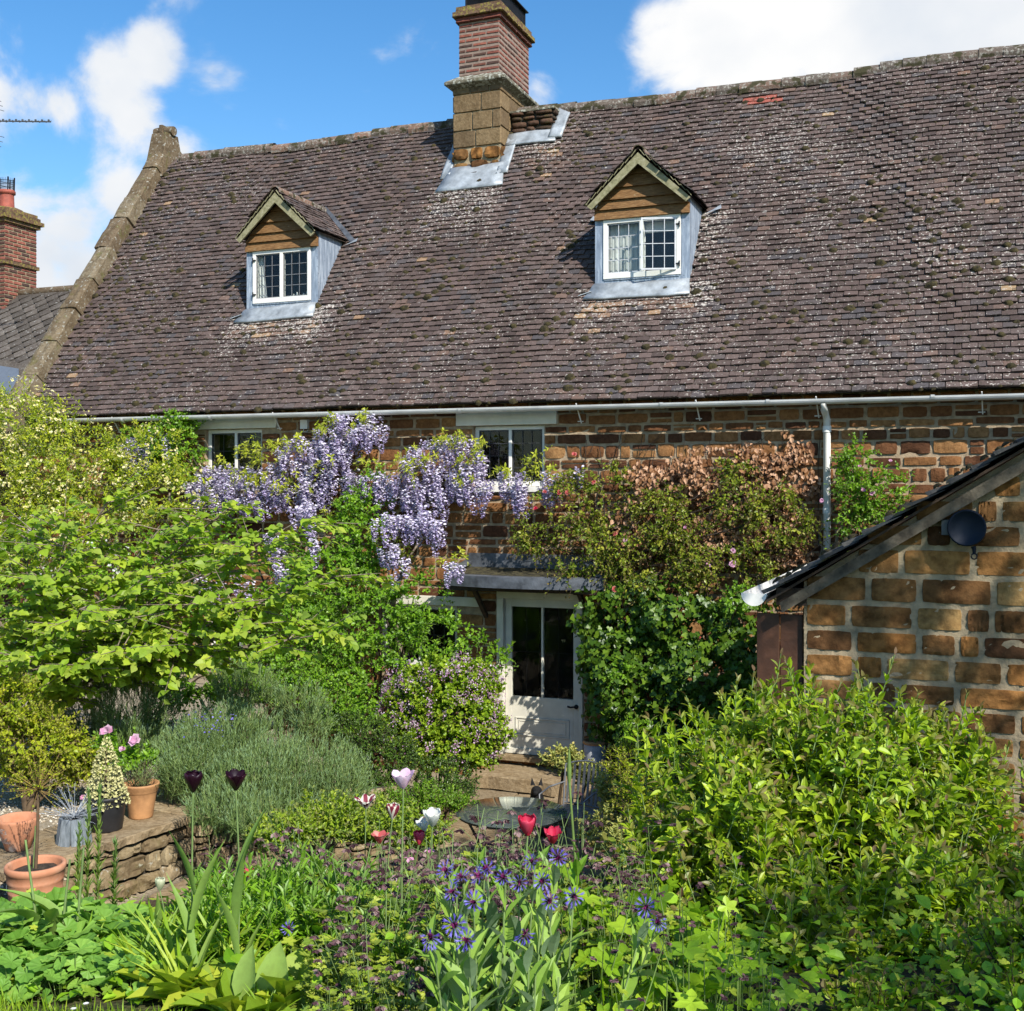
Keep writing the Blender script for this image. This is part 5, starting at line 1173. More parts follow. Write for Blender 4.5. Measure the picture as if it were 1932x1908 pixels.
T_NEEDLE = (np.array([(-.04, 0, 0), (.04, 0, 0), (.05, .5, .02), (-.05, .5, .02), (0, 1, 0)]), [(0, 1, 2, 3), (3, 2, 4, 4)])
def lobed(k, depth, span=1.75*math.pi, ser=0, cup=.18, r=.5):
    """palmate leaf: k lobes round a centre"""
    n = k*4+1; a = -span/2+span*np.arange(n)/(n-1); V = [(0, .12, 0)]; 
    for i, q in enumerate(a):
        ph = (i/(n-1)*k) % 1.0; rad = r*(1-depth*abs(math.cos(math.pi*ph))**1.2)
        if ser: rad *= 1+.05*((i % 2)*2-1)
        V.append((rad*math.sin(q), .12+rad*math.cos(q)+.3*r*(1-abs(q)/(span/2)), cup*(rad/r)**2*r+.03*math.cos(math.pi*ph*2)))
    F = [(0, i+1, i) for i in range(1, n)]
    return np.array(V), F
T_PALM = lobed(5, .45, ser=1); T_ALCH = lobed(9, .13, span=1.85*math.pi, cup=.32); T_IVY = lobed(3, .30, span=1.4*math.pi, cup=.05)
T_PETAL = tmpl([.06, .25, .36, .38, .22, .0], .2, -.25)
T_FLORET = (np.array([(0, 0, 0), (-.45, .35, .1), (-.35, .8, .0), (.35, .8, .0), (.45, .35, .1)]), [(0, 4, 3, 2), (0, 2, 1, 1)])
def place(mb, T, P, D, N, S, rnd, tip=0., mi=0, smooth=False, wid=1.):
    TV, TF = T; P = np.asarray(P, float).reshape(-1, 3); n = len(P)
    if n == 0: return
    D = nrm(np.broadcast_to(D, P.shape)); X = nrm(np.cross(D, np.broadcast_to(N, P.shape))); Z = np.cross(X, D)
    S = np.broadcast_to(np.asarray(S, float), (n,)); wd = np.broadcast_to(np.asarray(wid, float), (n,))
    V = P[:, None]+(X[:, None]*TV[None, :, 0:1]*wd[:, None, None]+D[:, None]*TV[None, :, 1:2]+Z[:, None]*TV[None, :, 2:3])*S[:, None, None]
    k = len(TV); b = (np.arange(n)*k)[:, None, None]
    tri = [f for f in TF if len(set(f)) == 3]; quad = [f for f in TF if len(set(f)) == 4]
    rr = np.repeat(np.broadcast_to(rnd, (n,)), k); tt = np.repeat(np.broadcast_to(tip, (n,)), k)
    base = mb.n; mb.V.append(V.reshape(-1, 3)); mb.A.append(rr); mb.B.append(tt); mb.n += n*k
    for fl, w in ((quad, 4), (tri, 3)):
        if fl:
            f = np.array([list(dict.fromkeys(q)) for q in fl]); mb.F.append((b+f[None]).reshape(-1, w)+base); mb.M.append(np.full(n*len(fl), mi)); mb.S.append(np.full(n*len(fl), smooth))
def perp(A):
    r = rg.normal(0, 1, A.shape); return nrm(r-(r*A).sum(-1, keepdims=True)*A)
def shoots(B, A, L, n, ls, phi=60, bend=None, jit=.25, up=.5, taper=.45, s0=.12, steps=4, pair=False, whorl=False):
    """leafy shoots: returns leaf P, D, N, S, rnd, tip and stem polylines"""
    B = np.asarray(B, float); A = nrm(A); m = len(B); L = np.broadcast_to(L, (m,)); bend = np.zeros((m, 3)) if bend is None else np.broadcast_to(bend, (m, 3))
    s = s0+(1-s0)*(np.arange(n)+.5)/n; s = s[None]+rg.normal(0, .02, (m, n)); s = np.clip(s, 0, 1)
    pt = B[:, None]+(A[:, None]*s[..., None]+bend[:, None]*s[..., None]**2)*L[:, None, None]
    ax = nrm(A[:, None]+2*bend[:, None]*s[..., None])
    e1 = perp(A)[:, None]; e1 = nrm(e1-(e1*ax).sum(-1, keepdims=True)*ax); e2 = np.cross(ax, e1)
    j = np.arange(n)
    th = (j//2)*math.pi/2+(j % 2)*math.pi if pair else j*2.39996
    th = th[None]+rg.uniform(0, 6.28, (m, 1))+rg.normal(0, .25, (m, n))
    rad = np.cos(th)[..., None]*e1+np.sin(th)[..., None]*e2
    ph = R(phi)*(1-.55*s)+rg.normal(0, .15, (m, n)); ph = ph[..., None]
    D = nrm(ax*np.cos(ph)+rad*np.sin(ph)+rg.normal(0, jit*.5, (m, n, 3))); N = nrm(ax*np.sin(ph)-rad*np.cos(ph)+np.array([0, 0, up])+rg.normal(0, jit, (m, n, 3)))
    S = ls*(1-taper*s**2)*(.55+.45*np.clip(s*4, 0, 1))*rg.uniform(.75, 1.2, (m, n))
    r = np.clip(.55*rg.uniform(0, 1, (m, 1))+.45*rg.uniform(0, 1, (m, n)), 0, 1); tip = np.clip((s-.72)/.28, 0, 1)*np.ones((m, n))
    ss = np.linspace(0, 1, steps); lines = B[:, None]+(A[:, None]*ss[None, :, None]+bend[:, None]*ss[None, :, None]**2)*L[:, None, None]
    f = lambda a: a.reshape(-1, a.shape[-1]) if a.ndim == 3 else a.ravel()
    return f(pt), f(D), f(N), f(S), f(r), f(tip), lines
def blob(u, v, t, ru, rv, rd):
    """crown lobe seen at (u,v) at depth t; radii in photo units across/up, metres in depth"""
    return (W(u, v, t), ru*t/FPX, rv*t/FPX, rd)
RV, FV = np.array([CS, SN, 0]), np.array([-SN, CS, 0])
def on_blobs(bl, n, lo=.55, hi=1., front=.75, hole=0., hf=2.2, lump=.28):
    """points in the outer shell of the lobes with outward directions"""
    w = np.array([b[1]*b[2] for b in bl]); k = rg.choice(len(bl), n*3, p=w/w.sum())
    d = nrm(rg.normal(0, 1, (n*3, 3))); fl = (d[:, 1] > 0) & (rg.random(n*3) < front); d[fl, 1] *= -1
    r = rg.uniform(lo, hi, n*3)**.6
    C = np.array([b[0] for b in bl])[k]; R1 = np.array([b[1] for b in bl])[k]; R2 = np.array([b[2] for b in bl])[k]; R3 = np.array([b[3] for b in bl])[k]
    P = C+(RV*(d[:, :1]*R1[:, None])+FV*(d[:, 1:2]*R3[:, None])+Z_*(d[:, 2:3]*R2[:, None]))*r[:, None]
    O = nrm(RV*(d[:, :1]/R1[:, None])+FV*(d[:, 1:2]/R3[:, None])+Z_*(d[:, 2:3]/R2[:, None]))
    if lump:
        lp = wob(P*1.0, hf*.8); P = P+O*(lump*lp*np.minimum(np.minimum(R1, R2), R3*1.5))[:, None]
    if hole: 
        q = wob(P*1.0, hf)+rg.normal(0, .15, len(P)); ok = q > np.quantile(q, hole); P, O = P[ok], O[ok]
    return P[:n], O[:n]
def above(P, z): return P[:, 2] > z
def plant(name, label, cat, loc, group=None): return empty(name, loc, label, cat, group)
def leaf_obj(root, T, sh, mat, name='foliage', scale=1., wid=1.):
    mb = MB(); place(mb, T, sh[0], sh[1], sh[2], sh[3]*scale, sh[4], sh[5], wid=wid); return mb.build(name, mat, root)
def stem_obj(root, lines, r0, r1, mat, name='stems', k=4):
    mb = MB(); mb.tubes(lines, r0, r1, k); return mb.build(name, mat, root)
def limbs(mb, base, tips, r0, r1, sag=0., kk=7, wig=.06, via=None):
    for tp in tips:
        base_, tp = np.asarray(base, float), np.asarray(tp, float); s = np.linspace(0, 1, kk); v = tp-base_; L = np.linalg.norm(v)
        o = perp(nrm(v)[None])[0]*L*wig*rg.uniform(.5, 1.5); o2 = perp(nrm(v)[None])[0]*L*wig*.6
        P = base_+v*s[:, None]+o*np.sin(s*math.pi)[:, None]+o2*np.sin(s*2*math.pi)[:, None]+Z_*(sag*L*np.sin(s*math.pi))[:, None]
        mb.tubes(P, r0, r1, 7)
def ground_z(p): return float(zg(p[0], p[1]))

# leaf materials (albedo of real leaves)
L_SPIR = leaf_mat('spirea_leaf', [(0, (.060, .135, .012)), (.45, (.115, .215, .018)), (.8, (.175, .28, .028)), (1, (.23, .32, .045))], tipc=(.17, .105, .055), transl=.36, rough=.42)
L_HAZEL = leaf_mat('broad_tree_leaf', [(0, (.065, .15, .018)), (.5, (.125, .225, .03)), (1, (.20, .285, .055))], tipc=(.22, .26, .07), transl=.38, rough=.5)
L_ROSEY = leaf_mat('yellow_rose_leaf', [(0, (.085, .15, .016)), (.5, (.16, .24, .022)), (1, (.26, .32, .045))], tipc=(.30, .27, .06), transl=.36)
L_ROSE = leaf_mat('climbing_rose_leaf', [(0, (.04, .085, .014)), (.5, (.085, .14, .022)), (1, (.19, .23, .05))], tipc=(.20, .13, .045), transl=.3, rough=.4)
L_CLEM = leaf_mat('green_climber_leaf', [(0, (.04, .115, .012)), (.5, (.075, .185, .018)), (1, (.13, .26, .035))], tipc=(.16, .27, .05), transl=.34, rough=.42)
L_IVY = leaf_mat('ivy_leaf', [(0, (.014, .038, .006)), (.5, (.026, .068, .009)), (1, (.055, .11, .016))], transl=.16, rough=.38, spec=.28)
L_LILAC = leaf_mat('lilac_leaf', [(0, (.05, .115, .012)), (.5, (.10, .19, .018)), (1, (.17, .26, .035))], transl=.3, rough=.4)
L_BOX = leaf_mat('dark_box_leaf', [(0, (.018, .045, .012)), (.6, (.035, .085, .018)), (1, (.075, .14, .035))], transl=.15, rough=.35, spec=.5)
L_LAV = leaf_mat('lavender_leaf', [(0, (.058, .115, .065)), (.5, (.095, .175, .105)), (.9, (.15, .225, .16)), (1, (.24, .27, .27))], tipc=(.24, .36, .19), transl=.2, rough=.7)
L_WIST = leaf_mat('wisteria_leaf', [(0, (.12, .18, .03)), (.5, (.19, .26, .045)), (1, (.27, .32, .08))], tipc=(.28, .26, .08), transl=.36)
L_BROWN = leaf_mat('dead_brown_leaf', [(0, (.13, .055, .025)), (.45, (.34, .165, .068)), (1, (.58, .36, .22))], transl=.18, rough=.6, tcol=(1.2, .9, .6))
L_AQUI = leaf_mat('aquilegia_leaf', [(0, (.07, .145, .018)), (.5, (.125, .22, .03)), (1, (.20, .28, .06))], tipc=(.20, .20, .07), transl=.33)
L_HERB = leaf_mat('bright_herb_leaf', [(0, (.055, .15, .012)), (.5, (.09, .215, .018)), (1, (.14, .28, .035))], tipc=(.16, .29, .045), transl=.36, rough=.4)
L_CENT = leaf_mat('cornflower_leaf', [(0, (.06, .14, .03)), (.5, (.10, .20, .055)), (1, (.16, .27, .09))], transl=.3, rough=.5, back=(.19, .27, .15))
L_ALCH = leaf_mat('mantle_leaf', [(0, (.05, .135, .035)), (.5, (.085, .20, .055)), (1, (.12, .25, .075))], transl=.3, rough=.55)
L_GER = leaf_mat('geranium_leaf', [(0, (.07, .16, .015)), (.5, (.12, .24, .022)), (1, (.18, .30, .04))], transl=.38, rough=.45)
L_PRIM = leaf_mat('primula_leaf', [(0, (.08, .16, .02)), (.5, (.14, .23, .03)), (1, (.20, .27, .05))], transl=.36, rough=.5)
L_TUL = leaf_mat('tulip_leaf', [(0, (.07, .145, .06)), (.5, (.10, .19, .08)), (1, (.15, .24, .10))], transl=.22, rough=.5)
L_GRASS = leaf_mat('grass_blade', [(0, (.055, .13, .012)), (.5, (.09, .19, .018)), (1, (.16, .25, .04))], transl=.3, rough=.5)
L_SAGE = leaf_mat('sage_leaf', [(0, (.10, .15, .07)), (.6, (.17, .21, .11)), (1, (.25, .25, .17))], transl=.2, rough=.7)
L_SPUR = leaf_mat('spurge_leaf', [(0, (.03, .075, .018)), (.6, (.06, .12, .035)), (1, (.11, .17, .05))], tipc=(.13, .22, .06), transl=.25)
L_CONIF = leaf_mat('cream_conifer_needle', [(0, (.28, .30, .10)), (.4, (.56, .54, .22)), (1, (.80, .76, .40))], transl=.2, rough=.7, tcol=(1, 1, .6))
L_DTREE = leaf_mat('shade_tree_leaf', [(0, (.03, .08, .012)), (1, (.08, .15, .02))], transl=.3)
def petal_mat(name, stops, transl=.3, rough=.5): return leaf_mat(name, stops, None, transl, rough, .3, (1, 1, 1))
F_WIST = petal_mat('wisteria_petal', [(0, (.32, .23, .52)), (.25, (.53, .43, .72)), (.5, (.74, .66, .86)), (1, (.91, .87, .94))], .25)
F_YEL = petal_mat('yellow_petal', [(0, (.62, .50, .12)), (.5, (.80, .74, .30)), (1, (.86, .84, .58))])
F_WHITE = petal_mat('white_petal', [(0, (.62, .64, .56)), (1, (.86, .86, .80))])
F_LILAC = petal_mat('lilac_petal', [(0, (.30, .12, .24)), (.4, (.50, .28, .42)), (.75, (.60, .42, .55)), (1, (.82, .74, .80))])
F_RED = petal_mat('crimson_petal', [(0, (.42, .008, .03)), (.6, (.62, .02, .07)), (1, (.74, .10, .17))])
F_CORAL = petal_mat('coral_petal', [(0, (.50, .05, .06)), (.6, (.62, .14, .13)), (1, (.70, .30, .24))])
F_PINK = petal_mat('pink_petal', [(0, (.60, .20, .38)), (.5, (.70, .36, .52)), (1, (.84, .62, .72))])
F_PALE = petal_mat('pale_pink_petal', [(0, (.66, .36, .52)), (.5, (.76, .50, .66)), (1, (.85, .70, .80))])
F_BLACK = petal_mat('blackish_purple_petal', [(0, (.006, .001, .004)), (.7, (.016, .002, .009)), (1, (.045, .008, .022))], .08, .4)
F_PLUM = petal_mat('plum_petal', [(0, (.035, .014, .018)), (.4, (.085, .040, .045)), (.75, (.20, .11, .115)), (1, (.42, .30, .27))], .25)
F_BLUE = petal_mat('cornflower_petal', [(0, (.08, .04, .34)), (.5, (.14, .11, .55)), (1, (.32, .28, .72))], .3)
F_MAG = petal_mat('magenta_floret', [(0, (.16, .01, .09)), (1, (.36, .05, .24))])
F_STRIPE = petal_mat('striped_petal', [(0, (.20, .02, .04)), (.45, (.30, .05, .08)), (.55, (.72, .64, .52)), (1, (.80, .75, .62))])

def rose_heads(mb, P, O, S, petals=7):
    """small many petalled blossoms facing O"""
    P = np.asarray(P); n = len(P)
    for j in range(petals):
        a = j*2.4; e1 = perp(nrm(O)); e2 = np.cross(nrm(O), e1)
        k = .35+.65*(j+1)/petals; dirn = nrm(O*(1.25-k)+(math.cos(a)*e1+math.sin(a)*e2)*k)
        place(mb, T_FLORET, P, dirn, O+.3*dirn, S*(.45+.35*k), np.clip(rg.uniform(.2, 1, n)-.15*(j < 2), 0, 1))

# ================================================================== CLIMBERS AND SHRUBS ON THE HOUSE
def wall_blob(u, v, ru, rv, rd, Y): 
    p = on(u, v, Y); t = dep(p[0], p[1]); return (p, ru*t/FPX, rv*t/FPX, rd)
def pinnate(B, A, L, ls, pairs=3, bend=None, jit=.2, up=.6):
    return shoots(B, A, L, pairs*2+1, ls, phi=75, bend=bend, jit=jit, up=up, taper=.2, s0=.25, steps=3)

# yellow banksian rose, far left
bl = [wall_blob(*q) for q in ((40, 830, 100, 95, .55, 12.2), (130, 880, 110, 85, .55, 12.1), (30, 930, 110, 90, .6, 11.9), (200, 930, 110, 80, .5, 12.2), (320, 930, 90, 60, .4, 12.5), (90, 1000, 130, 80, .6, 11.8), (110, 800, 60, 45, .4, 12.5), (10, 780, 60, 45, .4, 12.5), (-90, 880, 110, 120, .6, 12.0), (300, 860, 55, 60, .3, 12.7))]
r = plant('yellow_climbing_rose', 'pale yellow rose, a huge mass of tiny double flowers climbing above the gutter at left', 'climber', (bl[3][0][0], 12.6, .8))
P, O = on_blobs(bl, 2300, .55, 1.06, .85, .2, 2.6); A = nrm(O*.7+rg.normal(0, .45, P.shape)+Z_*.35)
sh = shoots(P-A*.12, A, rg.uniform(.18, .42, len(P)), 9, .062, 60, (0, 0, -.25), .3, .5); leaf_obj(r, T_LANCE, sh, L_ROSEY, wid=1.5)
stem_obj(r, sh[6], .003, .0015, M_PSTEM, 'twigs', 3)
P, O = on_blobs(bl, 420, .98, 1.12, .95, .3, 2.6); mb = MB()
for q in range(5): rose_heads(mb, P+rg.normal(0, .035, P.shape)+O*.04, nrm(O+rg.normal(0, .4, P.shape)+Z_*.3), rg.uniform(.024, .040, len(P)), 5)
mb.build('blossom', F_YEL, r, kind='stuff')
mb = MB(); limbs(mb, (bl[3][0][0], 12.9, .7), [b[0] for b in bl[:8]], .035, .012); mb.build('woody_stems', M_BARK, r)
# lower trailing yellow rose under the tree
bl = [wall_blob(*q) for q in ((270, 1215, 70, 60, .25, 12.2), (360, 1225, 60, 45, .25, 12.4), (430, 1260, 70, 30, .25, 12.0), (235, 1150, 50, 40, .25, 12.4))]
r = plant('yellow_rose_bush', 'low straggling pale yellow rose below the tree behind the lavender', 'shrub', (bl[0][0][0], 12.3, .8))
P, O = on_blobs(bl, 170, .5, 1.05, .8, .3); A = nrm(O*.6+rg.normal(0, .4, P.shape)+Z_*.5); sh = shoots(P-A*.1, A, rg.uniform(.2, .4, len(P)), 8, .06, 60, (0, 0, -.2)); leaf_obj(r, T_OVATE, sh, L_ROSEY); stem_obj(r, sh[6], .004, .002, M_TWIG, 'twigs', 3)
P, O = on_blobs(bl, 24, .9, 1.1, .95); mb = MB()
for q in range(2): rose_heads(mb, P+rg.normal(0, .05, P.shape), nrm(O+(.3, -.6, .5)), rg.uniform(.035, .05, len(P)), 6)
mb.build('blossom', F_YEL, r, kind='stuff')
mb = MB(); limbs(mb, (bl[0][0][0], 12.4, .4), [b[0] for b in bl], .02, .008); mb.build('woody_stems', M_TWIG, r)

# leafy climber (rose leaves) around left window
bl = [wall_blob(*q) for q in ((335, 850, 55, 70, .16, 12.95), (255, 850, 45, 50, .15, 13.0), (330, 810, 25, 35, .12, 12.95), (560, 1090, 90, 70, .22, 12.7), (680, 1000, 60, 90, .25, 12.75), (640, 1100, 90, 90, .35, 12.6), (700, 1180, 120, 80, .5, 12.4), (620, 1240, 100, 80, .5, 12.3), (780, 1130, 60, 60, .3, 12.6), (560, 1200, 70, 80, .4, 12.4), (500, 1250, 60, 40, .35, 12.3), (830, 1200, 60, 45, .4, 12.35), (700, 930, 35, 50, .15, 12.95), (720, 1300, 90, 70, .45, 12.2), (905, 1235, 60, 40, .25, 12.6))]
r = plant('green_climber', 'fresh green leafy climber covering the wall between the wisteria and the porch', 'climber', (on(650, 1350, 12.6)[0], 12.7, .1))
P, O = on_blobs(bl, 2050, .5, 1.08, .85, .2, 1.8); A = nrm(O*.6+rg.normal(0, .45, P.shape)+Z_*.4)
sh = shoots(P-A*.1, A, rg.uniform(.16, .36, len(P)), 9, .06, 65, (0, 0, -.25), .35, .6); leaf_obj(r, T_OVATE, sh, L_CLEM)
stem_obj(r, sh[6], .003, .0015, M_GSTEM, 'twigs', 3)
mb = MB(); limbs(mb, (on(690, 1400, 12.9)[0], 13.0, -.2), [b[0] for b in bl], .022, .007); mb.build('woody_stems', M_DKTWIG, r)

# wisteria
cl = [(425, 908, 60, 20), (400, 925, 55, 28), (455, 945, 70, 30), (520, 935, 30, 28), (525, 893, 45, 16), (575, 870, 55, 30), (610, 845, 50, 26), (650, 815, 50, 20), (690, 820, 45, 22), (640, 865, 45, 20), (560, 945, 45, 18), (600, 920, 40, 20),
      (640, 920, 45, 20), (575, 990, 30, 25), (780, 865, 12, 10), (790, 890, 35, 26), (840, 850, 45, 22), (870, 870, 35, 24), (760, 935, 45, 24), (800, 945, 45, 24), (845, 910, 40, 24), (885, 940, 30, 20), (905, 890, 28, 20), (960, 930, 40, 26), (1000, 945, 35, 18),
      (770, 985, 40, 20), (805, 1000, 35, 18), (720, 930, 20, 22), (725, 1000, 25, 18), (745, 1060, 28, 18), (700, 920, 30, 18), (530, 1030, 30, 18), (528, 1090, 16, 14), (430, 1110, 45, 12), (380, 1110, 25, 10), (260, 870, 35, 25), (290, 845, 30, 16), (240, 850, 12, 10), (375, 930, 20, 18), (600, 1030, 20, 14), (860, 1080, 16, 8), (1035, 925, 22, 20), (1090, 905, 20, 12)]
r = plant('wisteria', 'wisteria in full mauve blue flower trained along the upper wall under both windows', 'climber', (on(760, 1400, 12.95)[0], 12.95, -.2))
def raceme(seed, L):
    g2 = np.random.default_rng(seed); mb = MB(); n = 84
    s = np.sort(g2.uniform(0, 1, n)); a = g2.uniform(0, 6.28, n); rad = (.050*(1-s)**.6+.012)*g2.uniform(.6, 1.1, n)
    P = np.stack([rad*np.cos(a), rad*np.sin(a), -s*L], 1); D = np.stack([np.cos(a), np.sin(a), np.full(n, -.35)], 1); N = np.stack([np.zeros(n), np.zeros(n), np.ones(n)], 1)
    place(mb, T_FLORET, P, D+g2.normal(0, .3, D.shape), N, .036*(1-.45*s), np.clip(1.0-.65*s+g2.normal(0, .15, n), 0, 1))
    place(mb, T_FLORET, P, D+np.array([0, 0, -1.1]), D, .029*(1-.4*s), np.clip(.42-.25*s+g2.normal(0, .15, n), 0, 1))
    return mb
protos = [raceme(i, L).build('flower_raceme', F_WIST, r) for i, L in enumerate((.30, .25, .34, .20))]
spots = []
for (u, v, ru, rv) in cl:
    for k in range(max(3, int(ru*rv/72))):
        a_, q_ = rg.uniform(0, 6.28), rg.uniform(0, 1)**.5
        spots.append((u+ru*q_*math.cos(a_), v-12+rv*q_*math.sin(a_)-8, rg.uniform(12.72, 13.0) if v < 960 else rg.uniform(12.25, 12.5)))
rg.shuffle(spots); rt_ = root_loc(r); xtra = MB()
pm = [raceme(i, L) for i, L in enumerate((.30, .25, .34, .20))]
for i, (u, v, Y) in enumerate(spots):
    p = on(u, v, Y); k = i % 4; a_ = rg.uniform(0, 6.28); sc = rg.uniform(.85, 1.2)
    if i < 100:
        if i < 4: o = protos[i]
        else: o = protos[k].copy(); COL.objects.link(o)
        o.location = tuple(p-rt_); o.rotation_euler = (rg.normal(0, .12), rg.normal(0, .12), a_); o.scale = (sc,)*3
    else:
        c, s = math.cos(a_), math.sin(a_); Rm = np.array([[c, -s, 0], [s, c, 0], [0, 0, 1]]); V = np.vstack(pm[k].V)@Rm.T*sc+p; b = xtra.n
        xtra.V.append(V); xtra.n += len(V); xtra.A += pm[k].A; xtra.B += pm[k].B; xtra.F += [f+b for f in pm[k].F]; xtra.M += pm[k].M; xtra.S += pm[k].S
# the protos were built relative to the root: undo that offset in their meshes
for o in protos:
    me = o.data; co = np.empty(len(me.vertices)*3); me.vertices.foreach_get('co', co); me.vertices.foreach_set('co', (co.reshape(-1, 3)+rt_).ravel()); me.update()
xtra.build('flower_racemes', F_WIST, r, kind='stuff')
lv = [(480, 850, 30), (620, 800, 25), (680, 795, 20), (840, 835, 20), (905, 848, 18), (880, 825, 20), (950, 892, 15), (420, 872, 12), (250, 830, 40), (770, 870, 25), (735, 985, 20), (510, 855, 40), (1030, 880, 35), (560, 840, 25), (885, 870, 18), (460, 900, 20), (800, 870, 25), (300, 900, 40), (700, 870, 12), (550, 920, 25), (750, 1040, 25), (860, 1060, 25), (640, 970, 30), (620, 880, 20), (500, 900, 25), (870, 900, 20)]
B = np.array([on(u+rg.normal(0, q*.6), v+rg.normal(0, q*.4), rg.uniform(12.7, 12.95)) for (u, v, q) in lv for _ in range(int(q*.55))])
A = nrm(np.stack([rg.normal(0, .7, len(B)), -abs(rg.normal(.4, .3, len(B))), rg.uniform(.0, 1, len(B))], 1))
sh = pinnate(B, A, rg.uniform(.16, .28, len(B)), .062, 4, (0, 0, -.9), .15, .3); leaf_obj(r, T_LANCE, sh, L_WIST, wid=1.3); stem_obj(r, sh[6], .002, .001, M_PSTEM, 'leaf_stalks', 3)
mb = MB(); bz = rt_+(0, 0, 0); j1 = on(740, 1150, 13.0); limbs(mb, bz, [j1], .05, .04); limbs(mb, j1, [on(620, 960, 13.05), on(800, 950, 13.05)], .035, .02); limbs(mb, on(800, 950, 13.05), [on(960, 940, 13.0)], .012, .008)
limbs(mb, on(620, 960, 13.05), [on(430, 930, 13.0), on(650, 850, 13.05), on(540, 890, 13.05), on(270, 870, 13.0), on(520, 1080, 13.0)], .02, .008); limbs(mb, on(800, 950, 13.05), [on(850, 860, 13.0), on(760, 1050, 13.0), on(910, 880, 13.0)], .018, .008); limbs(mb, on(960, 940, 13.), [on(1080, 900, 13.0)], .015, .006)
mb.build('trunk_and_branches', M_BARK, r)

# dead brown climber leaves on the upper wall
bl = [wall_blob(*q) for q in ((1380, 890, 130, 45, .08, 13.12), (1300, 930, 130, 45, .10, 13.1), (1465, 930, 80, 60, .10, 13.1), (1250, 890, 60, 30, .06, 13.14), (1420, 1010, 120, 60, .12, 13.05), (1250, 1010, 120, 60, .12, 13.05), (1495, 1035, 45, 45, .1, 13.05), (1480, 860, 55, 40, .06, 13.12))]
r = plant('dead_brown_climber', 'sheet of dead russet brown leaves clinging to the wall under the gutter', 'climber', (on(1400, 1300, 13.0)[0], 13.05, 0))
w_ = [(5, .12), (2, 1)]; P, O = on_blobs(bl[:4]+bl[7:], 2700, .1, 1.35, .95, .45, 2.8, lump=.5); P2, O2_ = on_blobs(bl[4:7], 1500, .1, 1.15, .95, .4, 3); P = np.vstack([P, P2])
P[:, 1] = np.minimum(P[:, 1], 13.2); D = nrm(np.stack([rg.normal(0, .5, len(P)), -abs(rg.normal(.35, .3, len(P))), -abs(rg.normal(.8, .4, len(P)))], 1)); N = nrm(np.stack([rg.normal(0, .5, len(P)), -np.ones(len(P)), rg.normal(.3, .5, len(P))], 1))
mb = MB(); place(mb, T_OVATE, P, D, N, rg.uniform(.035, .07, len(P)), rg.uniform(0, 1, len(P)), wid=1.1); mb.build('foliage', L_BROWN, r)
mb = MB()
for k in range(60):
    a = on(rg.uniform(1060, 1540), rg.uniform(860, 1060), 13.18); n = 6; d = nrm(np.array([rg.normal(0, 1), 0, rg.normal(.2, 1)])); mb.tubes([a+d*.12*j+np.array([rg.normal(0, .02), 0, rg.normal(0, .02)]) for j in range(n)], .004, .002, 3)
for k in range(14): a = on(1100+34*k, 800+rg.uniform(0, 50), 13.19); mb.tubes([a-(0, 0, .35*j)+np.array([rg.normal(0, .03), 0, 0]) for j in range(7)], .005, .004, 3)
mb.build('stems', M_DKTWIG, r)

# climbing rose over the right half of the wall
bl = [wall_blob(*q) for q in ((1080, 960, 75, 70, .25, 12.85), (1130, 900, 60, 35, .18, 12.95), (1130, 1040, 90, 55, .28, 12.8), (1010, 1010, 45, 30, .2, 12.9), (1250, 960, 60, 50, .2, 12.9), (1290, 1010, 80, 60, .28, 12.85), (1410, 940, 60, 50, .2, 12.9), (1460, 970, 55, 50, .2, 12.9), (1340, 1060, 70, 40, .28, 12.8), (1390, 880, 40, 30, .12, 13.0), (1200, 1050, 80, 45, .25, 12.8), (1495, 985, 35, 50, .2, 12.9), (1250, 1100, 60, 25, .3, 12.7), (1430, 1110, 45, 50, .25, 12.75), (1400, 1050, 60, 40, .2, 12.85), (1100, 1085, 50, 20, .2, 12.8), (1180, 940, 30, 30, .15, 12.95))]
r = plant('climbing_rose', 'large climbing rose with a few red blooms spread over the wall right of the porch', 'climber', (on(1160, 1400, 12.9)[0], 12.95, -.2))
P, O = on_blobs(bl, 1350, .45, 1.15, .85, .42, 2.2); A = nrm(O*.6+rg.normal(0, .5, P.shape)+Z_*.1)
sh = shoots(P-A*.1, A, rg.uniform(.16, .36, len(P)), 8, .050, 65, (0, 0, -.35), .4, .5); leaf_obj(r, T_OVATE, sh, L_ROSE); stem_obj(r, sh[6], .003, .0015, M_TWIG, 'twigs', 3)
mb = MB(); j0 = on(1150, 1080, 12.95); limbs(mb, (on(1165, 1420, 13.1)[0], 13.1, -.2), [j0], .022, .018); limbs(mb, j0, [b[0] for b in bl[:8]], .015, .006)
for k in range(26):
    a = on(rg.uniform(1020, 1500), rg.uniform(930, 1080), 12.9); e = a+np.array([rg.uniform(.2, .7)*rg.choice((-1, 1)), rg.uniform(-.25, .1), rg.uniform(-.3, .35)]); limbs(mb, a, [e], .005, .002, wig=.12)
mb.build('woody_stems', M_DKTWIG, r)
fl = [(1083, 858, .9, F_CORAL), (1028, 928, .7, F_CORAL), (1055, 930, .9, F_CORAL), (1072, 930, 1, F_CORAL), (1010, 960, .7, F_RED), (1120, 910, .8, F_CORAL), (1160, 1008, .8, F_CORAL), (1160, 1112, 1, F_CORAL), (1382, 1040, 1, F_PINK), (1383, 1066, 1.3, F_PINK), (1293, 996, .6, F_PINK), (1335, 1068, .9, F_PINK), (1318, 1205, .8, F_CORAL), (1370, 1250, .7, F_CORAL), (1180, 1020, .7, F_PINK), (1550, 945, .7, F_PINK)]
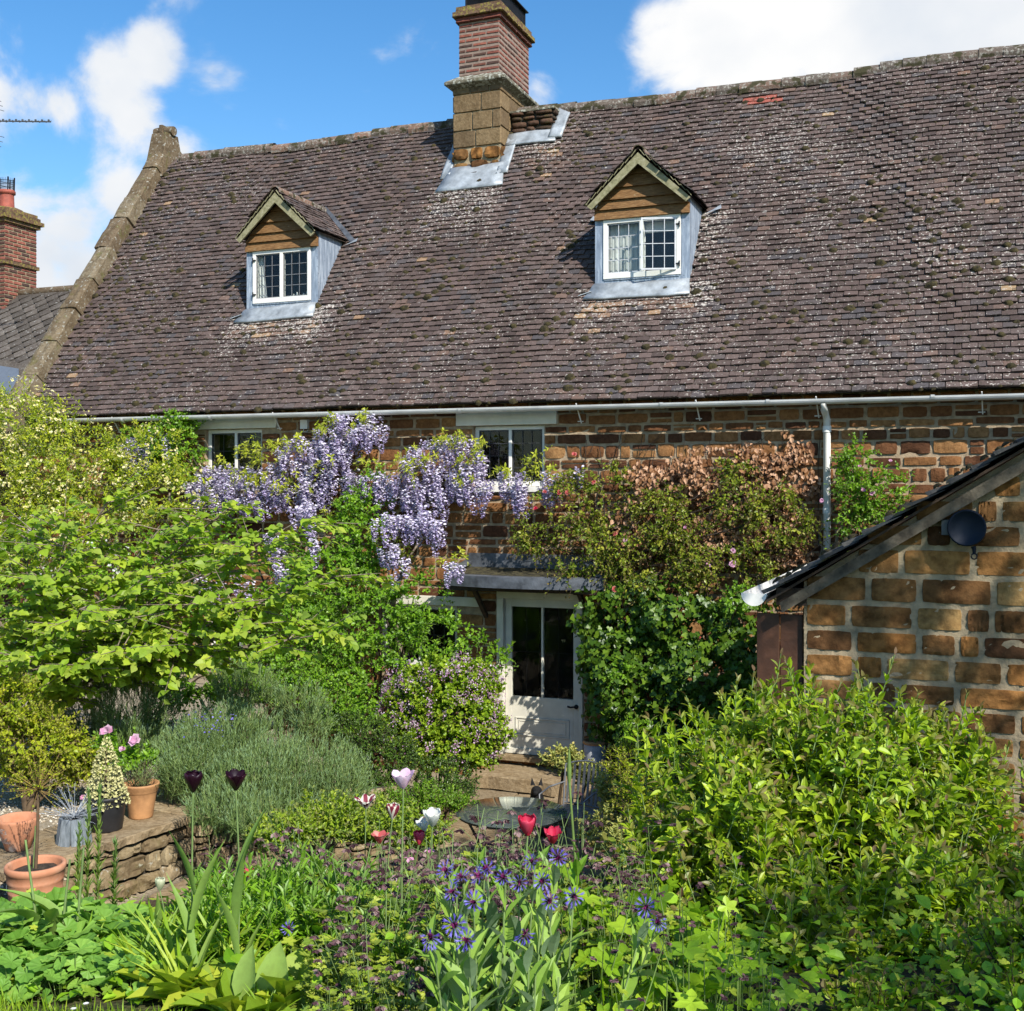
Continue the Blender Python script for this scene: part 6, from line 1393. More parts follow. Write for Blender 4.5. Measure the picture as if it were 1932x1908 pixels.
def one_rose(p, s, mt, root, O=(.2, -.9, .45), nm='flower'):
    mb = MB(); 
    for q in range(2): rose_heads(mb, np.array([p]), nrm(np.array([O])), np.array([.052*s*(1-.25*q)]), 8)
    mb.build(nm, mt, root)
for (u, v, s, mt) in fl: one_rose(on(u, v, 12.6), s*1.15, mt, r)
# second rose right of the downpipe
bl = [wall_blob(*q) for q in ((1612, 870, 36, 35, .15, 12.95), (1645, 930, 66, 50, .2, 12.9), (1618, 990, 42, 50, .2, 12.9), (1660, 960, 45, 40, .18, 12.92), (1602, 910, 26, 60, .13, 12.95))]
r = plant('climbing_rose', 'smaller pink flowered climbing rose on the bare stone right of the white downpipe', 'climber', (on(1610, 1300, 12.9)[0], 12.95, 0))
P, O = on_blobs(bl, 420, .4, 1.12, .85, .2, 3); A = nrm(O*.6+rg.normal(0, .5, P.shape)+Z_*.3)
sh = shoots(P-A*.1, A, rg.uniform(.15, .32, len(P)), 8, .048, 65, (0, 0, -.3), .4, .5); leaf_obj(r, T_OVATE, sh, L_CLEM); stem_obj(r, sh[6], .003, .0015, M_TWIG, 'twigs', 3)
mb = MB(); limbs(mb, (on(1610, 1300, 12.9)[0], 13.1, 0), [b[0] for b in bl], .015, .005); mb.build('woody_stems', M_TWIG, r)
for (u, v, s) in ((1628, 925, .9), (1645, 930, 1), (1680, 870, .6), (1622, 880, .6), (1640, 1000, .6)): one_rose(on(u, v, 12.65), s, F_PINK, r)

# ivy beside the door
bl = [wall_blob(*q) for q in ((1180, 1160, 85, 70, .35, 12.8), (1280, 1150, 90, 55, .4, 12.75), (1380, 1190, 70, 80, .4, 12.7), (1200, 1260, 95, 80, .45, 12.7), (1310, 1280, 100, 90, .5, 12.6), (1150, 1340, 55, 60, .35, 12.8), (1230, 1380, 90, 60, .4, 12.7), (1400, 1290, 60, 80, .4, 12.6), (1130, 1220, 35, 90, .25, 12.95))]
r = plant('ivy', 'dark glossy ivy bulging from the wall between the back door and the outbuilding', 'climber', (on(1250, 1440, 12.8)[0], 12.9, -.25))
P, O = on_blobs(bl, 8200, .5, 1.05, .93, .2, 2.2, lump=.55); D = nrm(np.stack([rg.normal(0, .5, len(P)), rg.normal(-.3, .4, len(P)), -abs(rg.normal(.8, .3, len(P)))], 1)); N = nrm(O+rg.normal(0, .5, P.shape)+(.1, -.2, .35))
mb = MB(); place(mb, T_IVY, P, D, N, rg.uniform(.055, .10, len(P)), rg.uniform(0, 1, len(P)), smooth=True); mb.build('foliage', L_IVY, r)
mb = MB(); limbs(mb, (on(1250, 1440, 12.8)[0], 13.15, -.25), [b[0] for b in bl], .03, .01); mb.build('woody_stems', M_BARK, r)
bl = [wall_blob(*q) for q in ((1165, 1265, 25, 22, .12, 12.3), (1200, 1370, 25, 20, .12, 12.2), (1255, 1350, 22, 20, .12, 12.1), (1395, 1130, 35, 30, .15, 12.3))]
r2 = plant('pale_climber', 'sprigs of pale green climber growing out through the dark ivy', 'climber', (on(1200, 1440, 12.4)[0], 12.6, -.25))
P, O = on_blobs(bl, 110, .4, 1.1, .9); A = nrm(O+rg.normal(0, .4, P.shape)+Z_*.2); sh = shoots(P-A*.05, A, rg.uniform(.08, .2, len(P)), 7, .042, 65, (0, 0, -.3)); leaf_obj(r2, T_OVATE, sh, L_CLEM)
mb = MB(); limbs(mb, (on(1200, 1440, 12.4)[0], 12.7, -.25), [b[0] for b in bl], .008, .004); mb.build('stems', M_TWIG, r2)

# dwarf lilac, box, lavenders
def shrub(name, label, cat, bl, n, L, nl, ls, T, mat, stemm, base=None, hole=.12, lump=.28, phi=60, bend=(0, 0, -.15), outw=.8, upw=.5, jit=.3, wid=1., lo=.6, front=.8, trunk=True, sr=.003, minz=None, taper=.45, core=True, pair=False, hf=2.2):
    c = bl[0][0]; b = np.array(base) if base is not None else np.array([c[0], c[1], ground_z(c)-.02])
    r = plant(name, label, cat, b)
    P, O = on_blobs(bl, n, lo, 1.03, front, hole, hf, lump)
    gz_ = zg(P[:, 0], P[:, 1]); ok = P[:, 2] > gz_+.03; P, O = P[ok], O[ok]
    A = nrm(O*outw+rg.normal(0, .35, P.shape)+Z_*upw); Ls = rg.uniform(L[0], L[1], len(P))
    sh = shoots(P-A*Ls[:, None]*.6, A, Ls, nl, ls, phi, bend, jit, .5, taper=taper, pair=pair); leaf_obj(r, T, sh, mat, wid=wid)
    stem_obj(r, sh[6], sr, sr*.5, stemm, 'twigs', 3)
    if trunk: mb = MB(); limbs(mb, b, [q[0]+(0, 0, q[2]*.2) for q in bl], .025, .010); mb.build('woody_stems', M_TWIG, r)
    return r
bl = [blob(*q) for q in ((845, 1330, 11.9, 110, 85, .55), (780, 1370, 11.9, 60, 60, .45), (900, 1370, 11.8, 60, 65, .4), (840, 1400, 11.7, 95, 50, .45), (790, 1295, 12, 55, 40, .35), (890, 1280, 12, 50, 40, .35))]
r = shrub('dwarf_lilac', 'rounded dwarf lilac covered in small pink mauve flower heads left of the cream door', 'shrub', bl, 2000, (.12, .26), 9, .048, T_ROUND, L_LILAC, M_TWIG, hole=.08, lo=.75, front=.85, base=(bl[0][0][0], bl[0][0][1], -.2))
P, O = on_blobs(bl, 360, 1.0, 1.12, .9, .25, 3); mb = MB()
for q in range(22):
    j = rg.normal(0, .022, P.shape)+Z_*rg.uniform(-.02, .05, (len(P), 1)); dd_ = nrm(O+rg.normal(0, .8, P.shape)); place(mb, T_FLORET, P+j, dd_, O, rg.uniform(.012, .02, len(P)), rg.uniform(0, 1, len(P)))
mb.build('flower_heads', F_LILAC, r, kind='stuff')
bl = [blob(*q) for q in ((720, 1420, 10.8, 75, 50, .4), (790, 1465, 10.6, 110, 40, .4), (680, 1385, 11.0, 50, 40, .35), (840, 1490, 10.4, 60, 25, .3), (740, 1480, 10.4, 80, 25, .3))]
shrub('box_bush', 'low dark green box bush under the dwarf lilac', 'shrub', bl, 1500, (.06, .16), 10, .026, T_OVATE, L_BOX, M_DKTWIG, hole=.08, lo=.75, outw=.8, upw=.6)
LAVK = dict(T=T_NEEDLE, mat=L_LAV, stemm=M_GSTEM, phi=32, bend=(0, 0, .05), outw=.55, upw=.95, jit=.25, hole=.06, lo=.8, front=.8, sr=.002, taper=.3)
bl = [blob(*q) for q in ((440, 1425, 9.3, 140, 75, .6), (560, 1455, 9.0, 120, 65, .55), (380, 1440, 9.0, 80, 60, .45), (640, 1490, 8.8, 60, 50, .35), (500, 1480, 8.7, 110, 50, .4), (430, 1520, 8.2, 80, 28, .3), (520, 1540, 8.0, 90, 28, .3), (420, 1370, 9.6, 80, 40, .4))]
shrub('lavender_bush', 'largest grey green lavender mound in the middle of the terrace', 'shrub', bl, 6500, (.12, .22), 15, .040, **LAVK)
bl = [blob(*q) for q in ((255, 1345, 9.8, 65, 65, .4), (310, 1330, 9.9, 30, 50, .3), (250, 1400, 9.6, 60, 40, .35))]
shrub('lavender_bush', 'smaller lavender mound behind the cream conifer', 'shrub', bl, 1150, (.12, .22), 14, .042, **LAVK)
bl = [blob(*q) for q in ((165, 1330, 10.1, 50, 60, .35), (185, 1380, 10., 60, 40, .35))]
shrub('lavender_bush', 'lavender mound furthest left beneath the spreading tree', 'shrub', bl, 800, (.12, .22), 14, .042, **LAVK)
bl = [blob(*q) for q in ((465, 1290, 11.2, 60, 32, .35), (565, 1325, 10.8, 50, 35, .3), (590, 1360, 10.5, 40, 25, .3))]
shrub('lavender_bush', 'leggy lavender with woody stems at the back of the terrace', 'shrub', bl, 800, (.12, .22), 14, .042, **LAVK)
bl = [blob(*q) for q in ((50, 1365, 8.8, 90, 60, .4), (130, 1395, 8.8, 70, 50, .3), (20, 1325, 8.8, 70, 50, .3), (150, 1440, 8.9, 70, 30, .25), (60, 1430, 9.0, 80, 35, .3))]
shrub('golden_shrub', 'loose yellowish green small leaved shrub behind the pots at left', 'shrub', bl, 900, (.12, .38), 10, .040, T_OVATE, L_ROSEY, M_TWIG, hole=.35, lump=.7, lo=.2, hf=3.2)
bl = [blob(*q) for q in ((450, 1295, 11.6, 70, 45, .3), (350, 1290, 11.6, 60, 45, .3), (560, 1290, 11.8, 80, 40, .3), (650, 1340, 11.6, 60, 50, .3))]
shrub('leafy_shrub', 'dark leafy shrub between the lavender and the house wall', 'shrub', bl, 550, (.12, .3), 9, .05, T_OVATE, L_CLEM, M_TWIG, hole=.25, lo=.4)

# the spreading broad leaved tree on the left
tb = W0(70, 1290, 10.2, .80)
r = plant('spreading_tree', 'small wide spreading tree with broad pale green leaves in flat layers at left', 'tree', tb)
mb = MB(); fork = tb+np.array([0, 0, .5]); 
for q, rr_ in ((fork, .032), (fork+(.06, .08, 0), .022)): limbs(mb, tb, [q], rr_*1.25, rr_, wig=.04)
tips = [(560, 985, 8.0), (600, 1090, 7.8), (590, 1200, 7.6), (480, 1040, 8.4), (430, 960, 8.6), (380, 1130, 8.0), (300, 1000, 8.8), (200, 950, 9.0), (120, 1010, 8.6), (60, 1000, 9.2), (-60, 1060, 8.8), (150, 1150, 8.0), (-40, 1190, 8.2), (40, 1240, 7.6), (140, 1255, 7.8), (230, 1225, 7.8), (-60, 1260, 7.8), (460, 1180, 7.8), (270, 1090, 8.2), (330, 1200, 8.0), (-160, 1000, 9.0), (90, 1100, 8.2), (510, 1140, 8.0)]
tipP = [W(u_, v_, t_+1.25) for u_, v_, t_ in tips]; lines = []
for tp in tipP:
    st = fork+(0, 0, rg.uniform(-.1, .05)); s = np.linspace(0, 1, 9); v = tp-st; h = v*np.array([1, 1, 0]); sag = .10*np.linalg.norm(v)
    P = st+h*s[:, None]**1.15+Z_*(v[2]*s**.8)[:, None]+perp(nrm(v)[None])[0]*(.08*np.sin(s*math.pi))[:, None]; lines.append(P)
mb.tubes(np.array(lines), .018, .005, 7)
subs = []; 
for P in lines:
    for s in np.linspace(.42, 1, 9):
        i = s*8; a = int(min(i, 7)); q = P[a]+(P[a+1]-P[a])*(i-a); main = nrm((P[-1]-P[0])*np.array([1, 1, .12]))
        for k in range(4):
            d = nrm(main*rg.uniform(.3, 1)+np.array([rg.normal(0, .75), rg.normal(0, .75), rg.normal(.10, .16)])); subs.append((q, d, rg.uniform(.25, .6)))
B = np.array([q[0] for q in subs]); A = np.array([q[1] for q in subs]); Ls = np.array([q[2] for q in subs])
mb.tubes(B[:, None]+A[:, None]*Ls[:, None, None]*np.linspace(0, 1, 4)[None, :, None], .006, .0025, 4); mb.build('trunk_and_limbs', M_BARK, r)
sh = shoots(B, A, Ls*1.1, 10, .094, 70, (0, 0, -.06), .48, 1.7, taper=.25, s0=.2)
P, D, N, S, rn, tp, _ = sh; D = nrm(D*np.array([1, 1, .35])+(0, 0, -.12)); mb = MB(); place(mb, T_BROAD, P, D, N, S, rn, tp*.5, wid=1.0); mb.build('foliage', L_HAZEL, r)
# white flowered tangle behind it
bl = [wall_blob(*q) for q in ((60, 1020, 90, 50, .3, 11.6), (180, 1060, 70, 40, .3, 11.6), (120, 1090, 60, 30, .3, 11.4), (50, 1130, 100, 70, .4, 11.6), (220, 1120, 90, 60, .4, 12.2), (330, 1040, 90, 60, .3, 12.4), (420, 1010, 60, 40, .2, 12.7), (330, 1110, 80, 60, .3, 12.4), (100, 1200, 120, 60, .4, 11.8))]
r = plant('white_climber', 'white flowered climber tangled behind the spreading tree', 'climber', (bl[0][0][0], 11.8, .8))
P, O = on_blobs(bl, 900, .4, 1.05, .8, .15); A = nrm(O*.6+rg.normal(0, .4, P.shape)+Z_*.4); sh = shoots(P-A*.1, A, rg.uniform(.15, .35, len(P)), 8, .055, 65, (0, 0, -.2)); leaf_obj(r, T_OVATE, sh, L_CLEM)
P, O = on_blobs(bl[:3], 120, .95, 1.1, .95); mb = MB(); rose_heads(mb, P, nrm(O+(.2, -.6, .4)), rg.uniform(.03, .05, len(P)), 5); mb.build('blossom', F_WHITE, r, kind='stuff')
mb = MB(); limbs(mb, (bl[0][0][0], 12., .7), [b[0] for b in bl], .02, .008); mb.build('woody_stems', M_TWIG, r)
# ================================================================== THE BED IN FRONT
rg = np.random.default_rng(123)
# big spiraea on the right
bl = [blob(*q) for q in ((1520, 1465, 5.5, 220, 190, .6), (1340, 1520, 5.3, 160, 175, .5), (1250, 1600, 5.1, 85, 120, .35), (1700, 1525, 5.5, 190, 185, .55), (1860, 1660, 5.4, 120, 120, .5), (1540, 1670, 4.9, 310, 140, .5), (1430, 1400, 5.5, 120, 110, .4), (1620, 1385, 5.5, 130, 105, .4), (1760, 1420, 5.6, 100, 100, .4), (1780, 1770, 4.8, 200, 110, .5), (1480, 1780, 4.5, 220, 90, .4), (1990, 1740, 5.2, 110, 130, .5))]
r = shrub('spiraea_bush', 'very large bright green shrub with reddish shoot tips filling the lower right', 'shrub', bl, 2050, (.26, .52), 14, .082, T_LANCE, L_SPIR, M_PSTEM, hole=.22, lo=.3, outw=.5, upw=1.0, bend=(0, 0, -.3), jit=.42, phi=72, wid=1.35, sr=.0035, front=.75, taper=.5, hf=2.6)
sp = root_loc(r); top = []
for (u, v) in ((1360, 1290), (1470, 1225), (1490, 1240), (1620, 1240), (1580, 1275), (1680, 1230), (1730, 1290), (1250, 1330), (1300, 1300), (1420, 1260), (1535, 1265), (1820, 1300), (1850, 1330), (1900, 1390), (1780, 1330), (1200, 1390), (1930, 1420), (1640, 1270), (1390, 1265), (1700, 1290)):
    top.append(W(u, v+30, 5.5+rg.normal(0, .15)))
top = np.array(top); A = nrm(rg.normal(0, .22, top.shape)+Z_); Lh = rg.uniform(.3, .45, len(top))
sh = shoots(top-A*Lh[:, None], A, Lh*1.15, 18, .075, 58, (0, 0, .0), .25, .5, taper=.45); leaf_obj(r, T_LANCE, sh, L_SPIR, 'foliage', wid=1.25); stem_obj(r, sh[6], .004, .002, M_PSTEM, 'shoot_stems', 4)
mb = MB(); base = np.array([W(1560, 1700, 5.4)[0], W(1560, 1700, 5.4)[1], 0]); base[2] = ground_z(base)-.03
limbs(mb, base, [t_-A_*l_ for t_, A_, l_ in zip(top, A, Lh)], .012, .005); mb.build('canes', M_TWIG, r)
bl = [blob(*q) for q in ((1800, 1850, 3.9, 170, 70, .35), (1650, 1890, 3.7, 130, 50, .3), (1930, 1800, 4.1, 100, 90, .3))]
shrub('small_leaved_shrub', 'low round leaved shrub in the shade at the bottom right corner', 'shrub', bl, 420, (.12, .3), 9, .042, T_OVATE, L_SPIR, M_TWIG, hole=.15, lo=.3, upw=.8)
bl = [blob(*q) for q in ((1185, 1430, 9.5, 45, 35, .3), (1205, 1490, 9.0, 50, 40, .3))]
shrub('golden_shrub', 'small yellow green shrub behind the left shoulder of the big shrub', 'shrub', bl, 220, (.12, .25), 9, .045, T_LANCE, L_ROSEY, M_TWIG, hole=.1, lo=.3, upw=.8)

# ---- prototypes, built at the origin and copied
def at0(name, label, cat, group): return empty(name, (0, 0, 0), label, cat, group)
def mound(n, R_, h, lstalk=True):
    a = rg.uniform(0, 6.28, n); q = rg.uniform(.1, 1, n)**.6; tip_ = np.stack([R_*q*np.cos(a), R_*q*np.sin(a), h*(1.05-.75*q**2)*rg.uniform(.6, 1.1, n)], 1); return a, q, tip_
def aquilegia(seed, dark=True):
    r = at0('aquilegia', 'bushy aquilegia clump with nodding dark plum flowers on thin branching stems', 'flowering plant', 'plum aquilegias self sown through the bed')
    a, q, tp = mound(92, .26, .40); D = nrm(np.stack([np.cos(a), np.sin(a), rg.normal(.05, .25, 92)], 1)); N = nrm(rg.normal(0, .35, (92, 3))+Z_)
    mb = MB()
    for k in (-.75, 0, .75):
        c, s = np.cos(k), np.sin(k); D2 = nrm(D@np.array([[c, s, 0], [-s, c, 0], [0, 0, 1]])); place(mb, T_PALM, tp, D2, N, rg.uniform(.038, .062, 92), rg.uniform(0, 1, 92), rg.uniform(0, .5, 92))
    mb.build('foliage', L_AQUI, r)
    mb = MB(); base = np.stack([.03*np.cos(a), .03*np.sin(a), a*0], 1); mb.tubes(np.stack([base, base*2+tp*.45, tp], 1), .0018, .0012, 3)
    fl = MB(); FP = []
    for k in range(6):
        a0 = rg.uniform(0, 6.28); H = rg.uniform(.42, .64); ln = rg.uniform(.04, .2); tip_ = np.array([ln*math.cos(a0), ln*math.sin(a0), H]); mb.tubes([(0, 0, 0), tip_*[.3, .3, .5], tip_], .0028, .0015, 4)
        for j in range(rg.integers(1, 4)):
            s = rg.uniform(.6, 1.0); st = tip_*[s*.9, s*.9, s]; d = nrm(rg.normal(0, 1, 3)*[1, 1, .3]+[0, 0, .9]); e = st+d*rg.uniform(.05, .13); mb.tubes([st, (st+e)/2+Z_*.01, e, e+d*[.01, .01, 0]-Z_*.008], .0014, .001, 3); FP.append(e-Z_*.008)
    mb.build('stems', M_PSTEM, r)
    for fp in FP:
      fl = MB(); FP = fp[None]
      for j in range(6):
        aa = j*math.pi/3; d = np.array([math.cos(aa), math.sin(aa), -.75]); place(fl, T_PETAL, FP, nrm(d+rg.normal(0, .25, FP.shape)), [math.cos(aa), math.sin(aa), .6], rg.uniform(.022, .032, len(FP)), rg.uniform(0, 1, len(FP)))
        d2 = np.array([math.cos(aa+.5)*.4, math.sin(aa+.5)*.4, 1.0]); place(fl, T_NEEDLE, FP-Z_*.01, nrm(d2+rg.normal(0, .2, FP.shape)), [1, 0, 0], .018, rg.uniform(.3, 1, len(FP)))
      fl.build('flower', F_PLUM if dark else F_PINK, r)
    bs = MB(); k = 14; a2 = rg.uniform(0, 6.28, k); D = np.stack([np.cos(a2), np.sin(a2), np.full(k, .6)], 1)
    return r
AQ = [aquilegia(i) for i in range(6)]
AQP = [aquilegia(9, False)]; AQP[0]['label'] = 'aquilegia clump with pink flowers in front of the large lavender'; del AQP[0]['group']
def geranium():
    r = at0('geranium', 'geranium with deeply cut bright green leaves and tiny dark flowers', 'flowering plant', 'cut leaved geraniums at the front of the bed')
    n = 30; a, q, tp = mound(n, .25, .42); D = nrm(np.stack([np.cos(a), np.sin(a), rg.normal(-.15, .2, n)], 1)); N = nrm(rg.normal(0, .55, (n, 3))+Z_+D*.3)
    mb = MB(); place(mb, T_PALM, tp-D*.05, D, N, rg.uniform(.06, .125, n), rg.uniform(0, 1, n), smooth=False); mb.build('leaves', L_GER, r)
    mb = MB(); base = np.stack([.02*np.cos(a), .02*np.sin(a), a*0], 1); mb.tubes(np.stack([base, base*2+tp*.5, tp], 1), .0028, .002, 4); FP = []
    for k in range(2):
        a0 = rg.uniform(0, 6.28); H = rg.uniform(.5, .64); e = np.array([.14*math.cos(a0), .14*math.sin(a0), H]); mb.tubes([(0, 0, 0), e*[.3, .3, .55], e], .003, .0016, 4)
        for j in range(4): f = e+rg.normal(0, .03, 3)-Z_*.02*j; mb.tubes([e-Z_*.03*j, f], .001, .001, 3); FP.append(f)
    mb.build('stems', M_GSTEM, r); FPA = np.array(FP)
    for fp in FPA:
      fl = MB(); FP = fp[None]
      for j in range(5): aa = j*1.2566; place(fl, T_FLORET, FP, nrm(np.array([math.cos(aa), math.sin(aa), -.2])+rg.normal(0, .3, FP.shape)), Z_, .016, rg.uniform(0, .8, len(FP)))
      fl.build('flower', F_PLUM, r)
    return r
GE = [geranium() for _ in range(3)]
def mantle():
    r = at0('ladys_mantle', 'rounded pleated blue green leaves of a mantle plant beside the lawn', 'plant', 'round leaved mantle plants along the lawn edge')
    n = 32; a, q, tp = mound(n, .24, .22); D = nrm(np.stack([np.cos(a), np.sin(a), rg.normal(-.1, .2, n)], 1)); N = nrm(rg.normal(0, .5, (n, 3))+Z_+D*.45)
    mb = MB(); place(mb, T_ALCH, tp-D*.06, D, N, rg.uniform(.075, .145, n), rg.uniform(0, 1, n)); mb.build('leaves', L_ALCH, r)
    mb = MB(); base = np.stack([.02*np.cos(a), .02*np.sin(a), a*0], 1); mb.tubes(np.stack([base, base*2+tp*.4, tp], 1), .0025, .002, 4); mb.build('stalks', M_GSTEM, r); return r
AL = [mantle() for _ in range(3)]
def primula():
    r = at0('primula', 'rosette of crinkled lime green leaves at the front edge of the bed', 'plant', 'lime green primula rosettes')
    n = 18; a = rg.uniform(0, 6.28, n); el = rg.uniform(.35, 1.25, n); D = np.stack([np.cos(a)*np.cos(el), np.sin(a)*np.cos(el), np.sin(el)], 1); N = nrm(np.stack([-np.cos(a)*np.sin(el), -np.sin(a)*np.sin(el), np.cos(el)], 1))
    mb = MB(); place(mb, tmpl([.05, .09, .16, .22, .20, .0], .3, .35), D*.01, D, N, rg.uniform(.12, .21, n), rg.uniform(0, 1, n)); mb.build('leaves', L_PRIM, r); return r
PR = [primula() for _ in range(3)]
def phlox():
    r = at0('leafy_perennial', 'leafy clump of upright stems with narrow bright green leaves', 'plant', 'bright narrow leaved clumps in the bed')
    m = 26; a = rg.uniform(0, 6.28, m); q = rg.uniform(0, 1, m)**.5*.17; B = np.stack([q*np.cos(a), q*np.sin(a), q*0], 1); A = nrm(B*1.1+Z_+rg.normal(0, .06, B.shape)*0)
    sh = shoots(B, A, rg.uniform(.26, .42, m), 20, .095, 68, (0, 0, -.02), .2, .6, taper=.45, s0=.2); leaf_obj(r, T_LANCE, sh, L_HERB, wid=.85); stem_obj(r, sh[6], .003, .002, M_GSTEM, 'stems', 4); return r
PH = [phlox() for _ in range(3)]
def strap():
    r = at0('strap_leaf_plant', 'tuft of narrow arching strap leaves', 'plant', 'tufts of narrow strap leaves')
    n = 22; a = rg.uniform(0, 6.28, n); el = rg.uniform(.9, 1.45, n); D = np.stack([np.cos(a)*np.cos(el), np.sin(a)*np.cos(el), np.sin(el)], 1); N = nrm(np.stack([-np.cos(a)*np.sin(el), -np.sin(a)*np.sin(el), np.cos(el)], 1))
    mb = MB(); place(mb, tmpl([.03, .032, .034, .03, .02, .0], .4, .3), D*.01, D, N, rg.uniform(.16, .34, n), rg.uniform(0, 1, n)); mb.build('leaves', L_GRASS, r); return r
ST = [strap() for _ in range(2)]
index_children()
used = set()
def put(protos, k, p, rz=None, sc=1., label=None, cat=None):
    pr = protos[k % len(protos)]; rz = rg.uniform(0, 6.28) if rz is None else rz
    if pr.name not in used:
        used.add(pr.name); o = pr; o.location = tuple(map(float, p)); o.rotation_euler = (0, 0, rz); o.scale = (sc,)*3
        if label: o['label'] = label
        return o
    return copy_tree(pr, p, rz, sc, label)
def gp(u, t, dz=-.01): p = W(u, 1500, t); p[2] = ground_z(p)+dz; return p
def off_wall(p): return not (p[0] < -5.0 and p[1] > 4.9) and not (p[0] < -4.85 and p[1] > 6.0)
i = 0
for k in range(400):
    if i >= 112: break
    t = rg.uniform(3.6, 8.9)
    lo_, hi_ = (500, 1230) if t > 4.6 else (640, 1240)
    u = rg.uniform(lo_, hi_)
    if t > 7.4 and u < 520: continue
    if t > 8.3 and u < 640: continue
    if 900 < u < 1110 and t > 7.0: continue
    if t > 7.3 and u > 900: continue
    p = gp(u, t)
    if not off_wall(p): continue
    put(AQ, i, p, sc=rg.uniform(.75, 1.1)*(1.0 if t > 4.5 else .8)); i += 1
for (u, t, s) in ((420, 7.1, 1), (470, 7.3, .9), (395, 7.3, .9), (440, 7.6, 1), (480, 7.9, 1), (385, 6.7, .8), (455, 6.8, 1), (520, 7.6, 1), (560, 8.0, 1), (430, 6.4, .9), (580, 7.0, 1.1), (620, 7.4, 1.1), (660, 7.0, 1.1), (700, 7.5, 1.1), (740, 7.0, 1.1), (600, 6.4, 1.1), (680, 6.3, 1.05), (640, 7.9, 1.15), (720, 8.1, 1.15), (780, 7.7, 1.1), (820, 7.0, 1.1), (860, 6.4, 1.05), (400, 7.9, 1.1), (500, 7.2, 1.1), (545, 7.6, 1.15), (930, 6.2, 1.05), (1000, 6.5, 1.05), (890, 6.9, 1.1), (1010, 3.9, .7), (930, 3.7, .65), (860, 3.6, .6), (900, 2.7, .4), (820, 2.9, .5), (500, 6.4, .9), (440, 6.0, .8), (400, 6.6, .8), (700, 3.3, .62), (760, 3.1, .6), (660, 3.5, .65), (800, 3.4, .6), (1150, 6.2, .9), (1180, 7.0, 1), (1140, 7.8, 1), (1200, 6.5, 1), (620, 3.2, .5)): put(AQ, i, gp(u, t), sc=s); i += 1
put(AQP, 0, gp(560, 6.8), sc=1.05)
put(AQP, 0, gp(752, 5.3), sc=.95, label='aquilegia clump with pale pink flowers around the pale pink tulip')
for k, (u, t, s) in enumerate(((1130, 3.15, .85), (1210, 3.35, .85), (1290, 3.2, .9), (1170, 2.75, .9), (1330, 2.9, .8), (1400, 3.3, .85), (1240, 3.7, 1), (1110, 3.7, .9), (1440, 2.9, .7), (1340, 3.7, .85), (1060, 4.1, .9), (1260, 2.6, .75), (1060, 2.7, .55))): put(GE, k, gp(u, t), sc=s)
for k, (u, t, s) in enumerate(((20, 4.6, 1), (80, 4.5, 1.05), (150, 4.6, 1), (210, 4.7, .9), (30, 4.2, 1), (110, 4.15, .9), (180, 4.2, .9), (60, 4.05, .75), (250, 4.3, .8), (130, 4.0, .7), (40, 3.9, .6), (115, 3.86, .6), (230, 3.86, .6), (0, 3.95, .6), (300, 4.5, .8), (-40, 4.3, 1), (320, 4.2, .7), (-90, 4.6, 1), (0, 5.0, 1), (190, 3.95, .6))): put(AL, k, gp(u, t), sc=s)
for k, (u, t, s) in enumerate(((235, 4.45, 1.05), (265, 4.55, 1), (300, 3.85, .85), (345, 3.75, .9), (410, 3.75, 1), (445, 3.6, 1), (545, 3.6, 1.1), (595, 3.65, 1.1), (575, 3.8, 1), (500, 3.75, .9), (640, 3.6, .9), (290, 5.6, 1.2), (690, 3.0, .7), (380, 3.85, .8))): put(PR, k, gp(u, t), sc=s)
for k, (u, t, s) in enumerate(((470, 4.6, 1), (520, 4.7, 1.05), (580, 4.6, 1.05), (630, 4.5, .95), (440, 4.9, .95), (550, 5.0, 1.05), (610, 5.0, 1), (480, 4.25, .9), (540, 4.2, .9), (600, 4.15, .85), (660, 4.3, .8), (700, 4.9, .9), (395, 4.5, .7), (760, 4.4, .8), (830, 4.5, .8), (740, 3.8, .7), (870, 4.2, .75), (690, 4.0, .75))): put(PH, k, gp(u, t), sc=s)
for k, (u, t, s) in enumerate(((330, 3.9, .9), (370, 4.1, 1), (260, 3.95, .8), (230, 4.4, .8), (420, 4.1, .9), (300, 4.2, .9), (460, 3.95, .8), (160, 4.1, .7), (345, 3.75, .7), (500, 3.5, .5))): put(ST, k, gp(u, t), sc=s)
# broad bright leaves below the red tulips
r = plant('broad_leaved_perennial', 'clump of broad pointed bright green leaves just below the red tulips', 'plant', gp(1000, 4.1))
m_ = 34; B = np.array([gp(u, t) for u, t in zip(rg.uniform(880, 1100, m_), rg.uniform(3.95, 4.4, m_))]); A = nrm(Z_+rg.normal(0, .2, B.shape)); sh = shoots(B, A, rg.uniform(.25, .42, m_), 11, .14, 55, (0, 0, 0), .2, .4, s0=.25)
leaf_obj(r, T_LANCE, sh, L_HERB, wid=1.15); stem_obj(r, sh[6], .004, .002, M_GSTEM)

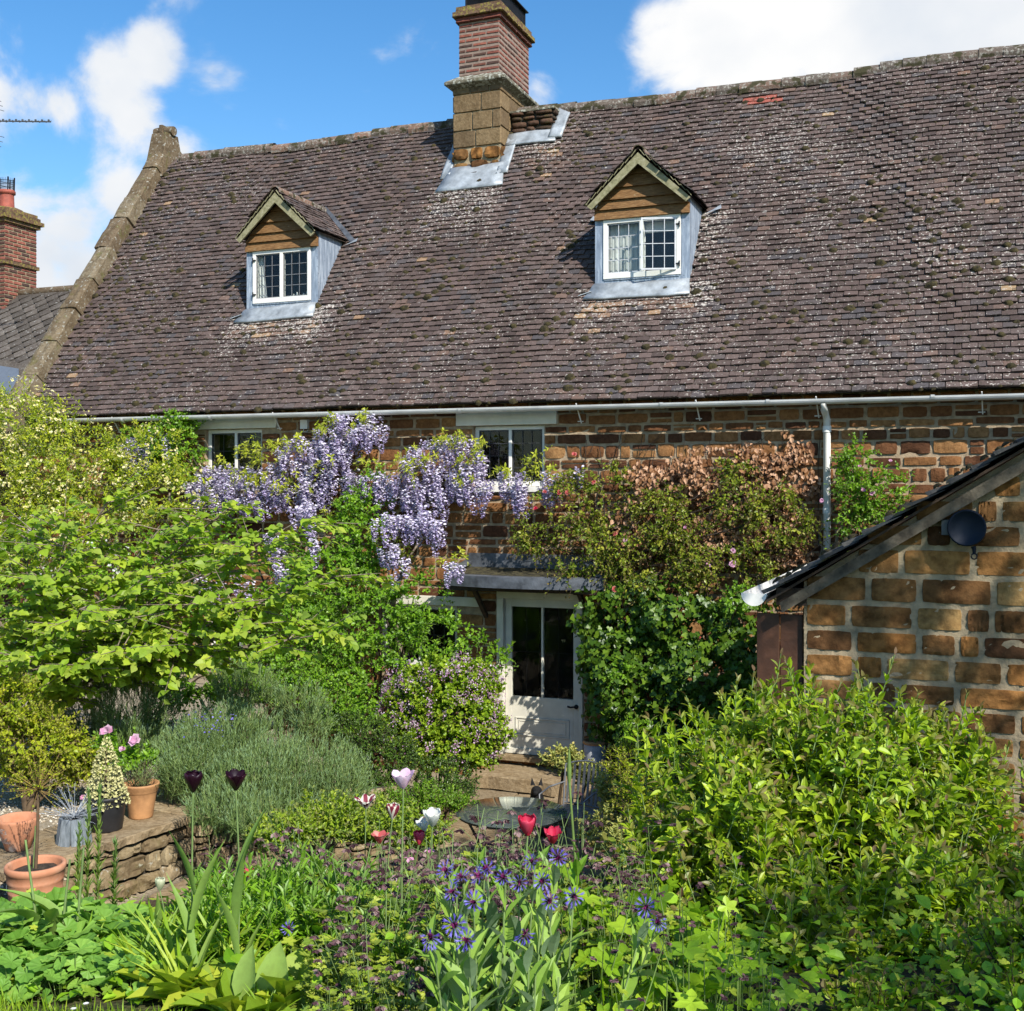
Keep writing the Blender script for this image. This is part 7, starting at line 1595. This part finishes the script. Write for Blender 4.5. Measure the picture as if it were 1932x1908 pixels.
# mountain cornflower: one clump, each flower head a part
p0 = gp(950, 3.05); r = plant('cornflower_clump', 'blue mountain cornflowers with grey green pointed leaves at the bottom centre', 'flowering plant', p0)
fls = [(854, 1682, 3.1), (870, 1655, 3.3), (904, 1652, 3.3), (950, 1655, 3.2), (1003, 1625, 3.4), (1023, 1662, 3.2), (894, 1702, 3.05), (857, 1745, 2.9), (812, 1768, 2.85), (880, 1774, 2.85), (990, 1761, 2.85), (1053, 1618, 3.5), (1037, 1700, 3.1), (841, 1642, 3.4), (980, 1665, 3.3), (1219, 1711, 3.2), (1241, 1738, 3.15), (1083, 1691, 3.3), (918, 1640, 3.5)]
mb = MB(); tops = []
def cornflower(p, s, O, root, wilt=False):
    k = 11; a = np.arange(k)*2*math.pi/k+rg.uniform(0, 1); O = nrm(O); e1 = perp(O[None])[0]; e2 = np.cross(O, e1); fb = MB(); T_RAY = (np.array([(0, 0, 0), (-.035, .5, .0), (.035, .5, 0), (-.16, 1.0, .05), (-.02, .80, .03), (.12, 1.02, .08), (.0, .62, .02)]), [(0, 2, 6, 1), (1, 6, 4, 3), (6, 2, 5, 4)])
    D = np.cos(a)[:, None]*e1+np.sin(a)[:, None]*e2+O*(.25+rg.normal(0, .18, (k, 1)))-Z_*(.8 if wilt else .1); P = np.repeat(p[None], k, 0)+D*.006
    for sh_ in (-.08, .08): place(fb, T_RAY, P, nrm(D+np.cross(D, O)*sh_), O, .026*s*rg.uniform(.7, 1.15, k), rg.uniform(0, .9, k), wid=.75)
    k2 = 26; D2 = nrm(O+rg.normal(0, .55, (k2, 3))); place(fb, T_NEEDLE, np.repeat(p[None], k2, 0), D2, e1, .017*s, rg.uniform(0, 1, k2), mi=1, wid=1.5)
    fb.lathe(p-O*.022, [(.001, 0), (.008, .004), (.009, .012), (.006, .022)], 8, .3, 2, axis=O); f = fb.build('flower_head', [F_BLUE, F_MAG, M_DKTWIG], root)
for j, (u, v, t) in enumerate(fls):
    p = W(u, v, t); O = np.array([rg.normal(0, .45), -.7+rg.normal(0, .3), rg.uniform(.2, 1)]); cornflower(p, rg.uniform(.8, 1.05), O, r, j in (8, 10, 16)); b = gp(u+(950-u)*.35, t+rg.normal(0, .08)); tops.append((b, p-nrm(O)*.02))
for k in range(34):
    b = gp(rg.uniform(820, 1090), rg.uniform(2.7, 3.3)); H = rg.uniform(.12, .42); tops.append((b, b+np.array([rg.normal(0, .06), rg.normal(0, .06), H])))
L_ = np.array([[a, (a+b)/2+rg.normal(0, .012, 3), b] for a, b in tops]); mb.tubes(L_, .0035, .0025, 5); mb.build('stems', M_PSTEM, r)
B = np.array([a for a, b in tops]); E = np.array([b for a, b in tops]); v_ = E-B; sh = shoots(B, nrm(v_), np.linalg.norm(v_, axis=1)*.9, 10, .15, 52, (0, 0, 0), .25, .3, taper=.45, s0=.1); leaf_obj(r, T_LANCE, sh, L_CENT, 'leaves', wid=1.0)
p = W(545, 1753, 4.0); b = gp(545, 4.0); r = plant('cornflower', 'single small blue cornflower among the narrow leaved clump', 'flower', b); cornflower(p, .9, np.array([0, -.6, .6]), r); MB().tubes([b, (b+p)/2+(.01, 0, 0), p-(0, -.01, .015)], .003, .002, 5).build('stem', M_PSTEM, r)

# tulips, each a thing
def tulip(u, v, t, size, mats, label, openn=0., lean=(0, 0, 1), fringe=False, leaves=2, hs=1., mati=None, stem=True, groundu=None):
    p = W(u, v, t); b = gp(groundu if groundu is not None else u, t); size *= .86; r = plant('tulip', label, 'tulip', b); ax = nrm(np.array(lean, float)); e1 = perp(ax[None])[0]; e2 = np.cross(ax, e1)
    H = .072*size*hs; c0 = p-ax*H*.5; mb = MB()
    for k in range(6):
        a0 = k*math.pi/3+rg.normal(0, .06); inner = k % 2; ns, nw = 8, 7; s = np.linspace(0, 1, ns); w = np.linspace(-1, 1, nw)
        op = openn*(1+rg.normal(0, .22)); rad = size*(.006+.030*np.sin(np.clip(s*1.25, 0, 1)*math.pi*.55)**.8)*(1-.10*inner)+size*op*.050*s**1.7-(1-min(1, op*2))*size*.011*s**3
        zz = H*(np.sin(s*math.pi/2*(1-.1*op))*(1-.25*op*s**2)); hw = size*(.006+.021*np.sin(np.clip(s*.93+.06, 0, 1)*math.pi)**.75); hw[-1] = size*.003
        V = []
        for i_ in range(ns):
            for j_ in range(nw):
                aa = a0+w[j_]*hw[i_]/max(rad[i_], size*.012); rr_ = rad[i_]*(1-.06*w[j_]**2*(1-op)+.02*abs(w[j_])*op); dz = -.006*size*w[j_]**2+(rg.normal(0, .0035)*size if fringe and i_ >= ns-2 else 0)+rg.normal(0, .0006)
                V.append(c0+(math.cos(aa)*e1+math.sin(aa)*e2)*rr_+ax*(zz[i_]+dz))
        ix = np.arange(ns*nw).reshape(ns, nw); F = np.stack([ix[:-1, :-1], ix[:-1, 1:], ix[1:, 1:], ix[1:, :-1]], -1).reshape(-1, 4)
        rn = (rg.uniform(.2, .8) if mati != 'stripe' else 0)+np.tile(.25*(1-np.abs(w))-.1, ns)+np.repeat(.15*s, nw) if mati != 'stripe' else np.clip(np.tile(np.where(np.abs(w) > .45, .9, .15), ns)+rg.normal(0, .15, ns*nw), 0, 1)
        mb.add(V, F, np.clip(rn, 0, 1), 0, 0, True)
    mb.build('petals', mats, r)
    s = np.linspace(0, 1, 8)[:, None]; P = b*(1-s)+(c0)*s+np.array([rg.normal(0, .025), rg.normal(0, .02), 0])*np.sin(s*math.pi); MB().tubes(P, .0038*size, .0032*size, 8).build('stem', M_PSTEM, r)
    for k in range(leaves):
        a0 = rg.uniform(0, 6.28); h0 = .04+.16*k; q = b*(1-h0)+c0*h0; D = nrm(np.array([math.cos(a0)*.28, math.sin(a0)*.28, 1])); N = nrm(np.array([-math.cos(a0), -math.sin(a0), .3])); lb = MB()
        place(lb, tmpl([.04, .05, .065, .06, .045, .02, .0], .45, .12), q[None], D, N, rg.uniform(.22, .34), rg.uniform(0, 1), smooth=True); lb.build('leaf', L_TUL, r)
    return r
tulip(365, 1474, 3.75, 1.02, F_BLACK, 'almost black tulip on a tall stem, left one of the dark pair', .08, (.05, 0, 1), leaves=4)
tulip(445, 1472, 3.8, 1.0, F_BLACK, 'almost black tulip with one petal flopping open, right of the dark pair', .24, (.1, -.1, 1), leaves=4)
tulip(760, 1470, 4.0, 1.0, F_PALE, 'pale pink tulip wide open, standing tallest above the aquilegias', .34, (0, -.15, 1))
tulip(995, 1557, 4.0, 1.05, F_RED, 'large crimson fringed tulip in front of the glass table', .10, (0, -.12, 1), True)
tulip(1043, 1577, 4.6, .95, F_RED, 'smaller red tulip, right of the large crimson one', .30, (.1, -.2, 1), True)
tulip(791, 1580, 4.6, .85, F_RED, 'narrow dark red tulip below the white tulips', .02, (0, 0, 1))
tulip(816, 1543, 4.5, 1.05, F_WHITE, 'larger white tulip, taller of the white pair', .26, (.1, -.2, 1))
tulip(799, 1556, 4.6, .8, F_WHITE, 'smaller white tulip at the left foot of the larger white one', .3, (-.2, -.2, 1))
tulip(741, 1530, 4.6, .95, F_STRIPE, 'maroon and cream striped tulip under the pale pink tulip', .12, (.05, 0, 1), mati='stripe')
tulip(690, 1513, 5.2, .9, F_STRIPE, 'ragged red and cream tulip left of the striped tulip', .6, (0, -.1, 1), True, mati='stripe')
tulip(716, 1580, 5.0, .8, F_CORAL, 'small coral tulip low among the aquilegia leaves', .5, (0, -.1, 1))
tulip(468, 1647, 4.8, .55, F_RED, 'tiny crimson bloom at the top of the narrow leaved clump', .3, (0, -.1, 1), leaves=0)
r = tulip(302, 1668, 4.4, .72, petal_mat('green_white_bud_petal', [(0, (.40, .46, .22)), (1, (.66, .68, .48))]), 'closed greenish white tulip bud near the path', 0., (.1, 0, 1))
# pair of broad glaucous leaves below the right dark tulip
r = plant('tulip_foliage', 'two broad glaucous spoon shaped leaves below the right dark tulip', 'plant', gp(485, 3.62))
for (u, D, N, L) in ((508, (.12, .0, 1), (.25, -1, .1), .25), (470, (-.1, .1, 1), (-.2, -1, .2), .23), (500, (.9, -.1, .5), (-.4, -.5, .8), .26)):
    lb = MB(); place(lb, tmpl([.04, .09, .17, .22, .2, .13, .0], .25, .15), gp(u, 3.6)[None], nrm(np.array(D, float)), nrm(np.array(N, float)), L, .6, smooth=True); lb.build('leaf', L_TUL, r)
# flowerless stems at left, seed stems
for k, (u, v, t, l) in enumerate(((58, 1600, 4.2, 'bare tulip stem with drooping leaves, leftmost'), (132, 1640, 4.2, 'bare tulip stem crossing in front of the large terracotta pot'), (158, 1590, 4.2, 'leaning bare tulip stem right of the large terracotta pot'))):
    b = gp((75, 100, 130)[k], t); r = plant('headless_tulip', l, 'plant', b); p = W((48, 132, 158)[k], (1585, 1622, 1690)[k] if k < 2 else 1600, t); MB().tubes([b, (b+p)/2+(.01, 0, 0), p], .0055, .004, 8, cap=True).build('stem', M_PSTEM, r)
    for j in range(2):
        a0 = rg.uniform(2.5, 5.5); D = nrm(np.array([math.cos(a0)*.6, math.sin(a0)*.6, .9])); lb = MB(); place(lb, tmpl([.04, .07, .09, .09, .07, .03, .0], .45, .55), (b+(0, 0, .04+.1*j))[None], D, nrm(np.array([-math.cos(a0), -math.sin(a0), .6])), .3, rg.uniform(0, 1), smooth=True); lb.build('leaf', L_TUL, r)
b = gp(1085, 4.3); p = W(1074, 1412, 4.3); r = plant('flower_spike', 'single very tall green stem with a slim unopened bud before the slatted chair', 'plant', b)
MB().tubes([b, (b+p)/2+(.012, 0, 0), p-(0, 0, .12)], .006, .0045, 8).build('stem', M_GSTEM, r); mb = MB(); mb.lathe(p-(0, 0, .13), [(.004, 0), (.008, .02), (.0085, .06), (.005, .10), (.001, .135)], 10); mb.build('bud', M_GSTEM, r)

# ------------------------------------------------------------------ things growing in the pots
top = P_BLACK+(0, 0, .20); r = plant('dwarf_conifer', 'small cone shaped dwarf conifer thick with cream new shoots', 'conifer', top); Hc = (1497-1382)/FPX*8.15+.02
mb = MB(); mb.tubes([top-(0, 0, .02), top+(0, 0, Hc*.8)], .012, .005, 6); mb.build('trunk', M_TWIG, r)
n = 900; h = 1-(rg.uniform(0, 1, n))**.5*1.0; a = rg.uniform(0, 6.28, n); rc = (.150*(1-h)**.85+.010)*rg.uniform(.45, 1, n)**.5; P = top+np.stack([rc*np.cos(a), rc*np.sin(a), h*Hc-.03*(rc/.15)], 1); D = nrm(np.stack([np.cos(a), np.sin(a), .5+h], 1)+rg.normal(0, .3, (n, 3)))
mb = MB(); outer = rc > (.150*(1-h)**.85+.010)*.74
for q in range(7): e = perp(D); sc_ = np.where(outer, .020, .026); place(mb, T_NEEDLE, P, nrm(D+e*.75), e, sc_, np.where(outer, rg.uniform(.35, 1, n), rg.uniform(0, .25, n)), wid=3.2)
mb.build('foliage', L_CONIF, r)
top = P_TER2+(0, 0, .21); r = plant('potted_herb', 'grey green twiggy herb growing in the ochre terracotta pot', 'plant', top)
m_ = 70; A = nrm(rg.normal(0, .55, (m_, 3))*[1, 1, .3]+Z_); sh = shoots(np.repeat((top-(0, 0, .0))[None], m_, 0)+rg.normal(0, .03, (m_, 3))*[1, 1, 0], A, rg.uniform(.12, .27, m_), 14, .030, 45); leaf_obj(r, T_NEEDLE, sh, L_LAV); stem_obj(r, sh[6], .002, .001, M_TWIG, 'stems', 3)
top = P_GREY+(0, 0, .17); r = plant('grey_twiggy_plant', 'grey leafless twiggy plant spreading over the blue grey tub', 'plant', top); m_ = 46; A = nrm(rg.normal(0, .8, (m_, 3))*[1, 1, .4]+Z_*.5); B = np.repeat(top[None], m_, 0); sh = shoots(B, A, rg.uniform(.10, .24, m_), 8, .03, 60)
M_GTW = plain('silver_grey_twig', (.34, .37, .40), .8, var=.2); stem_obj(r, sh[6], .0025, .0012, M_GTW, 'twigs', 4); mb = MB(); place(mb, T_NEEDLE, sh[0], sh[1], sh[2], .028, 0.5, wid=.6); mb.build('side_twigs', M_GTW, r)
top = P_BIG+(0, 0, .355); r = plant('standard_tree', 'slender standard tree with sparse golden twiggy head in the largest terracotta pot', 'tree', top); hd = W(72, 1490, 7.0)
mb = MB(); mb.tubes([top-(0, 0, .02), top*.5+hd*.5+(.006, 0, 0), hd], .010, .008, 7); mb.build('trunk', M_TWIG, r); MB().tubes([top-(.02, 0, .02), top*.45+hd*.55-(.012, 0, 0)], .004, .004, 6).build('cane', M_PSTEM, r)
m_ = 60; A = nrm(rg.normal(0, .75, (m_, 3))*[1, 1, .5]+Z_*.62); sh = shoots(np.repeat(hd[None], m_, 0), A, rg.uniform(.12, .25, m_), 6, .018, 50, s0=.5); leaf_obj(r, T_OVATE, sh, L_ROSEY); M_GOT = plain('golden_twig', (.26, .17, .05), .8); stem_obj(r, sh[6], .0025, .001, M_GOT, 'twigs', 3)
for k, (u, v0, v1, t) in enumerate(((168, 1495, 1720, 5.7), (188, 1480, 1720, 5.8), (218, 1590, 1740, 5.6), (150, 1560, 1730, 5.6))):
    b = gp(u-6, t); p = W(u, v0, t); b[2] = min(b[2], W(u, v1, t)[2]); r = plant('spurge_stem', ('tall bottle brush spurge stem', 'tallest bottle brush spurge stem', 'shortest bottle brush spurge stem at right of the group', 'leftmost bottle brush spurge stem')[k]+' in front of the pots', 'plant', b)
    v_ = p-b; L = np.linalg.norm(v_); sh = shoots(b[None], nrm(v_)[None], L, 170, .062, 52, (0, 0, 0), .15, .2, s0=.15, taper=.35); leaf_obj(r, T_NEEDLE, sh, L_SPUR, wid=1.9); stem_obj(r, sh[6], .005, .003, M_GSTEM, 'stem', 6)
# pink garden roses behind the conifer
b = W0(225, 1450, 9.0, .8); r = plant('pink_rose_bush', 'low rose bush with pink double blooms behind the cream conifer', 'shrub', b); bl = [blob(255, 1425, 8.9, 55, 30, .25), blob(210, 1410, 9, 40, 25, .2)]
P, O = on_blobs(bl, 90, .2, 1.1, .8); A = nrm(O+Z_*.6); sh = shoots(P-A*.1, A, rg.uniform(.1, .2, len(P)), 8, .05, 60); leaf_obj(r, T_OVATE, sh, L_CLEM); mb = MB(); limbs(mb, b, [q[0] for q in bl]+[W(200, 1385, 8.9), W(256, 1400, 8.9)], .006, .003); mb.build('stems', M_GSTEM, r)
for (u, v, s) in ((202, 1380, 1.6), (256, 1397, 1.6), (232, 1413, .9), (158, 1505, .8)): one_rose(W(u, v, 8.75), s, F_PINK, r, (.2, -.8, .5))
# plants round the chair
bl = [blob(1062, 1432, 12.2, 40, 22, .2), blob(1110, 1455, 12.2, 40, 18, .2)]
shrub('sage_bush', 'grey green sage between the doorstep and the slatted chair', 'shrub', bl, 130, (.1, .22), 8, .06, T_OVATE, L_SAGE, M_PSTEM, hole=0, lo=.2, upw=1., front=.6)
bl = [blob(1165, 1500, 10.2, 45, 45, .3), blob(1140, 1560, 9.6, 50, 40, .3), blob(1180, 1590, 8.9, 60, 50, .3)]
shrub('sage_bush', 'taller grey leaved sage right of the slatted chair', 'shrub', bl, 240, (.12, .25), 9, .055, T_OVATE, L_SAGE, M_PSTEM, hole=.1, lo=.2, upw=1., front=.6)
bl = [blob(790, 1500, 9.4, 80, 22, .3), blob(860, 1505, 9.5, 40, 16, .25)]
shrub('box_bush', 'loose sprawling box like bush in front of the dark green one', 'shrub', bl, 350, (.08, .2), 9, .030, T_OVATE, L_CLEM, M_TWIG, hole=.1, lo=.2, upw=1.)
bl = [blob(620, 1535, 7.7, 85, 38, .3), blob(715, 1545, 8.3, 85, 36, .35), blob(540, 1560, 7.3, 70, 36, .3), blob(790, 1560, 8.4, 70, 30, .3)]
shrub('sprawling_herb', 'sprawling olive green herb spilling over the right hand end of the dry wall', 'plant', bl, 620, (.1, .26), 10, .040, T_OVATE, L_AQUI, M_PSTEM, hole=.12, lo=.2, upw=1., front=.6)
# forget me nots by the lavender
b = W0(405, 1370, 9.0, .8); r = plant('forget_me_nots', 'small patch of blue forget me nots at the left foot of the large lavender', 'flowering plant', b); mb = MB(); P = np.array([W(rg.normal(405, 28), rg.normal(1365, 14), 8.75) for _ in range(70)]); place(mb, T_FLORET, P, nrm(rg.normal(0, 1, P.shape)), Z_, .016, rg.uniform(.4, 1, 70)); mb.build('flowers', F_BLUE, r, kind='stuff')
mb = MB(); Q = P[::2]; mb.tubes(np.stack([np.c_[Q[:, :2]*.7+b[:2]*.3, np.full(len(Q), .82)], Q], 1), .0015, .001, 3); mb.build('stems', M_GSTEM, r)

# ------------------------------------------------------------------ stuff nobody could count
def rand_area(n, x0, x1, y0, y1): return np.stack([rg.uniform(x0, x1, n), rg.uniform(y0, y1, n)], 1)
def bed_edge(X): return 2.92-.28*np.clip(X+2.3, 0, 9)+.04*np.sin(X*5)
Q = rand_area(60000, -5.4, 3.2, .8, 9.0); d = dep(Q[:, 0], Q[:, 1]); ok = (Q[:, 1] > bed_edge(Q[:, 0])+.06) & (d < 8.4) & ~((Q[:, 0] < -4.85) & (Q[:, 1] > 5.6)) & ~((Q[:, 0] > -3.6) & (Q[:, 0] < -1.9) & (d > 7.6)); Q = Q[ok]
n = min(len(Q), 21000); Q = Q[:n]; d = dep(Q[:, 0], Q[:, 1]); h = rg.gamma(2, .045, n).clip(.01, .28)*np.clip((Q[:, 1]-bed_edge(Q[:, 0]))*3, .25, 1)
P = np.c_[Q, zg(Q[:, 0], Q[:, 1])+h]; a = rg.uniform(0, 6.28, n); D = nrm(np.stack([np.cos(a), np.sin(a), rg.normal(.1, .3, n)], 1)); N = nrm(rg.normal(0, .4, (n, 3))+Z_)
mb = MB(); k = n//2; place(mb, T_PALM, P[:k], D[:k], N[:k], rg.uniform(.03, .065, k), rg.uniform(0, 1, k)); mb.build('ground_cover', L_AQUI, None, kind='stuff', label='low mixed foliage covering the soil of the bed', category='ground cover')
mb = MB(); place(mb, T_OVATE, P[k:], D[k:]+Z_*.35, N[k:], rg.uniform(.03, .07, n-k), rg.uniform(0, 1, n-k)); mb.build('weeds', L_HERB, None, kind='stuff', label='seedlings and weeds growing between the border plants', category='ground cover')
Q = rand_area(150000, -4.6, 1.6, .2, 3.3); ok = (Q[:, 1] < bed_edge(Q[:, 0])+.03) & (dep(Q[:, 0], Q[:, 1]) > 1.6); Q = Q[ok][:60000]; n = len(Q); P = np.c_[Q, zg(Q[:, 0], Q[:, 1])-.002]
D = nrm(rg.normal(0, .38, (n, 3))+Z_); mb = MB(); place(mb, T_NEEDLE, P, D, nrm(rg.normal(0, 1, (n, 3))*[1, 1, .1]), rg.gamma(6, .0062, n).clip(.015, .07), rg.uniform(0, 1, n), wid=.75); mb.build('lawn_grass', L_GRASS, None, kind='stuff', label='mown grass of the lawn corner at lower left', category='grass')
Q = rand_area(34, -3.6, -1.2, 1.9, 2.9); Q = Q[Q[:, 1] < bed_edge(Q[:, 0])]; P = np.c_[Q, zg(Q[:, 0], Q[:, 1])+.04]; mb = MB()
for j in range(7): aa = j*.9; place(mb, T_FLORET, P, np.array([math.cos(aa), math.sin(aa), .2]), Z_, .011, 1.)
mb.build('daisies', F_WHITE, None, kind='stuff', label='tiny white daisies in the lawn', category='flowers')
Q = rand_area(9000, -8.5, -5.5, 5.4, 9.2); P = np.c_[Q, zg(Q[:, 0], Q[:, 1])+.003]; mb = MB(); T_PEB = (np.array([(-.5, 0, 0), (0, -.5, 0), (.5, 0, 0), (0, .5, 0), (.05, .05, .42)]), [(0, 1, 4), (1, 2, 4), (2, 3, 4), (3, 0, 4)])
a = rg.uniform(0, 6.28, len(P)); place(mb, T_PEB, P, np.stack([np.cos(a), np.sin(a), a*0], 1), Z_, rg.uniform(.012, .03, len(P)), rg.uniform(0, 1, len(P)))
M_PEB = NM('pale_gravel'); M_PEB.set(col=M_PEB.ramp(M_PEB.attr('rnd'), [(0, (.26, .20, .13)), (.5, (.46, .39, .28)), (1, (.66, .62, .54))]), rough=.9); mb.build('gravel', M_PEB.m, None, kind='stuff', label='pale gravel spread over the terrace behind the pots', category='gravel')

# tree standing right of the view: its crown dapples the outbuilding gable
tc0 = np.array([-.62, 8.2, 2.32])+SUN*9.0
r = plant('garden_tree', 'tall leafy tree standing on the lawn right of the bed', 'tree', (tc0[0]+.2, tc0[1]-.1, ground_z(tc0)-.05))
bl = [(tc0+np.array(o), a, b, c) for o, a, b, c in (((0, 0, 0), .7, .55, .6), ((-.75, .1, .45), .5, .45, .5), ((.75, 0, .35), .6, .5, .5), ((.4, -.2, -.6), .55, .42, .5), ((1.3, .4, .9), .6, .5, .6), ((.5, .3, 1.2), .7, .6, .7), ((1.6, .2, .1), .55, .45, .5))]
P, O = on_blobs(bl, 400, .15, 1.1, .0, .3, 1.4); A = nrm(O+rg.normal(0, .5, P.shape)); sh = shoots(P-A*.15, A, rg.uniform(.2, .4, len(P)), 8, .085, 65); leaf_obj(r, T_OVATE, sh, L_DTREE, 'crown')
mb = MB(); b0 = root_loc(r); mb.tubes([b0, b0+(.05, .05, 2.5), b0+(-.05, 0, 5.4), tc0+(0, 0, .3)], .17, .06, 10); limbs(mb, b0+(-.05, 0, 5.0), [q[0] for q in bl], .05, .015); mb.build('trunk', M_BARK, r)

tg = [(1650, 1810, 4.2, .62), (1880, 1700, 5.0, .55), (1420, 1870, 3.5, .42), (1800, 1880, 3.9, .5)]
pts = [W(u, v, t)+SUN*8.5 for (u, v, t, q) in tg]; base = np.array([pts[0][0]+.5, pts[0][1]-.2, 0]); base[2] = ground_z(base)-.05
r = plant('garden_tree', 'smaller tree on the lawn nearer the viewpoint, right of the bed', 'tree', base)
bl = [(p, q, q*.85, q) for p, (_, _, _, q) in zip(pts, tg)]
P, O = on_blobs(bl, 250, .1, 1.1, .0, .2, 2); A = nrm(O+rg.normal(0, .5, P.shape)); sh = shoots(P-A*.15, A, rg.uniform(.2, .4, len(P)), 8, .085, 65); leaf_obj(r, T_OVATE, sh, L_DTREE, 'crown')
mb = MB(); c_ = (pts[0]+pts[1])/2; mb.tubes([base, base+(.04, .05, 2.4), c_*.5+base*.5+(0, .1, .8), c_-(0, 0, .3)], .13, .05, 10); limbs(mb, c_-(0, 0, 1.0), pts, .04, .015); mb.build('trunk', M_BARK, r)
